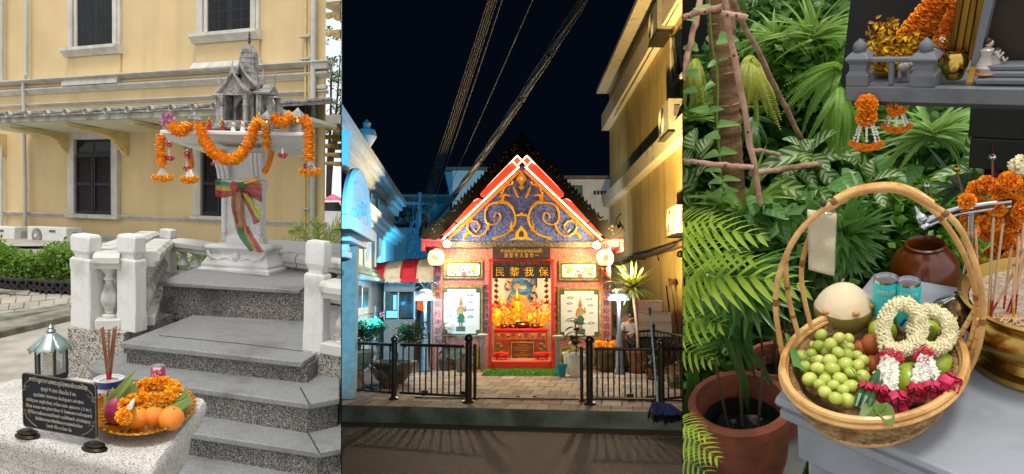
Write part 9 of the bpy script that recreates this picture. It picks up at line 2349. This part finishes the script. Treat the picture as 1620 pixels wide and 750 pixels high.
# ------------------------------------------------------------------ the grey spirit-house shelf above
def build_shelf():
 D_=1.95;xd=(RI.hdir(-583));xd=-xd if xd.x<0 else xd
 P_=Pl(RI,ra(1338,160,D_),xd);T=thing('shrine_shelf','grey painted shrine platform with little balustrade posts above the plants','shelf',P_.p0);Ti=T.matrix_world.inverted()@RI.M
 def bp(n_,mb,m=M_shelf,par=T,bev=.003,**k):return part(n_,mb,m,par,bev,M=Ti if par is T else Mx.Identity(4),**k)
 q=P_.q;r=P_.rect
 a0=q(1337,149)[0];a1=q(1700,150)[0];zt=q(1400,137.5)[1];zb=q(1400,162)[1];k=RI.k(P_.p0)
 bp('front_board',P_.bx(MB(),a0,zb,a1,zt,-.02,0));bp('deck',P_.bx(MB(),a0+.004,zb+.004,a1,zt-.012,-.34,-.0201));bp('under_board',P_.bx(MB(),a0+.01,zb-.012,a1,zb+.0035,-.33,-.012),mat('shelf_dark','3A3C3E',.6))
 def little_post(px,wp,bulb):
  s0,s1=q(px-wp/2,125)[0],q(px+wp/2,125)[0];c=(s0+s1)/2;w=(s1-s0)/2;Z=lambda y:q(px,y)[1]
  def sq(h,z):return[P_.P(c+h*x,z,-w+w*y*(h/w))for x,y in((-1,1),(1,1),(1,-1),(-1,-1))]
  rows=[sq(w,zt+.0005),sq(w,Z(120)),sq(w*.9,Z(118)),sq(w*.76,Z(114)),sq(w*.76,Z(104)),sq(w*.84,Z(101)),sq(w*1.06,Z(96)),sq(w*1.06,Z(93.5)),sq(w*.84,Z(89)),sq(w*.72,Z(87)),sq(w*.4,Z(85))]
  p=bp('post',MB().grid(rows,True,True,True),bev=.002,smooth=20);cc=P_.P(c,Z(86),-w);u=k;bp('bulb_finial',MB().lathe([(6*u,-1*u),(9.5*u,3*u),(10.5*u,8*u),(8.5*u,13*u),(4.5*u,16.5*u),(1*u,20*u)],cc,20),M_shelf,p,0)
  return s0,s1
 s0,s1=little_post(1355,35,1);t0,t1=little_post(1459,42,1)
 zr=q(1407,97)[1];bp('top_rail',P_.bx(MB(),s1-.01,zr-3.5*k,t0+.01,zr+3.5*k,-.024,-.008));m_=q(1407,115)[0];bp('upright',P_.bx(MB(),m_-4*k,zt+.0003,m_+4*k,zr-3.5*k-.0003,-.022,-.010))
 bp('side_rail',MB().tube([P_.P(s0+.02,zr,-.04),P_.P(s0+.02,zr,-.3)],.006,6),bev=0);bp('side_rail',MB().tube([P_.P(t1-.02,zr,-.04),P_.P(t1-.02,zr,-.3)],.006,6),bev=0)
 # ribbed steps of the house
 for i,(y0,y1)in enumerate(((138,129),(128.7,120.5),(120.2,112))):
  zc0,zc1=q(1600,y0)[1],q(1600,y1)[1];e0=q(1541+2*i,125)[0];bp('step_plank',P_.bx(MB(),e0,zc0+(.0004 if i==0 else 0),a1,zc1,-.08,-.014-.012*i))
  # gold pillar, grey jamb and a flat dark panel painted for the shaded interior
 gm=mat('gilded_wood','8E6A22',.38,.75,col2='5E4212',mix=(.35,.6),scale=4,stretch=(14,14,.6))
 def board(name,px,o0,o1,m,bev=.002):pts=[q(x,y,o1)for x,y in px];return bp(name,MB().prism(pts,P_.P(0,0,o0),P_.x,V((0,0,1)),P_.n*(o1-o0)),m,bev=bev)
 for i in range(4):x=1497+11*i;board('gilded_flute',[(x,96),(x+10.6,96),(x+10.6+22,-30),(x+22,-30)],-.10-.006*(i%2),-.075+.008*(i%2),gm)
 board('door_jamb',[(1533,112),(1546,112),(1578,-30),(1563,-30)],-.09,-.05,M_shelf);board('interior_shade_panel',[(1547,112),(1720,112),(1720,-40),(1580,-40)],-.095,-.085,mat('interior_shade',(.022,.014,.008),.7))
 board('gold_plate',[(1527,137),(1537,137),(1545,105),(1535,105)],-.03,-.022,mat('polished_gold','D8B45A',.15,1),0)
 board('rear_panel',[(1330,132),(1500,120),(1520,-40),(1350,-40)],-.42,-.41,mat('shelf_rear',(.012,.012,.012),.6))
 Pd=Pl(RI,ra(1535,175,2.5),xd)
 D2=thing('dark_cupboard','dark cupboard panel under the shrine shelf','cabinet',Pd.p0);Di=D2.matrix_world.inverted()@RI.M
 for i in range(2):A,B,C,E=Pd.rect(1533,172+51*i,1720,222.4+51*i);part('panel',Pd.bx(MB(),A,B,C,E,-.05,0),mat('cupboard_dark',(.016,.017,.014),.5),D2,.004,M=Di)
 # gold jar
 pj=P_.P(q(1508,137,-.07)[0],zt,-.07);J=thing('gold_pot','small polished gold pot on the shrine shelf','pot',pj);u=k*.98
 part('pot_body',MB().lathe([(11*u,0),(13*u,3*u),(17*u,12*u),(19.5*u,25*u),(18*u,35*u),(14.5*u,41*u),(15.5*u,43*u),(16.5*u,44.5*u),(15*u,45*u),(14*u,42*u)],n=32,cap=False),mat('polished_gold','D8B45A',.15,1),J)
 # gold leaf tree
 g=mat('gold_leaf','D8A020',.35,.7,var=.2,scale=50);base=P_.P(q(1400,137,-.12)[0],zt,-.12);K=thing('gold_tree','miniature tree of gold leaves behind the little balustrade','ornament',base);rg=random.Random(4);Ki=K.matrix_world.inverted()@RI.M
 part('pedestal',MB().lathe([(20*u,0),(22*u,4*u),(18*u,6*u),(20*u,10*u),(12*u,14*u)],base,20),mat('gold_stand','A8842A',.35,.8),K,M=Ki);lv=MB();br=MB()
 for i in range(60):
  tx,ty=rg.uniform(1352,1452),rg.uniform(30,100);tx=1400+(tx-1400)*(1 if ty>45 else .6);e=P_.w(tx,ty,-.12+rg.uniform(-.05,.05));br.tube(bez([base+V((0,0,12*u)),base.lerp(e,.5)+V((rg.uniform(-.02,.02),0,.02)),e],6),.0012,4)
  for j in range(6):p=base.lerp(e,rg.uniform(.55,1))+V((rg.uniform(-.012,.012),rg.uniform(-.01,.01),rg.uniform(-.01,.012)));d_=V((rg.uniform(-1,1),rg.uniform(-1,.2),rg.uniform(-.8,.8))).normalized();blade(lv,p,d_,(0,-1,.2),.014,.008,.3,3,.3)
 part('branches' if 0 else 'branch',br,mat('gold_wire','8E6A1E',.4,.8),K,M=Ki);stuff(part('leaves',lv,g,K,M=Ki,smooth=0))
 # marigold ropes
 def gr(label,pts,r,o,seed,n=30,dens=26,size=.34):
  Pp=bez([P_.w(x,y,o)for x,y in pts],n);G_=thing('marigold_garland',label,'garland',Pp[0],group='marigold garlands of the garden altar');Gi=G_.matrix_world.inverted()@RI.M;part('core',MB().tube(Pp,r*k*.72,10),mat('marigold_core',(.45,.08,.004),.8),G_,M=Gi);mb=MB();rope(mb,Pp,r*k,random.Random(seed),step=r*k*.17,size=size,dens=dens);stuff(part('petals',mb,M_mo,G_,M=Gi,smooth=0))
 gr('thick orange marigold rope slanting up behind the gold tree',[(1404,98),(1424,74),(1460,36),(1500,-14)],21,-.16,1);gr('second marigold rope beside the gilded pillar',[(1484,82),(1498,52),(1516,14),(1530,-20)],14,-.14,2);gr('low coil of marigold lying behind the balustrade',[(1388,96),(1404,94),(1420,92)],9,-.13,3,10)
 # small things on the shelf
 rg=random.Random(9);M_por=mat('porcelain_figure','AEA69E',.35,var=.12,scale=20,coat=.3);M_hair=mat('figure_hair',(.012,.01,.01),.5)
 def sitter(px,yb,s,label):
  p=P_.P(q(px,yb,-.055)[0],q(px,yb,-.055)[1],-.055);S2=thing('kneeling_figurine',label,'figurine',p,group='white kneeling figurines');h=s*u
  part('robe',MB().lathe([(h*.34,0),(h*.36,h*.1),(h*.24,h*.26),(h*.17,h*.46),(h*.21,h*.64),(h*.08,h*.72)],n=16,sy=.8),M_por,S2);part('arm',MB().tube([(h*.2,-h*.12,h*.6),(h*.3,-h*.2,h*.42),(h*.42,-h*.15,h*.55)],[h*.07,h*.06,h*.04],7),M_por,S2);hd=part('head',MB().ball((h*.04,0,h*.84),(h*.12,h*.12,h*.14),12,9),mat('figure_skin','C8A48A',.5),S2);part('hair',MB().ball((h*.01,h*.01,h*.89),(h*.13,h*.13,h*.12),12,8),M_hair,hd);part('cushion',MB().lathe([(h*.5,-h*.08),(h*.52,-h*.04),(h*.46,0)],n=18),mat('cushion_gold','8E5A30',.5,.4),S2)
 sitter(1560,110,46,'white kneeling figurine, larger of the pair on the shelf');sitter(1575,110,32,'white kneeling figurine, smaller of the pair on the shelf')
 p=P_.P(q(1430,134,-.08)[0],zt,-.08);E=thing('elephant_figurine','small pale elephant figurine between the little posts','figurine',p);w_=8*u
 part('body',MB().ball((0,0,16*u),(w_*1.3,w_,w_),12,8),M_por,E);hd=part('head',MB().ball((w_*1.2,-w_*.3,20*u),(w_*.6,)*3,10,8),M_por,E);part('trunk',MB().tube([(w_*1.7,-w_*.3,20*u),(w_*2.0,-w_*.4,12*u),(w_*1.9,-w_*.5,6*u)],[w_*.28,w_*.2,w_*.12],7),M_por,hd)
 for sx in(-.8,.8):
  for sy in(-.5,.5):part('leg',MB().rod((sx*w_,sy*w_,12*u),(sx*w_,sy*w_,0),w_*.3,8),M_por,E)
 p=P_.P(q(1484,134,-.1)[0],zt,-.1);Fl=thing('flower_vase','small bunch of gold and white blossoms beside the gold pot','flower vase',p);part('vase',MB().lathe([(6*u,0),(9*u,10*u),(5*u,20*u),(7*u,24*u)],n=14),mat('gold_stand','A8842A',.35,.8),Fl)
 for i in range(14):mb=MB();petals(mb,(rg.uniform(-12,12)*u,rg.uniform(-8,8)*u,rg.uniform(22,62)*u),4.5*u,24,rg,.7);stuff(part('blossom',mb,[mat('blossom_gold','C89A3A',.5,.3),M_crown,mat('blossom_orange','D87A2A',.6)][i%3],Fl,smooth=0))
 # garlands hanging under the shelf
 def hang(px,y0,yb,yc,yt,w,label,o,seed):
  rg=random.Random(seed);G_=thing('hanging_garland',label,'garland',P_.w(px,y0,o),group='garlands hanging under the shrine shelf');Gi=G_.matrix_world.inverted()@RI.M;r=w*.34
  mb=MB()
  for i in range(3):petals(mb,P_.w(px,y0+(yb-y0)*(i+.5)/3,o),r*k,240,rg,.32)
  stuff(part('flower_ball',mb,M_mo,G_,M=Gi,smooth=0))
  for i in range(8):
   a=2*PI*i/8;mb=MB();n=9;A=P_.w(px+.16*w*math.cos(a),yb,o+.006*math.sin(a));B=P_.w(px+.42*w*math.cos(a),yc,o+.016*math.sin(a))
   for j in range(n):bud(mb,A.lerp(B,j/(n-1))+V((0,0,.004*math.sin(PI*j/n))),2.1*k,rg)
   part('flower_string',mb,M_crown,G_,M=Gi,smooth=60)
  mb=MB()
  for i in range(15):t=-1+2*i/14;petals(mb,P_.w(px+t*w*.46,yt-7*t*t*(w/48),o+.02*math.cos(t*PI/2)),w*.13*k,90,rg,.42)
  stuff(part('crescent',mb,M_mo,G_,M=Gi,smooth=0))
 hang(1371,160,190,224,234,48,'large hanging garland with orange crescent, nearer the shelf end',.012,1);hang(1418,163,172,200,206,44,'smaller hanging garland with orange crescent under the shelf',-.03,2)
build_shelf()
# ------------------------------------------------------------------ every place ends at the partition it shares with the next
bpy.context.view_layer.update()
def cut(frames_tag,planes):
 for o in[x for x in list(S.objects)if x.get('bay')==frames_tag and x.type=='MESH']:
  mw=o.matrix_world
  if not o.data.vertices:continue
  bb=[mw@V(c)for c in o.bound_box]
  for no in planes:
   ds=[(p-EYE).dot(no)for p in bb]
   if max(ds)<=0:continue
   bm=bmesh.new();bm.from_mesh(o.data)
   il=mw.inverted()
   pc=il@EYE;pn=(mw.to_3x3().transposed()@no).normalized()
   bmesh.ops.bisect_plane(bm,geom=bm.verts[:]+bm.edges[:]+bm.faces[:],plane_co=pc,plane_no=pn,clear_outer=True)
   if not bm.faces:
    bm.free();o['gone']=1;break
   me=o.data.copy();bm.to_mesh(me);bm.free();o.data=me
 for o in[x for x in list(S.objects)if x.get('gone')]:
  for c in list(o.children):
   for g in list(c.children):bpy.data.objects.remove(g)
   bpy.data.objects.remove(c)
  bpy.data.objects.remove(o)
 for o in[x for x in list(S.objects)if x.get('bay')==frames_tag and x.type=='EMPTY' and not x.children]:
  bpy.data.objects.remove(o)
def raydir(px,py):return CAMR@V(((px-810)/F,1,-(py-375)/F))
nL=raydir(540,0).cross(raydir(540,750)).normalized()
if nL.dot(raydir(600,375))<0:nL=-nL
nR=raydir(1080,0).cross(raydir(1080,750)).normalized()
if nR.dot(raydir(1200,375))<0:nR=-nR
cut('left',[nL]);cut('right',[-nR]);cut('night',[-nL,nR])
for o in S.objects:
 if 'bay' in o:del o['bay']
